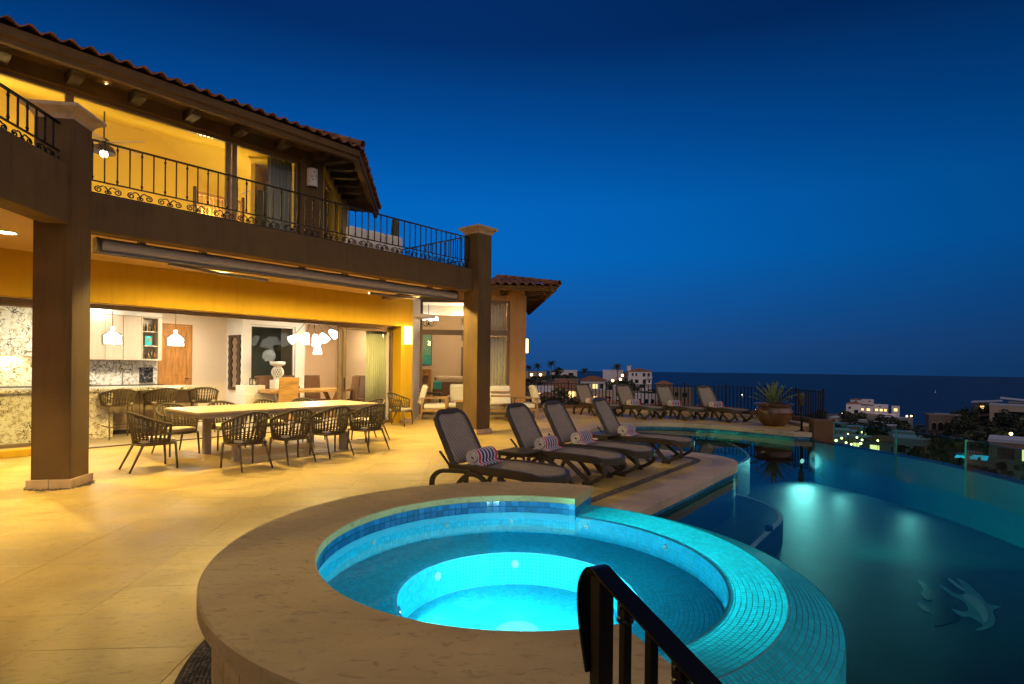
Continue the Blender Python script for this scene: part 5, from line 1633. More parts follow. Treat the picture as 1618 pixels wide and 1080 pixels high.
sp_ = thing('stepped_plinth', 'white stepped plinth under the dark inner window', 'plinth', H(5.55, 6.62, 0), VROT)
for k, (x0, x1, z0, z1) in enumerate(((-0.55, 0.55, 0.006, 0.45), (-0.54, 0.30, 0.451, 0.75), (-0.53, 0.05, 0.751, 0.98))):
    m = MB(); m.box(x0, x1, -0.35 + 0.1 * k, 0.42, z0, z1); m.build('step', 'room_white', sp_, bevel=0.008)
ln = thing('candle_lantern', 'small dark candle lantern on the white plinth', 'lantern', H(5.38, 6.70, 0.98), VROT)
m = MB(); m.box(-0.09, 0.09, -0.09, 0.09, 0, 0.02)
for x in (-0.08, 0.08):
    for y in (-0.08, 0.08): m.box(x - 0.008, x + 0.008, y - 0.008, y + 0.008, 0.02, 0.18)
m.box(-0.09, 0.09, -0.09, 0.09, 0.18, 0.2); m.build('cage', 'black_metal', ln)
m = MB(); m.lathe([(0.0005, 0.02), (0.04, 0.02), (0.04, 0.12), (0.0005, 0.12)], 12); m.build('candle', 'room_white', ln)
vs_ = thing('lattice_lamp', 'round pale lattice vase on a white pedestal', 'vase', H(6.15, 6.85, 0), VROT)
m = MB(); m.box(-0.16, 0.16, -0.16, 0.16, 0.006, 1.12); m.build('pedestal', 'room_white', vs_, bevel=0.008)
m = MB(); m.lathe([(0.06, 1.122), (0.10, 1.14), (0.075, 1.17)], 20); m.lathe([(0.08, 1.52), (0.20, 1.56), (0.215, 1.60), (0.215, 1.66), (0.19, 1.66), (0.06, 1.54)], 24)
for k in range(14):
    for sgn in (-1, 1):
        pts = []
        for i in range(9):
            f = i / 8; a = 2 * pi * k / 14 + sgn * f * 1.3; r = 0.075 + 0.095 * sin(pi * f)
            pts.append((r * cos(a), r * sin(a), 1.16 + 0.37 * f))
        m.tube(pts, 0.011, 4)
m.build('lattice', 'room_white', vs_, smooth=True)

def curtain(name, label, M, x0, x1, z0, z1, waves, amp, mat, parent=None):
    m = MB(M); n = waves * 8
    for zi, z in enumerate((z0, (z0 + z1) / 2, z1)):
        for i in range(n + 1):
            x = x0 + (x1 - x0) * i / n
            y = amp * sin(2 * pi * i / 8) + amp * .4 * sin(i * 0.9 + zi)
            m.v.append(tuple(M @ Vector((x, y, z))))
    for zi in range(2):
        for i in range(n):
            a = zi * (n + 1) + i
            m.f.append((a, a + 1, a + n + 2, a + n + 1)); m.mi.append(0)
    o = m.build(name, mat, parent, smooth=True)
    so = o.modifiers.new('cloth', 'SOLIDIFY'); so.thickness = 0.004
    return tag(o, label, 'curtain')
VMc = VM
curtain('curtain', 'pale green curtain gathered behind the sliding door glass', VMc @ Matrix.Translation((0, 3.68, 0)), 7.02, 7.68, 0.02, 2.62, 10, 0.035, 'curtain')
curtain('curtain', 'grey green curtain at the right of the upper window', VMc @ Matrix.Translation((0, 3.36, 0)), 4.08, 4.66, 3.81, 6.33, 7, 0.035, 'curtain_grey')
curtain('curtain', 'sheer curtain in the upper panes of the tall wing window', VMc @ MW @ Matrix.Translation((0, 0.30, 0)), 1.95, 2.84, 2.78, 3.70, 8, 0.025, 'sheer')
curtain('curtain', 'striped sheer curtain in the lower panes of the tall wing window', VMc @ MW @ Matrix.Translation((0, 0.30, 0)), 1.95, 2.84, 0.05, 2.58, 9, 0.03, 'sheer')

# ================================================================== UPPER ROOM AND BALCONY
fan = thing('ceiling_fan', 'ceiling fan with dark dome light in the upper room', 'ceiling fan', H(1.26, 4.5, 0), VROT)
m = MB(); m.tube([(0, 0, 6.66), (0, 0, 6.1)], 0.014, 8); m.lathe([(0.0005, 6.12), (0.05, 6.12), (0.10, 6.08), (0.10, 6.0), (0.07, 5.97)], 16); m.build('motor', 'dark_wood', fan, smooth=True)
m = MB(); m.lathe([(0.07, 5.98), (0.16, 5.94), (0.20, 5.85), (0.20, 5.82)], 20); m.build('dome_shade', 'dark_wood', fan, smooth=True)
m = MB(); m.sphere((0, 0, 5.80), 0.07, 12, 8); m.build('bulb', 'lamp_white', fan, smooth=True)
for k in range(5):
    R_ = Matrix.Rotation(2 * pi * k / 5 + 0.3, 4, 'Z')
    m = MB(R_); m.obox((0.48, 0, 6.03), (0.76, 0.13, 0.012), 0, 0.15); m.build('blade', 'room_cream', fan, bevel=0.003)
bed = thing('canopy_bed', 'bed with slatted wooden headboard in the upper room', 'bed', H(3.9, 5.6, 3.8), VROT)
m = MB(); m.box(-0.5, 0.6, -0.03, 0.03, 1.92, 2.0)
for k in range(12): m.box(-0.48 + k * 0.095, -0.44 + k * 0.095, -0.02, 0.02, 0.4, 1.919)
m.build('headboard', 'slab_wood', bed)
m = MB(); m.box(-0.5, 0.6, 0.05, 2.0, 0.35, 0.65); m.build('mattress', 'white_cushion', bed, bevel=0.05)
for x in (-0.53, 0.63):
    m = MB(); m.box(x - 0.03, x + 0.03, -0.03, 0.03, 0, 2.1); m.build('post', 'dark_wood', bed)
scr = thing('folding_screen', 'dark green panel screen standing in the upper room', 'screen', H(4.40, 4.5, 3.8), VROT)
for k in range(3):
    m = MB(Matrix.Translation((0.16 * k, 0.04 * (k % 2), 0))); m.obox((0.08, 0, 1.03), (0.158, 0.025, 2.06), 0.25 if k % 2 else -0.25); m.build('panel', 'cactus', scr)
sf = thing('balcony_sofa', 'white outdoor sofa on the balcony behind the railing', 'sofa', H(5.35, 1.35, 3.80), VROT)
m = MB(); m.box(-0.72, 0.72, -0.35, 0.4, 0.12, 0.38); m.build('base', 'white_cushion', sf, bevel=0.04)
for x in (-0.7, -0.22, 0.26):
    m = MB(); m.box(x, x + 0.44, -0.40, -0.20, 0.33, 0.70); m.build('back_cushion', 'white_cushion', sf, bevel=0.06)
ca = thing('cactus', 'tall green column cactus in a pot on the balcony', 'cactus', H(6.08, 1.3, 3.80), VROT)
m = MB()
prof = [(0.09, 0.25), (0.095, 0.6), (0.09, 0.95), (0.07, 1.12), (0.03, 1.17), (0.0005, 1.18)]
for r, z in prof:
    for k in range(24):
        a = 2 * pi * k / 24; rr = r * (1.0 if k % 2 else 0.84)
        m.v.append((rr * cos(a), rr * sin(a), z))
for i in range(len(prof) - 1):
    for k in range(24):
        m.f.append((i * 24 + k, i * 24 + (k + 1) % 24, (i + 1) * 24 + (k + 1) % 24, (i + 1) * 24 + k)); m.mi.append(0)
m.build('stem', 'cactus', ca)
m = MB(); m.lathe([(0.0005, 0), (0.13, 0), (0.18, 0.28), (0.16, 0.28), (0.15, 0.25), (0.0005, 0.25)], 20); m.build('pot', 'glaze', ca, smooth=True)

# ================================================================== WING ROOM
VW = VM @ MW
def at_w(x, y, z): return tuple(VW @ Vector((x, y, z)))
RW = VROT - radians(46)
pt_ = thing('painting', 'turquoise abstract seascape painting on the wing room wall', 'painting', at_w(-0.21, 4.59, 1.62), RW)
m = MB(); m.box(-0.25, 0.25, -0.04, 0.0, 0, 1.24); m.build('canvas', 'seascape_print', pt_)
m = MB(); m.box(-0.27, -0.25, -0.05, 0.0, -0.02, 1.26); m.box(0.25, 0.27, -0.05, 0.0, -0.02, 1.26); m.box(-0.25, 0.25, -0.05, 0, 1.24, 1.26); m.box(-0.25, 0.25, -0.05, 0, -0.02, 0.0); m.build('frame', 'dark_wood', pt_)
cs = thing('console_table', 'orange brown wooden console below the painting', 'console', at_w(-0.25, 4.35, 0.03), RW)
m = MB(); m.box(-0.45, 0.30, -0.2, 0.22, 1.34, 1.42); m.build('top', 'oak_door', cs, bevel=0.01)
for x in (-0.40, 0.19):
    m = MB(); m.box(x, x + 0.10, -0.18, 0.2, 0, 1.339); m.build('leg', 'oak_door', cs, bevel=0.006)
m = MB(); m.box(-0.3, 0.19, -0.16, 0.2, 1.15, 1.339); m.build('drawer', 'oak_door', cs, bevel=0.006)
ur = MB(); ur.lathe([(0.0005, 0.0), (0.14, 0.0), (0.24, 0.3), (0.27, 0.5), (0.24, 0.7), (0.15, 0.88), (0.12, 0.95), (0.19, 1.0), (0.19, 1.09), (0.13, 1.09), (0.09, 0.95)], 24)
tag(ur.build('floor_urn', 'urn_glaze', None, smooth=True, loc=at_w(0.42, 3.7, 0.03)), 'large dark floor urn behind the sofa in the wing room', 'urn')
so_ = thing('indoor_sofa', 'sofa with patterned throw seen through the wing window', 'sofa', at_w(0.95, 2.5, 0.03), RW)
m = MB(); m.box(-0.65, 0.9, -0.4, 0.4, 0.06, 0.45); m.build('base', 'sofa_fabric', so_, bevel=0.05)
m = MB(); m.box(-0.62, 0.9, -0.40, -0.16, 0.45, 0.98); m.build('backrest', 'brown_leather', so_, bevel=0.04)
m = MB(); m.box(-0.58, 0.75, -0.34, 0.02, 0.80, 1.18); m.build('throw_cushion', 'sofa_fabric', so_, bevel=0.09)
m = MB(); m.obox((-0.5, -0.42, 0.85), (0.30, 0.12, 0.30), 0.2, 0.3); m.build('throw_cushion', 'teal_fabric', so_, bevel=0.04)
wc = thing('candle_chandelier', 'small branched chandelier in the wing room', 'chandelier', at_w(0.12, 2.0, 0), RW)
m = MB(); m.tube([(0, 0, 3.79), (0, 0, 3.1)], 0.012, 6); m.sphere((0, 0, 3.1), 0.05, 10, 6)
for k in range(6):
    a = 2 * pi * k / 6 + 0.3
    m.tube([(0, 0, 3.08), (0.13 * cos(a), 0.13 * sin(a), 3.0), (0.26 * cos(a), 0.26 * sin(a), 3.08), (0.28 * cos(a), 0.28 * sin(a), 3.22)], 0.009, 5)
m.build('arms', 'iron', wc, smooth=True)
for k in range(6):
    a = 2 * pi * k / 6 + 0.3
    m = MB(Matrix.Translation((0.28 * cos(a), 0.28 * sin(a), 3.23))); m.lathe([(0.05, 0), (0.075, 0.0), (0.045, 0.13), (0.03, 0.13)], 12); m.build('shade', 'lamp_white' if k < 3 else 'shade_glow', wc, smooth=True)

# ================================================================== PATIO LOUNGE SET
def armchair(loc, rz, label):
    t = thing('lounge_armchair', label, 'armchair', loc, rz, 'cushioned teak armchairs by the wing')
    for x in (-0.34, 0.34):
        m = MB(); m.box(x - 0.025, x + 0.025, 0.32, 0.37, 0, 0.62); m.build('leg', 'teak', t, bevel=0.005)
        m = MB(); m.bar([(x, -0.38, 0.0), (x, -0.33, 0.62)], 0.05, 0.05, (1, 0, 0)); m.build('leg', 'teak', t, bevel=0.005)
        m = MB(); m.obox((x, 0.0, 0.64), (0.07, 0.80, 0.035)); m.build('armrest', 'teak', t, bevel=0.008)
    m = MB(); m.box(-0.33, 0.33, 0.31, 0.35, 0.24, 0.32); m.box(-0.33, 0.33, -0.36, -0.32, 0.24, 0.32); m.box(-0.33, -0.29, -0.32, 0.31, 0.24, 0.32); m.box(0.29, 0.33, -0.32, 0.31, 0.24, 0.32); m.build('seat_frame', 'teak', t, bevel=0.004)
    m = MB(); m.box(-0.31, 0.31, -0.30, 0.36, 0.325, 0.46); m.build('seat_cushion', 'white_cushion', t, bevel=0.04)
    m = MB(); m.obox((0, -0.33, 0.73), (0.62, 0.17, 0.58), 0, -0.28); m.build('back_cushion', 'white_cushion', t, bevel=0.06)
    for k in range(4):
        m = MB(); m.obox((0, -0.43, 0.48 + 0.12 * k), (0.62, 0.02, 0.05), 0, -0.25); m.build('back_slat', 'teak', t, bevel=0.003)
    return t
armchair((-2.30, 16.55, 0), -pi / 2 + 0.12, 'teak armchair in profile beside the glowing pier')
armchair((-1.62, 17.25, 0), pi + 0.05, 'teak armchair with white cushion facing out, left of the right column')
armchair((-0.42, 16.75, 0), 0.25, 'teak armchair with its back turned, just right of the right column')
armchair((0.38, 17.15, 0), pi / 2 + 0.15, 'teak armchair leaning back at the outer corner of the wing')
bt = thing('side_box', 'low brown wicker side box between the armchairs', 'side table', (-1.32, 15.95, 0), 0.1)
m = MB(); m.box(-0.28, 0.28, -0.25, 0.25, 0.02, 0.56); m.build('body', 'bronze_rope', bt, bevel=0.01)
m = MB(); m.box(-0.30, 0.30, -0.27, 0.27, 0.562, 0.60); m.build('top', 'teak', bt, bevel=0.006)
gs = MB(); gs.lathe([(0.0005, 0), (0.22, 0), (0.20, 0.06), (0.10, 0.25), (0.12, 0.36), (0.26, 0.46), (0.27, 0.50), (0.0005, 0.50)], 22)
tag(gs.build('drum_stool', 'bronze_rope', None, auto=50, loc=(0.02, 16.25, 0)), 'dark hourglass side table in front of the back turned armchair', 'side table')
ct_ = thing('coffee_table', 'low dark coffee table inside the wing window', 'table', at_w(0.3, 1.0, 0.03), RW)
m = MB(); m.box(-0.45, 0.35, -0.3, 0.3, 0.58, 0.64); m.build('top', 'dark_wood', ct_, bevel=0.006)
for x in (-0.4, 0.3):
    m = MB(); m.box(x, x + 0.05, -0.25, 0.25, 0, 0.579); m.build('leg', 'dark_wood', ct_)

# ================================================================== SUN LOUNGERS
def lounger(label, group, loc, rz):
    # local: pivot of the backrest at the origin, foot towards +x, width along y
    t = thing('sun_lounger', label, 'sun lounger', loc, rz, group)
    HWD = 0.345
    seat_z = lambda x: 0.36 + 0.018 * sin(pi * min(1, max(0, x / 1.36)))
    # side rails joined round the foot end
    pts = [(-0.06, -HWD + 0.02, 0.345)]
    for i in range(7): pts.append((0.0 + 1.12 * i / 6, -HWD + 0.02, seat_z(1.12 * i / 6) - 0.02))
    for i in range(1, 8):
        a = -pi / 2 + pi * i / 8; pts.append((1.12 + 0.25 * cos(a), (HWD - 0.02) * sin(a) * (1.0), 0.335 - 0.02 * cos(a)))
    for i in range(6, -1, -1): pts.append((1.12 * i / 6, HWD - 0.02, seat_z(1.12 * i / 6) - 0.02))
    pts.append((-0.06, HWD - 0.02, 0.345))
    m = MB(); m.bar(pts, 0.050, 0.10); m.build('seat_frame', 'lounger_resin', t, bevel=0.012)
    # seat sling
    m = MB(); nx_, ny_ = 16, 6
    for i in range(nx_ + 1):
        x = 1.33 * i / nx_
        hw = (HWD - 0.045) * (1.0 if x < 1.10 else sqrt(max(0.02, 1 - ((x - 1.10) / 0.245) ** 2)))
        for j in range(ny_ + 1):
            y = hw * (2 * j / ny_ - 1)
            m.v.append((x, y, seat_z(x) + 0.016 - 0.026 * (1 - (2 * j / ny_ - 1) ** 2)))
    for i in range(nx_):
        for j in range(ny_):
            a = i * (ny_ + 1) + j
            m.f.append((a, a + ny_ + 1, a + ny_ + 2, a + 1)); m.mi.append(0)
    o = m.build('seat_sling', 'lounger_sling', t, smooth=True)
    so2 = o.modifiers.new('thick', 'SOLIDIFY'); so2.thickness = 0.012
    # backrest
    BA = radians(60); LB = 0.74
    def bp3(u, y, off=0.0): return (-u * cos(BA) - off * sin(BA), y, 0.36 + u * sin(BA) - off * cos(BA))
    pts = [bp3(-0.03, -HWD + 0.035)] + [bp3(0.56 * i / 4, -HWD + 0.035 + 0.012 * i / 4) for i in range(5)]
    for i in range(1, 8):
        a = -pi / 2 + pi * i / 8
        yy = (abs(sin(a)) ** 0.55) * (1 if sin(a) > 0 else -1)
        pts.append(bp3(0.56 + (LB - 0.56) * abs(cos(a)) ** 0.75, (HWD - 0.05) * yy))
    pts += [bp3(0.56 * i / 4, HWD - 0.035 - 0.012 * i / 4) for i in range(4, -1, -1)] + [bp3(-0.03, HWD - 0.035)]
    m = MB(); nrm = (-sin(BA), 0, -cos(BA)); m.bar(pts, 0.062, 0.055, nrm); m.build('back_frame', 'lounger_resin', t, bevel=0.012)
    m = MB(); nu = 12
    for i in range(nu + 1):
        u = 0.02 + (LB - 0.05) * i / nu
        hw = HWD - 0.06 if u < 0.56 else (HWD - 0.065) * sqrt(max(0.05, 1 - ((u - 0.56) / (LB - 0.56)) ** 2.6))
        for j in range(ny_ + 1):
            y = hw * (2 * j / ny_ - 1)
            m.v.append(bp3(u, y, 0.028 * (1 - (2 * j / ny_ - 1) ** 2) - 0.010))
    for i in range(nu):
        for j in range(ny_):
            a = i * (ny_ + 1) + j
            m.f.append((a, a + ny_ + 1, a + ny_ + 2, a + 1)); m.mi.append(0)
    o = m.build('back_sling', 'lounger_sling', t, smooth=True)
    so2 = o.modifiers.new('thick', 'SOLIDIFY'); so2.thickness = 0.012
    for sy in (-1, 1):
        y = sy * (HWD - 0.005)
        def cv(P, k=5): return [tuple(p) for p in catmull([(x, y + dy * sy, z) for x, dy, z in P], k)]
        m = MB(); m.bar(cv([(0.30, 0, 0.325), (0.05, 0.01, 0.315), (-0.18, 0.01, 0.285), (-0.31, 0.01, 0.18), (-0.325, 0.0, 0.0)]), 0.052, 0.062, (0, sy, 0)); m.build('leg', 'lounger_resin', t, bevel=0.010)
        m = MB(); m.bar(cv([(0.03, 0.012, 0.0), (0.09, 0.012, 0.14), (0.22, 0.012, 0.27), (0.38, 0.012, 0.30), (0.54, 0.012, 0.21), (0.74, 0.012, 0.0)]), 0.048, 0.058, (0, sy, 0)); m.build('leg', 'lounger_resin', t, bevel=0.010)
        m = MB(); m.bar(cv([(0.70, 0.004, 0.31), (0.88, 0.004, 0.17), (1.06, 0.004, 0.035)]), 0.048, 0.060, (0, sy, 0)); m.build('leg', 'lounger_resin', t, bevel=0.010)
        m = MB(); m.bar(cv([(1.22, -0.02, 0.31), (1.285, 0.0, 0.20), (1.20, 0.01, 0.11), (1.05, 0.01, 0.035), (0.96, 0.01, 0.03)]), 0.052, 0.065, (0, sy, 0)); m.build('leg', 'lounger_resin', t, bevel=0.010)
        m = MB(); m.box(0.96, 1.10, y - 0.028, y + 0.028, 0.0, 0.045); m.build('foot_pad', 'lounger_resin', t, bevel=0.006)
        m = MB(); m.bar([(-0.06, y - sy * 0.05, 0.33), (-0.25, y - sy * 0.05, 0.52)], 0.02, 0.03, (0, sy, 0)); m.build('prop', 'lounger_resin', t, bevel=0.004)
        m = MB(); m.tube([(0.0, y - sy * 0.06, 0.36), (0.0, y + sy * 0.012, 0.36)], 0.05, 14); m.build('hinge', 'lounger_resin', t, auto=40)
    return t
def towel(loc, rz, label, group):
    t = thing('rolled_towel', label, 'towel', loc, rz, group)
    R_ = 0.098
    m = MB()
    n = 30
    for y in (-0.205, -0.19, 0.19, 0.205):
        rr = R_ * (0.93 if abs(y) > 0.2 else 1.0)
        for k in range(n):
            a = 2 * pi * k / n
            wob = 1 + 0.03 * sin(3 * a + y * 9)
            m.v.append((rr * cos(a) * wob, y, R_ + rr * 0.94 * sin(a) * wob))
    for i in range(3):
        for k in range(n):
            m.f.append((i * n + k, i * n + (k + 1) % n, (i + 1) * n + (k + 1) % n, (i + 1) * n + k)); m.mi.append(0)
    # loose outer flap lying on the seat
    fl = [(0.02, 0.012), (0.10, 0.010), (0.165, 0.004), (0.165, 0.020), (0.10, 0.032), (0.085, 0.06)]
    k = len(fl)
    m.add([(x, -0.205, z) for x, z in fl] + [(x, 0.205, z) for x, z in fl], [tuple(range(k)), tuple(range(2 * k - 1, k - 1, -1))] + [(i, k + i, k + (i + 1) % k, (i + 1) % k) for i in range(k)])
    m.build('roll', 'towel_stripes', t, auto=60)
    for sy in (-1, 1):
        m = MB()
        sp3 = []
        for i in range(46):
            f = i / 45; a = f * 2 * pi * 2.8; r = 0.016 + f * 0.074
            sp3.append((r * cos(a), sy * 0.205, R_ + r * sin(a) * 0.94))
        m.bar(sp3, 0.0185, 0.018, (0, 1, 0))
        m.build('spiral_end', 'towel_white', t, smooth=False)
    m = MB(); m.tube([(0, -0.200, R_), (0, 0.200, R_)], 0.088, 20); m.build('gap_shade_core', 'bark', t)  # dark brown inside stands for the shade in gaps between towel layers
    return t
LR = atan2(-0.643, 0.766)                   # foot of the near loungers points out of the house
near = [((-0.53, 7.12), 0.11, 'nearest the spa'), ((0.36, 8.36), 0.12, 'second from the spa'),
        ((0.97, 9.07), 0.09, 'third from the spa'), ((1.92, 10.17), 0.12, 'fourth from the spa')]
far = [((2.59, 18.87), -0.98, 'first of the row along the far railing'), ((3.84, 18.17), -1.05, 'second of the row along the far railing'),
       ((5.10, 17.97), -1.10, 'third of the row along the far railing'), ((6.30, 17.56), -1.15, 'fourth along the far railing, next to the agave')]
l0 = t0 = None
for (x, y), dr_, lb in near:
    rz = LR + dr_
    if l0 is None:
        l0 = lounger('brown mesh sun lounger ' + lb, 'sun loungers round the pool', (x, y, 0), rz)
    else:
        dup(l0, (x, y, 0), rz, 'brown mesh sun lounger ' + lb)
    p = (x + 0.20 * cos(rz), y + 0.20 * sin(rz), 0.378)
    tl = 'rolled striped towel on the lounger ' + lb
    if t0 is None: t0 = towel(p, rz, tl, 'rolled striped towels')
    else: dup(t0, p, rz, tl)
for (x, y), rz, lb in far:
    dup(l0, (x, y, 0), rz, 'brown mesh sun lounger ' + lb)
    dup(t0, (x + 0.20 * cos(rz), y + 0.20 * sin(rz), 0.378), rz, 'rolled striped towel on the lounger ' + lb)
def side_table(loc, rz, label):
    t = thing('resin_table', label, 'side table', loc, rz, 'small resin tables')
    m = MB(); m.box(-0.235, 0.235, -0.235, 0.235, 0.40, 0.425); m.build('top', 'lounger_resin', t, bevel=0.008)
    for x in (-0.2, 0.2):
        for y in (-0.2, 0.2):
            m = MB(); m.bar([(x, y, 0.40), (x * 1.06, y * 1.06, 0)], 0.026, 0.026, (1, 0, 0)); m.build('leg', 'lounger_resin', t)
    m = MB(); m.box(-0.22, 0.22, -0.215, -0.20, 0.36, 0.40); m.box(-0.22, 0.22, 0.20, 0.215, 0.36, 0.40); m.build('apron', 'lounger_resin', t)
    return t
side_table((0.12, 7.80, 0), LR + 0.1, 'small dark square table between the two loungers nearest the spa')
side_table((1.62, 9.86, 0), LR, 'small dark square table beside the lounger by the pool inlet')

# ================================================================== POT, TORCH, PIER
pot = MB()
pot.lathe([(0.0005, 0.0), (0.27, 0.0), (0.29, 0.02), (0.40, 0.14), (0.485, 0.30), (0.50, 0.40), (0.46, 0.51), (0.435, 0.545), (0.47, 0.565), (0.52, 0.58), (0.525, 0.615), (0.50, 0.63), (0.45, 0.62), (0.42, 0.56), (0.0005, 0.54)], 40)
tag(pot.build('plant_pot', 'glaze', None, auto=50, loc=(7.42, 15.75, 0)), 'large glazed brown pot at the corner of the far terrace', 'pot')
ag = thing('agave', 'spiky agave growing in the large brown pot', 'plant', (7.40, 15.75, 0.55), 0)
for k in range(24):
    f = k / 24
    az = k * 2.399; lean = 0.16 + 0.95 * f ** 1.3; L = random.uniform(0.62, 0.84) * (1.0 - 0.15 * f)
    pts = []
    for i in range(7):
        q = i / 6
        r = L * q * sin(lean) * (1 + 0.25 * q); z = L * q * cos(lean) - 0.10 * q * q * f
        pts.append((r, z, 0.045 * (1 - q) ** 0.6 * (0.6 + q) + 0.004))
    m = MB(Matrix.Rotation(az, 4, 'Z'))
    vs = []; fs = []
    for r, z, w in pts:
        vs += [(r, -w, z + 0.012), (r + 0.008, 0, z - 0.008), (r, w, z + 0.012), (r - 0.004, 0, z + 0.006)]
    for i in range(6):
        for j in range(4): fs.append((i * 4 + j, i * 4 + (j + 1) % 4, i * 4 + 4 + (j + 1) % 4, i * 4 + 4 + j))
    m.add(vs, fs); m.build('leaf', 'agave', ag)
to = thing('garden_torch', 'slim dark garden torch standing at the pool corner', 'torch', (7.46, 14.32, 0), 0)
m = MB(); m.tube([(0, 0, 0.0), (0, 0, 0.66)], 0.028, 10); m.lathe([(0.0005, 0.0), (0.075, 0.0), (0.075, 0.015), (0.03, 0.03)], 16); m.build('post', 'iron', to, smooth=True)
m = MB(); m.lathe([(0.03, 0.64), (0.055, 0.68), (0.065, 0.92), (0.05, 0.98), (0.02, 1.0), (0.0005, 1.0)], 14)
for k in range(8):
    a = 2 * pi * k / 8; m.tube([(0.06 * cos(a), 0.06 * sin(a), 0.68), (0.072 * cos(a), 0.072 * sin(a), 0.92)], 0.006, 4)
m.build('basket', 'bronze_rope', to, smooth=True)
pc = thing('pool_pier', 'low brown plastered pier at the end of the glass fence', 'pier', (7.86, 14.12, 0), radians(-14))
m = MB(); m.box(-0.235, 0.235, -0.22, 0.24, -1.2, 0.32); m.build('pier', 'wall_brown', pc, bevel=0.01)
bl = MB(); bl.box(-0.09, 0.09, -0.07, 0.07, 0, 0.11)
tag(bl.build('stone_block', 'cantera', None, bevel=0.008, loc=(7.60, 14.40, 0.006)), 'pale stone block at the foot of the garden torch', 'block')

# ================================================================== FENCES
GL = offset_line(WEIR, -0.10)
acc = [0.0]
for a, b in zip(GL, GL[1:]): acc.append(acc[-1] + hypot(b[0] - a[0], b[1] - a[1]))
def gl_at(sv):
    for i in range(len(GL) - 1):
        if sv <= acc[i + 1]:
            t = (sv - acc[i]) / (acc[i + 1] - acc[i])
            return (GL[i][0] + (GL[i + 1][0] - GL[i][0]) * t, GL[i][1] + (GL[i + 1][1] - GL[i][1]) * t)
    return GL[-1]
gf = thing('glass_fence', 'frameless glass fence beyond the infinity edge of the pool', 'glass fence', (0, 0, 0))
cuts = [0.45, 2.05, 3.68, 5.3, 6.95, 8.6, 10.2, 11.8]
for a, b in zip(cuts, cuts[1:]):
    p, q = gl_at(a + 0.012), gl_at(b - 0.012)
    m = MB(); m.bar([(p[0], p[1], 0.0), (q[0], q[1], 0.0)], 0.014, 0.70); pn = m.build('glass_panel', 'green_pane', gf)
    for (ex, ey) in (p, q):
        m = MB(); m.box(ex - 0.008, ex + 0.008, ey - 0.008, ey + 0.008, -0.348, 0.349); m.build('panel_edge', 'glass_edge', pn)
    for f in (0.2, 0.8):
        x, y = p[0] + (q[0] - p[0]) * f, p[1] + (q[1] - p[1]) * f
        m = MB(); m.box(x - 0.025, x + 0.025, y - 0.025, y + 0.025, -0.55, -0.27); m.build('clamp', 'steel', gf, bevel=0.004)
lip = MB()
A_ = offset_line(WEIR, 0.012); B_ = offset_line(WEIR, -0.16)
k = len(WEIR)
lip.add([(x, y, WZ - 0.004) for x, y in A_] + [(x, y, WZ - 0.03) for x, y in B_] + [(x, y, -3.2) for x, y in B_], [(i, i + 1, k + i + 1, k + i) for i in range(k - 1)] + [(k + i, k + i + 1, 2 * k + i + 1, 2 * k + i) for i in range(k - 1)])
lip.build('weir_wall', 'pool_tile', pool)

FP = [(p.x, p.y) for p in catmull([(0.70, 20.5, 0), (2.2, 20.55, 0), (3.6, 20.4, 0), (5.4, 20.05, 0), (7.2, 19.3, 0), (8.15, 18.3, 0), (8.55, 16.9, 0), (8.62, 15.4, 0)], 5)]
fa = [0.0]
for a, b in zip(FP, FP[1:]): fa.append(fa[-1] + hypot(b[0] - a[0], b[1] - a[1]))
def fp_at(sv):
    for i in range(len(FP) - 1):
        if sv <= fa[i + 1] or i == len(FP) - 2:
            t = (sv - fa[i]) / (fa[i + 1] - fa[i])
            return (FP[i][0] + (FP[i + 1][0] - FP[i][0]) * t, FP[i][1] + (FP[i + 1][1] - FP[i][1]) * t)
fe = thing('iron_fence', 'dark iron picket fence along the edge of the far terrace', 'fence', (0, 0, 0))
for z, w in ((0.98, 0.04), (0.24, 0.03)):
    m = MB(); m.bar([(x, y, z) for x, y in FP], w, 0.02); m.build('rail', 'iron', fe)
pk = None
k = int(fa[-1] / 0.125)
for i in range(k + 1):
    x, y = fp_at(fa[-1] * i / k)
    if pk is None:
        m = MB(); m.box(-0.013, 0.013, -0.013, 0.013, 0.18, 0.97); pk = m.build('picket', 'iron', fe); pk.location = (x, y, 0)
    else:
        inst(pk, 'picket', fe, Matrix.Translation((x, y, 0)))
for i in range(9):
    x, y = fp_at(fa[-1] * i / 8)
    m = MB(Matrix.Translation((x, y, 0))); m.box(-0.02, 0.02, -0.02, 0.02, 0.0, 1.02); m.sphere((0, 0, 1.04), 0.03, 8, 6); m.build('post', 'iron', fe)
pw = MB(); pw.bar([(x, y, 0.08) for x, y in FP], 0.28, 0.22)
tag(pw.build('planter_wall', 'wall_brown', None, bevel=0.01), 'low brown wall under the iron fence', 'wall')
cw = MB(); ins = offset_line(FP, -0.42)
cw.bar([(x, y, 0.045) for x, y in ins], 0.30, 0.085)
tag(cw.build('kerb', 'light_coping', None, bevel=0.01), 'pale stone kerb in front of the brown fence wall', 'kerb')

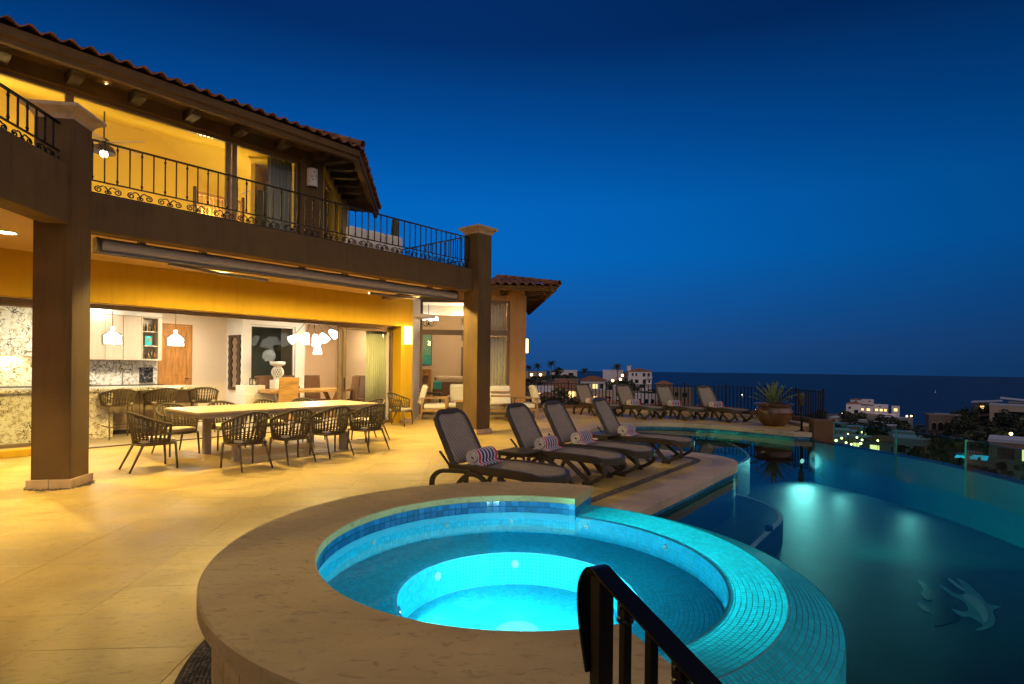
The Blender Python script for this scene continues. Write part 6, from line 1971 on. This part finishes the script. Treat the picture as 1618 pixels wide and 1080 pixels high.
# ================================================================== HANDRAIL IN FRONT
hr = thing('handrail', 'black iron handrail with curled end in front of the spa', 'handrail', (0, 0, 0))
P0 = Vector((0.262, 1.62, 1.012)); dv = Vector((0.182, -0.365, -0.118)).normalized()
top = [P0 + Vector((-0.012, 0.012, -0.30)), P0 + Vector((-0.030, 0.03, -0.17)), P0 + Vector((-0.034, 0.036, -0.07)), P0 + Vector((-0.020, 0.026, -0.014)), P0 + Vector((0.0, 0.008, 0.0))] + [P0 + dv * t for t in (0.06, 0.3, 0.6, 0.9)]
top = catmull([tuple(p) for p in top], 5)
side = dv.cross(Vector((0, 0, 1))).normalized()
def strap(pts, w, h):
    m = MB(); vs = []; k = len(pts)
    for i, p in enumerate(pts):
        t = (pts[min(i + 1, k - 1)] - pts[max(i - 1, 0)]).normalized()
        u = side.cross(t).normalized()
        for a, b in ((-1, -1), (1, -1), (1, 1), (-1, 1)): vs.append(p + side * (a * w / 2) + u * (b * h / 2))
    fs = []
    for i in range(k - 1):
        for j in range(4): fs.append((i * 4 + j, i * 4 + (j + 1) % 4, i * 4 + 4 + (j + 1) % 4, i * 4 + 4 + j))
    fs += [(3, 2, 1, 0), tuple(4 * (k - 1) + j for j in range(4))]
    return m.add(vs, fs)
strap(top, 0.062, 0.011).build('rail', 'black_metal', hr, bevel=0.003)
p = P0 + dv * 0.012
yaw = atan2(dv.y, dv.x)
m = MB(); m.obox((p.x, p.y, 0.50), (0.05, 0.05, 1.0), yaw); m.build('newel_post', 'black_metal', hr, bevel=0.004)
for i, t in enumerate((0.125, 0.235, 0.345, 0.455, 0.565, 0.675)):
    p = P0 + dv * t
    m = MB(Matrix.Translation((p.x, p.y, 0)) @ Matrix.Rotation(yaw, 4, 'Z'))
    m.box(-0.0125, 0.0125, -0.0125, 0.0125, 0.0, p.z - 0.008)
    if i % 2 == 0:
        m.box(-0.017, 0.017, -0.017, 0.017, p.z - 0.055, p.z - 0.012)
        m.sphere((0, 0, p.z - 0.062), 0.024, 12, 8, 0.6); m.sphere((0, 0, p.z - 0.028), 0.021, 12, 8, 0.6)
    m.build('baluster', 'black_metal', hr, bevel=0.002)
p = P0 + dv * 0.86
m = MB(); m.obox((p.x, p.y, p.z / 2 - 0.01), (0.05, 0.05, p.z - 0.01), yaw); m.build('newel_post', 'black_metal', hr, bevel=0.004)

# ================================================================== TOWN, HILLSIDE, SEA TRAFFIC
def far_house(name, label, x, y, z0, w, d, h, mat, roof='flat', wins=(), found=4.0, yaw=0.0, group=None, cat='house', roof_mat='far_roof', rh=0.22, over=0.5):
    t = thing(name, label, cat, (x, y, z0), -atan2(x, y) + yaw, group)
    m = MB(); m.box(-w / 2, w / 2, 0, d, -found, h); wall = m.build('wall', mat, t)
    if roof == 'hip':
        o = over; rz_ = h + rh * min(w, d)
        m = MB()
        ax = max(0.0, (w - d) / 2); ay = max(0.0, (d - w) / 2)
        m.add([(-w / 2 - o, -o, h), (w / 2 + o, -o, h), (w / 2 + o, d + o, h), (-w / 2 - o, d + o, h), (-ax, d / 2 - ay, rz_), (ax + 0.01, d / 2 - ay, rz_), (ax + 0.01, d / 2 + ay + 0.01, rz_), (-ax, d / 2 + ay + 0.01, rz_)],
              [(0, 1, 5, 4), (1, 2, 6, 5), (2, 3, 7, 6), (3, 0, 4, 7), (4, 5, 6, 7), (3, 2, 1, 0)])
        m.box(-w / 2 - o, w / 2 + o, -o, d + o, h - 0.16, h - 0.002)
        m.build('roof', roof_mat, t)
    else:
        m = MB(); m.box(-w / 2 - 0.08, w / 2 + 0.08, -0.08, d + 0.08, h, h + 0.35); m.build('parapet' if roof == 'flat' else 'roof', mat if roof == 'flat' else roof_mat, t)
    for (cx, cz, ww, wh, lit) in wins:
        f = MB(); b = 0.12
        for q in ((cx - ww / 2 - b, cx - ww / 2, cz - wh / 2 - b, cz + wh / 2 + b), (cx + ww / 2, cx + ww / 2 + b, cz - wh / 2 - b, cz + wh / 2 + b), (cx - ww / 2, cx + ww / 2, cz - wh / 2 - b, cz - wh / 2), (cx - ww / 2, cx + ww / 2, cz + wh / 2, cz + wh / 2 + b)):
            f.box(q[0], q[1], -0.07, 0.0, q[2], q[3])
        fo = f.build('window', mat, t)
        g = MB(); g.box(cx - ww / 2, cx + ww / 2, -0.02, -0.004, cz - wh / 2, cz + wh / 2); g.build('pane', 'far_window' if lit else 'window_dark', fo)
    return t
t = far_house('white_house', 'tall white three storey house with brown hip roof on the hill', 64.4, 280, -7.2, 11.5, 9, 6.9, 'house_white', 'hip',
              [(-3.6, 5.2, 0.9, 1.5, 0), (-1.8, 5.2, 0.9, 1.5, 0), (2.0, 5.1, 1.5, 1.8, 0), (4.3, 5.0, 1.3, 2.0, 0), (-4.0, 1.9, 0.9, 1.9, 0), (-1.6, 1.8, 1.8, 1.8, 0), (2.2, 1.7, 1.6, 2.2, 0), (4.6, 1.9, 0.8, 1.7, 0)], 9, 0.12, rh=0.16)
m = MB(); m.box(-6.3, -4.5, 0.5, 2.5, 6.9, 9.3); m.box(-6.5, -4.3, 0.3, 2.7, 9.3, 9.6); m.build('chimney', 'house_white', t)
m = MB(); m.box(2.9, 5.9, -1.3, -0.001, 3.3, 3.55); m.box(2.9, 5.9, -1.3, -1.2, 4.2, 4.3)
for k in range(11): m.box(2.92 + k * 0.29, 2.98 + k * 0.29, -1.29, -1.21, 3.55, 4.2)
m.build('balcony', 'house_white', t)
m = MB(); m.box(-5.9, 6.0, -1.0, -0.001, -0.2, 0.15); m.build('ledge', 'house_white', t)
far_house('white_house', 'lower white house with two dark windows below the tall house', 46.4, 236, -15.0, 7.4, 7, 8.6, 'house_white', 'flat', [(-1.3, 5.6, 1.9, 2.2, 0), (2.8, 5.6, 1.6, 2.2, 0), (0.5, 2.2, 5.5, 1.2, 0)], 6)
far_house('white_house', 'plain white block house left of the tall house', 52.6, 290, -7.2, 10.4, 8, 7.0, 'house_white', 'flat', [], 6)
far_house('grey_house', 'grey house wing between the white block and the tall house', 59.6, 292, -7.2, 5.0, 7, 5.0, 'house_tan', 'hip', [(0, 2.5, 1.0, 1.3, 0)], 6)
t = far_house('tiled_house', 'wide tan house with brown tiled hip roof below the terrace', 12.4, 128, -8.2, 9.4, 8, 5.0, 'house_tan', 'hip',
              [(-3.2, 3.4, 1.4, 1.5, 0), (-0.9, 3.2, 1.2, 2.0, 0), (1.4, 3.2, 1.8, 1.8, 1), (3.6, 3.2, 1.4, 1.8, 0), (-2.2, 0.7, 2.0, 1.6, 0), (2.4, 0.6, 2.6, 1.5, 0)], 6, 0.1, rh=0.24, over=0.9)
m = MB(); m.box(0.2, 4.4, -1.8, -0.001, 1.7, 1.95); m.box(0.2, 4.4, -1.8, -1.7, 1.95, 2.7); m.build('balcony', 'house_white', t)
far_house('flat_house', 'long flat roofed pale house behind the tiled roof', 18.6, 200, -2.6, 9.5, 7, 2.6, 'house_white', 'flat', [(-2.5, 1.4, 1.4, 1.2, 0), (2.6, 1.4, 1.8, 1.2, 0)], 6)
far_house('low_house', 'low dark house with two bright wall lights beside the wing', 7.2, 178, -3.4, 7.5, 6, 3.0, 'house_tan', 'flat', [(0, 1.3, 2.2, 1.2, 0)], 5)
far_house('tiled_house', 'brown roofed house right of the tall white house', 70.4, 258, -12.0, 7.6, 8, 6.0, 'house_dark', 'hip', [(-2, 3.6, 1.2, 1.4, 0), (1.2, 3.6, 1.2, 1.4, 0)], 6)
far_house('tiled_house', 'dim stepped house on the slope behind the loungers', 66.5, 222, -13.4, 11.0, 8, 6.6, 'house_dark', 'flat', [(-3.4, 4.4, 1.4, 1.6, 0), (-0.8, 4.4, 1.4, 1.6, 0), (2.4, 4.2, 1.8, 1.8, 0), (-2.0, 1.3, 2.8, 1.6, 0)], 6)
far_house('tiled_house', 'small dark tiled house lower on the slope', 76.0, 214, -18.0, 8.0, 7, 4.6, 'house_dark', 'hip', [(0, 2.0, 1.4, 1.4, 0)], 6)
far_house('hill_house', 'small white house under the palms left of the tan house', 6.0, 112, -6.4, 4.6, 5, 3.6, 'house_white', 'flat', [(-0.8, 2.0, 1.2, 1.3, 1), (1.2, 2.0, 1.0, 1.3, 0)], 5)
far_house('hill_house', 'white house with porch below the flat roofed house', 24.5, 168, -6.4, 7.5, 6, 4.0, 'house_white', 'hip', [(-2.0, 2.2, 1.4, 1.4, 0), (0.6, 2.2, 1.4, 1.4, 1), (2.6, 2.2, 1.0, 1.4, 0)], 5)
far_house('hill_house', 'pale house with one lit window between the fence pickets', 23.0, 142, -9.0, 7.0, 6, 4.2, 'house_tan', 'flat', [(-1.6, 2.4, 1.4, 1.4, 1), (1.4, 2.4, 1.8, 1.4, 0)], 5)
far_house('hill_house', 'dim tan house low behind the first far lounger', 17.5, 110, -10.0, 6.5, 6, 4.4, 'house_tan', 'hip', [(-1.4, 2.6, 1.2, 1.3, 0), (1.5, 2.6, 1.2, 1.3, 0)], 5)
far_house('hill_house', 'white walled house with arcade below the tall white house', 56.0, 232, -15.5, 9.0, 6, 5.6, 'house_white', 'flat', [(-2.6, 3.0, 1.4, 1.8, 0), (0, 3.0, 1.4, 1.8, 0), (2.6, 3.0, 1.4, 1.8, 0)], 6)
far_house('hill_house', 'brown roofed house at the foot of the left slope', 84.0, 236, -19.5, 10.0, 7, 5.0, 'house_dark', 'hip', [(-2.0, 2.6, 1.6, 1.6, 0), (2.0, 2.6, 1.6, 1.6, 0)], 6)
# lit village on the point
VG = 'white houses on the lit point'
far_house('village_house', 'tall white house with pink tinted roof at the left of the point', 367, 598, -47.5, 13.5, 10, 12.5, 'house_white', 'hip', [(-3.4, 8.0, 2.0, 2.2, 0), (2.6, 3.0, 3.8, 6.0, 0), (-4.5, 2.6, 2.2, 2.4, 0)], 6, group=VG, rh=0.2)
far_house('village_house', 'white house with two glowing arches in the middle of the point', 386, 610, -44.5, 17.0, 9, 7.2, 'house_white', 'hip', [(-5.2, 2.6, 3.0, 2.6, 1), (-1.4, 2.6, 2.2, 2.2, 1), (4.0, 2.6, 3.0, 2.6, 1), (2.0, 5.6, 1.4, 1.0, 0)], 6, group=VG, rh=0.12)
far_house('village_house', 'white house with a glowing row of windows right of the arches', 402, 606, -44.5, 13.0, 9, 8.0, 'house_white', 'flat', [(-4.0, 2.4, 2.6, 2.4, 1), (0.2, 2.4, 2.6, 2.4, 1), (4.0, 2.4, 2.2, 2.4, 1), (-1, 6.2, 1.6, 1.2, 0)], 6, group=VG)
far_house('village_house', 'small white house at the right tip of the point', 411, 596, -44.0, 7.0, 7, 6.6, 'house_white', 'flat', [(0, 3.0, 3.0, 3.0, 1)], 6, group=VG)
far_house('village_house', 'long low white terrace in front of the point', 384, 584, -48.0, 31.0, 5, 3.6, 'house_white', 'flat', [(9.5, 1.6, 4.2, 1.8, 0), (-6, 1.6, 5.0, 1.6, 0)], 6, group=VG)
far_house('village_house', 'white house peeping above the middle of the point', 392, 634, -42, 11.0, 8, 9.4, 'house_white', 'hip', [(0, 7.6, 2.4, 1.2, 0)], 6, group=VG, rh=0.15)
far_house('village_house', 'white house with roof terrace behind the right of the point', 409, 640, -42, 12.0, 8, 9.2, 'house_white', 'flat', [(2, 7.6, 2.4, 1.2, 0)], 6, group=VG)
TG = 'flat roofed houses of the town below'
for i, (x, y, z, w, h, lb) in enumerate(((228, 380, -41.5, 13.8, 6.2, 'pale flat roofed town house below the point, left'), (262, 420, -41.5, 10.5, 5.0, 'small blue white town house below the point'), (266, 398, -41, 19, 4.8, 'long pale town house with open porch below the point'),
                                         (311, 450, -42.5, 21.5, 5.6, 'wide pale town house at the shore right of the point'), (120, 205, -26, 8.4, 5.2, 'pale house behind the corner of the glass fence'), (150, 232, -28, 9, 5.0, 'pale house seen through the left glass panel'),
                                         (182, 262, -30, 10, 5.0, 'pale house seen through the second glass panel'), (390, 500, -42, 16, 4.4, 'low white house on the shore beside the dark trees'), (205, 330, -37, 11, 4.6, 'small pale town house above the glass fence'), (92, 128, -18.5, 7.0, 4.2, 'dim house low behind the first glass panel'))):
    far_house('town_house', lb, x, y, z, w, 7, h, 'town_wall' if i != 8 else 'house_tan', 'slab', [(-w * 0.28, h * 0.45, w * 0.24, h * 0.4, 1 if i in (4, 5) else 0), (w * 0.2, h * 0.45, w * 0.3, h * 0.42, 0)], 6, 0.1 * sin(i * 2.1), TG, roof_mat='blue_roof')
rh_ = random.Random(21)
SG = 'small houses among the town lights'
for i in range(22):
    a = radians(rh_.uniform(26.5, 36.0)); r = rh_.uniform(190, 520)
    x, y = r * sin(a), r * cos(a); w = rh_.uniform(6, 13); h = rh_.uniform(3.2, 5.4)
    lit = [1 if rh_.random() < 0.4 else 0 for _ in range(2)]
    far_house('small_house', 'small pale house among the town lights below the point', x, y, ground_z(x, y) - 0.3, w, 6, h, rh_.choice(('town_wall', 'house_tan', 'town_wall')), rh_.choice(('slab', 'flat', 'hip')), [(-w * 0.25, h * 0.45, w * 0.2, h * 0.35, lit[0]), (w * 0.22, h * 0.45, w * 0.24, h * 0.35, lit[1])], 5, rh_.uniform(-0.4, 0.4), SG, roof_mat=rh_.choice(('blue_roof', 'far_roof')))
HG = 'small houses on the left slope'
for i, (azd, r) in enumerate(((3.2, 96), (5.6, 150), (7.4, 118), (9.6, 190), (11.2, 150), (13.4, 175), (14.8, 225), (16.2, 190), (17.6, 240), (19.2, 210))):
    a = radians(azd); x, y = r * sin(a), r * cos(a); w = rh_.uniform(5, 8); h = rh_.uniform(3.0, 4.6)
    far_house('small_house', 'small dim house stepped into the left slope', x, y, ground_z(x, y) - 0.3, w, 6, h, rh_.choice(('house_tan', 'house_white', 'house_dark')), rh_.choice(('hip', 'flat')), [(-w * 0.25, h * 0.5, w * 0.2, h * 0.36, 1 if rh_.random() < 0.4 else 0), (w * 0.22, h * 0.5, w * 0.22, h * 0.36, 0)], 5, rh_.uniform(-0.3, 0.3), HG)
# right hillside
t = far_house('arcade_house', 'dark house with a row of four arches on the right hillside', 110.5, 140, -14.2, 9.0, 6, 4.2, 'house_dark', 'flat', [], 6, 0.15)
for k, (cx, ww, hh) in enumerate(((-3.4, 0.9, 2.2), (-2.1, 1.0, 2.3), (-0.6, 1.1, 2.3), (1.8, 2.4, 2.5))):
    m = MB(); pts = [(cx - ww / 2, 0.6), (cx + ww / 2, 0.6), (cx + ww / 2, hh)] + [(cx + ww / 2 * cos(a * pi / 8), hh + ww / 2 * sin(a * pi / 8)) for a in range(1, 8)] + [(cx - ww / 2, hh)]
    k2 = len(pts); m.add([(x, -0.012, z) for x, z in pts], [tuple(range(k2))]); m.build('arch_opening', 'window_dark', t)
    m = MB(); m.tube([(x, -0.03, z) for x, z in pts[2:]], 0.10, 5); m.build('arch_trim', 'house_tan', t)
far_house('modern_house', 'modern house with pale blue roof slabs at the right edge', 116.5, 130, -10.8, 7.5, 8, 4.2, 'house_tan', 'slab', [(-2.2, 2.0, 1.3, 1.2, 0), (1.0, 2.3, 3.0, 1.4, 0)], 6, roof_mat='blue_roof')
t = far_house('modern_house', 'low modern house with one glowing window on the right hill', 127.5, 150, -9.8, 4.6, 6, 2.7, 'house_dark', 'slab', [(-0.6, 1.6, 0.8, 0.8, 1)], 5, roof_mat='blue_roof')
m = MB(); m.add([(-2.9, -0.6, 2.75), (3.6, -0.6, 3.35), (3.6, 6.5, 3.35), (-2.9, 6.5, 2.75), (-2.9, -0.6, 2.95), (3.6, -0.6, 3.55), (3.6, 6.5, 3.55), (-2.9, 6.5, 2.95)], [(3, 2, 1, 0), (4, 5, 6, 7), (0, 1, 5, 4), (1, 2, 6, 5), (2, 3, 7, 6), (3, 0, 4, 7)]); m.build('roof', 'blue_roof', t)
t = far_house('modern_house', 'house with tilted pale roof above the modern house', 122.5, 133, -9.0, 5.6, 8, 3.0, 'house_dark', 'slab', [], 5, roof_mat='blue_roof')
m = MB(); m.add([(-4.4, -0.8, 3.9), (4.2, -0.8, 3.1), (4.2, 7, 3.1), (-4.4, 7, 3.9), (-4.4, -0.8, 4.1), (4.2, -0.8, 3.3), (4.2, 7, 3.3), (-4.4, 7, 4.1)], [(3, 2, 1, 0), (4, 5, 6, 7), (0, 1, 5, 4), (1, 2, 6, 5), (2, 3, 7, 6), (3, 0, 4, 7)]); m.build('roof', 'blue_roof', t)
t = far_house('pool_house', 'house terrace with turquoise lit pool beyond the right glass panel', 54.5, 60, -8.6, 4.6, 5, 2.4, 'house_dark', 'slab', [(-0.9, 1.2, 1.4, 1.2, 0), (1.0, 1.2, 1.2, 1.2, 1)], 4, roof_mat='blue_roof')
m = MB(); m.box(-5.2, -2.4, -1.0, 3.0, 0.4, 0.46); m.build('pool', 'far_pool', t)
lamp('house_fill_light', 'POINT', (57.0, 252, 4.0), 900, (1.0, 0.86, 0.84), None, 0.4)  # added point lights without lamp posts, brightening the far houses
lamp('house_fill_light', 'POINT', (17.0, 112, 2.5), 700, (1.0, 0.82, 0.66), None, 0.3)
lamp('house_fill_light', 'POINT', (380, 560, -30), 6000, (1.0, 0.82, 0.86), None, 0.6)
# lamps of the town
lm = MB(); lm.cur = 0; lm.tube([(0, 0, -2.6), (0, 0, 0)], 0.05, 5); lm.cur = 1; lm.sphere((0, 0, 0.2), 0.26, 8, 6)
lm0 = tag(lm.build('garden_lamp', ['iron', 'far_lamp']), 'small yellow lamp among the houses below the glass fence', 'street lamp', 'yellow lamps of the town below')
lm0.location = (89.0, 150, -17.1)
def more_lamps(pts, label, sc=1.0):
    for p in pts:
        o = lm0.copy(); COL.objects.link(o); o.location = p; o.scale = (sc,) * 3
        if label: o['label'] = label
more_lamps([(90.2, 150, -18.3), (91.6, 150, -18.7), (99.3, 160, -18.1), (94.5, 150, -17.5), (120.9, 200, -21.7), (138.5, 220, -23.2), (167.6, 250, -25.6), (105.3, 160, -18.9), (70, 120, -13.9), (75.3, 120, -14.5), (112, 175, -20.2), (130, 205, -23.4), (100, 178, -19.0)], None)
more_lamps([(5.2, 148, -0.9), (7.6, 148, -0.9)], 'bright wall light on the low house beside the wing', 1.3)
more_lamps([(46.2, 255, -5.0), (49.7, 255, -4.4), (51.0, 257, -2.6)], 'bright yellow light among trees left of the tall house', 2.2)
more_lamps([(62.8, 70, -6.4), (69, 80, -8.0), (70, 80, -8.0), (71.5, 80.5, -8.1)], 'small yellow lamp on the right hillside terrace', 0.7)
more_lamps([(298.2, 420, -33.5), (301.5, 420, -33.4), (353, 590, -45), (350, 590, -45.5)], 'faint lamp on the shore near the point', 2.2)
more_lamps([(9.5, 124, -5.0), (6.6, 118, -3.8), (8.2, 115, -5.6)], 'warm garden light beside the tan tiled house', 0.9)

# vegetation
def leaf_blob(nq, rx, rz, q, seed, flat=0.6):
    rnd_ = random.Random(seed); m = MB()
    for i in range(nq):
        while True:
            a, b, c = rnd_.uniform(-1, 1), rnd_.uniform(-1, 1), rnd_.uniform(-1, 1)
            r = sqrt(a * a + b * b + c * c)
            if 0.35 < r < 1: break
        lump = 0.75 + 0.35 * sin(3.1 * a + seed) * cos(2.7 * b + seed * 2) + 0.15 * sin(5 * c + seed)
        p = Vector((a * rx * lump, b * rx * lump, c * rz * lump + rz))
        e1 = Vector((rnd_.gauss(0, 1), rnd_.gauss(0, 1), rnd_.gauss(0, flat))).normalized()
        e2 = e1.cross(Vector((rnd_.gauss(0, 1), rnd_.gauss(0, 1), rnd_.gauss(0, 1)))).normalized()
        s1 = q * rnd_.uniform(0.6, 1.3); s2 = s1 * 0.55
        m.add([p - e1 * s1, p - e2 * s2, p + e1 * s1, p + e2 * s2], [(0, 1, 2, 3)])
    return m
def tree(name, label, loc, h, r, seed, group, mat='foliage_dark', nq=260):
    t = thing(name, label, 'tree', loc, seed * 1.7, group)
    m = MB(); m.tube([(0, 0, -1.5), (0.05 * r, 0, h * 0.3), (0.1 * r, 0.05 * r, h * 0.75)], [0.10 * h * .5, 0.06 * h * .5, 0.02 * h], 6)
    for k in range(4):
        a = k * 1.6 + seed; m.tube([(0.05 * r, 0, h * 0.35), (cos(a) * r * 0.5, sin(a) * r * 0.5, h * 0.65)], [0.03 * h * .6, 0.01 * h], 5)
    m.build('trunk', 'bark', t)
    b = leaf_blob(nq, r, h * 0.42, r * 0.16, seed); b.v = [(x, y, z + h * 0.2) for x, y, z in b.v]
    b.build('crown', mat, t)
    return t
rt = random.Random(3)
tp_ = [tree('hillside_tree', 'dark bushy tree on the slope below the tall white house', (41.5, 200, ground_z(41.5, 200)), 6.0, 3.2, 1, 'trees on the left slope')]
LT = [(48.6, 262, 7), (46.6, 258, 6), (14.6, 178, 4.0), (24.5, 150, 3.2), (28, 135, 3.0), (34, 160, 3.6), (2.4, 90, 3.4), (20.5, 104, 2.6), (27, 112, 2.6), (48, 150, 3.4), (57, 170, 3.6), (72, 205, 4.5), (48, 120, 3.0), (40, 95, 2.8), (30, 80, 2.6), (58, 130, 3.2), (70, 165, 4), (80, 205, 4.6), (22, 70, 2.6), (64, 140, 3.6), (16, 60, 2.6), (56.5, 268, 5), (36, 215, 4)]
for i, (x, y, h) in enumerate(LT):
    dup(tp_[0], (x, y, ground_z(x, y) - 0.3), i * 1.3, None, h / 6.0)
m0 = tree('shore_tree', 'dark round tree among the town houses', (200, 300, ground_z(200, 300)), 6.5, 4.0, 5, 'trees of the town')
for i in range(34):
    a = radians(rt.uniform(26, 36.5)); r = rt.uniform(170, 560)
    x, y = r * sin(a), r * cos(a)
    dup(m0, (x, y, ground_z(x, y) - 0.4), i * 2.1, None, rt.uniform(0.6, 1.3) * (0.7 + r / 700))
m1 = tree('hillside_tree', 'dark dense tree on the right hillside', (96, 128, ground_z(96, 128)), 5.0, 3.4, 9, 'trees on the right hillside', nq=320)
for i in range(44):
    a = radians(rt.uniform(35.5, 44.5)); r = rt.choice((rt.uniform(60, 150), rt.uniform(150, 200)))
    x, y = r * sin(a), r * cos(a)
    hgt = rt.uniform(0.35, 0.8) * (0.6 + r / 260)
    dup(m1, (x, y, ground_z(x, y) - 0.4), i * 1.9, None, hgt)
def palm(label, loc, h, seed, r=1.7):
    t = thing('palm_tree', label, 'palm', loc, seed, 'palms on the left skyline')
    m = MB(); m.tube([(0, 0, -2), (0.08, 0, h * .5), (0.0, 0.1, h)], [0.19, 0.14, 0.12], 7); m.build('trunk', 'bark', t)
    fr0 = None
    for k in range(20):
        az = k * 2.399; el_ = 0.95 - 1.6 * (k / 20)
        if fr0 is None:
            f = MB(); pts = []
            for i in range(7):
                q = i / 6; pts.append((r * q, 0.55 * r * q * (1 - q) - 0.25 * r * q * q))
            for i in range(6):
                (x0, z0), (x1, z1) = pts[i], pts[i + 1]
                w0 = 0.24 * r * sin(pi * min(1, (i + 0.6) / 6.6)) ** .6; w1 = 0.24 * r * sin(pi * min(1, (i + 1.5) / 6.6)) ** .6
                for sg in (-1, 1):
                    for q2 in range(3):
                        xa = x0 + (x1 - x0) * q2 / 3; za = z0 + (z1 - z0) * q2 / 3
                        f.add([(xa, 0, za), (xa + 0.05 * r, sg * w0, za - 0.07 * r), (xa + 0.085 * r, sg * w0, za - 0.08 * r), (xa + 0.06 * r, 0, za)], [(0, 1, 2, 3)])
            fr0 = f.build('frond', 'foliage', t); fr0.matrix_local = Matrix.Translation((0, 0, h)) @ Matrix.Rotation(az, 4, 'Z') @ Matrix.Rotation(-el_, 4, 'Y')
        else:
            inst(fr0, 'frond', t, Matrix.Translation((0, 0, h)) @ Matrix.Rotation(az, 4, 'Z') @ Matrix.Rotation(-el_, 4, 'Y'))
    return t
pr = palm('tallest palm with round crown left of the flat house', (12.0, 170, -3.0), 5.3, 1.0)
dup(pr, (7.7, 168, -3.2), 2.0, 'shorter palm nearest the wing corner', 0.9)
dup(pr, (24.6, 188, -5.0), 3.0, 'palm at the right end of the flat house', 0.98)
dup(pr, (5.2, 172, -3.5), 4.0, 'palm half hidden by the wing corner', 0.85)
dup(pr, (33.5, 230, -8.0), 5.0, 'small far palm between the two hills', 1.0)
dup(pr, (49.5, 262, -7.5), 6.0, 'palm beside the white block house', 1.7)
# planting outside the fence
for i, (x, y, h, r, lb) in enumerate(((1.3, 21.4, 0.8, 0.5, 'low leafy shrub behind the fence beside the wing corner'), (2.4, 21.3, 0.75, 0.45, 'low leafy shrub behind the fence left of the first far lounger'), (4.6, 23.5, 3.4, 0.85, 'dark round bush between the first two far loungers'),
                                      (7.9, 21.8, 2.0, 0.8, 'dark shrub behind the fourth far lounger'), (8.9, 20.6, 2.4, 0.75, 'dark shrub behind the fence left of the agave'), (1.9, 21.8, 1.1, 0.5, 'taller shrub behind the fence near the wing'), (6.4, 22.3, 1.6, 0.7, 'dark shrub behind the third far lounger'))):
    zb = -0.2 if i in (0, 1, 5) else -2.4
    t = thing('shrub', lb, 'shrub', (x, y, zb), i * 0.9, 'shrubs behind the iron fence')
    b = leaf_blob(240, r, h * 0.5, 0.075, 20 + i); b.build('foliage', 'foliage', t)
    m = MB()
    for k in range(4): m.tube([(0, 0, -0.6), (cos(k * 1.6) * r * 0.4, sin(k * 1.6) * r * 0.4, h * 0.6)], [0.03, 0.01], 5)
    m.build('stem', 'bark', t)
# scrub covering the slopes
def scrub():
    rs_ = random.Random(11); m = MB()
    for i in range(5200):
        a = radians(rs_.uniform(-4, 47)); r = 24 + 520 * rs_.random() ** 1.6
        x, y = r * sin(a), r * cos(a)
        if ground_z(x, y) < -59: continue
        z = ground_z(x, y); s_ = rs_.uniform(0.35, 0.8) * (0.5 + r / 160)
        for k in range(3):
            b = rs_.uniform(0, pi); dx, dy = cos(b) * s_, sin(b) * s_; ox_, oy_ = rs_.uniform(-s_, s_), rs_.uniform(-s_, s_)
            m.add([(x + ox_ - dx, y + oy_ - dy, z - 0.2), (x + ox_ + dx, y + oy_ + dy, z - 0.2), (x + ox_ + dx * .6, y + oy_ + dy * .6, z + s_ * rs_.uniform(.6, 1.1)), (x + ox_ - dx * .5, y + oy_ - dy * .5, z + s_ * rs_.uniform(.5, 1.2))], [(0, 1, 2, 3)])
    tag(m.build('hillside_scrub', 'foliage_dark'), 'dark scrub covering the slopes below the villa', None, None, 'stuff')
scrub()
# boats
def boat(label, x, y, sail, col):
    t = thing('sailing_boat' if sail else 'motor_boat', label, 'boat', (x, y, -60), 0.6)
    m = MB(); hl = [(-3.5, 0), (-3.2, 1.0), (1.0, 1.2), (4.0, 0), (1.0, -1.2), (-3.2, -1.0)]
    m.prism(hl[::-1] if area(hl) < 0 else hl, -0.4, 1.0); m.build('hull', 'house_white', t)
    if sail:
        m = MB(); m.tube([(0.5, 0, 1), (0.5, 0, 10)], 0.1, 5); m.build('mast', 'house_white', t)
        m = MB(); m.add([(0.4, 0, 1.5), (-3.0, 0.05, 1.6), (0.4, 0, 9.5), (0.4, 0.06, 1.5), (-3.0, 0.11, 1.6), (0.4, 0.06, 9.5)], [(0, 1, 2), (5, 4, 3), (0, 3, 4, 1), (1, 4, 5, 2), (2, 5, 3, 0)]); m.build('sail', 'house_white', t)
    else:
        m = MB(); m.box(-2, 1.0, -0.8, 0.8, 1.0, 2.6); m.build('cabin', 'house_white', t)
        m = MB(); m.sphere((0, 0, 3.2), 0.7, 8, 6); m.build('lamp', col, t)
boat('tiny white sailing boat far out on the sea', 1164, 1530, True, None)
boat('small lit boat on the sea behind the agave', 602, 1200, False, 'far_lamp_white')
boat('small lit boat on the sea right of the far loungers', 513, 1240, False, 'far_lamp_white')
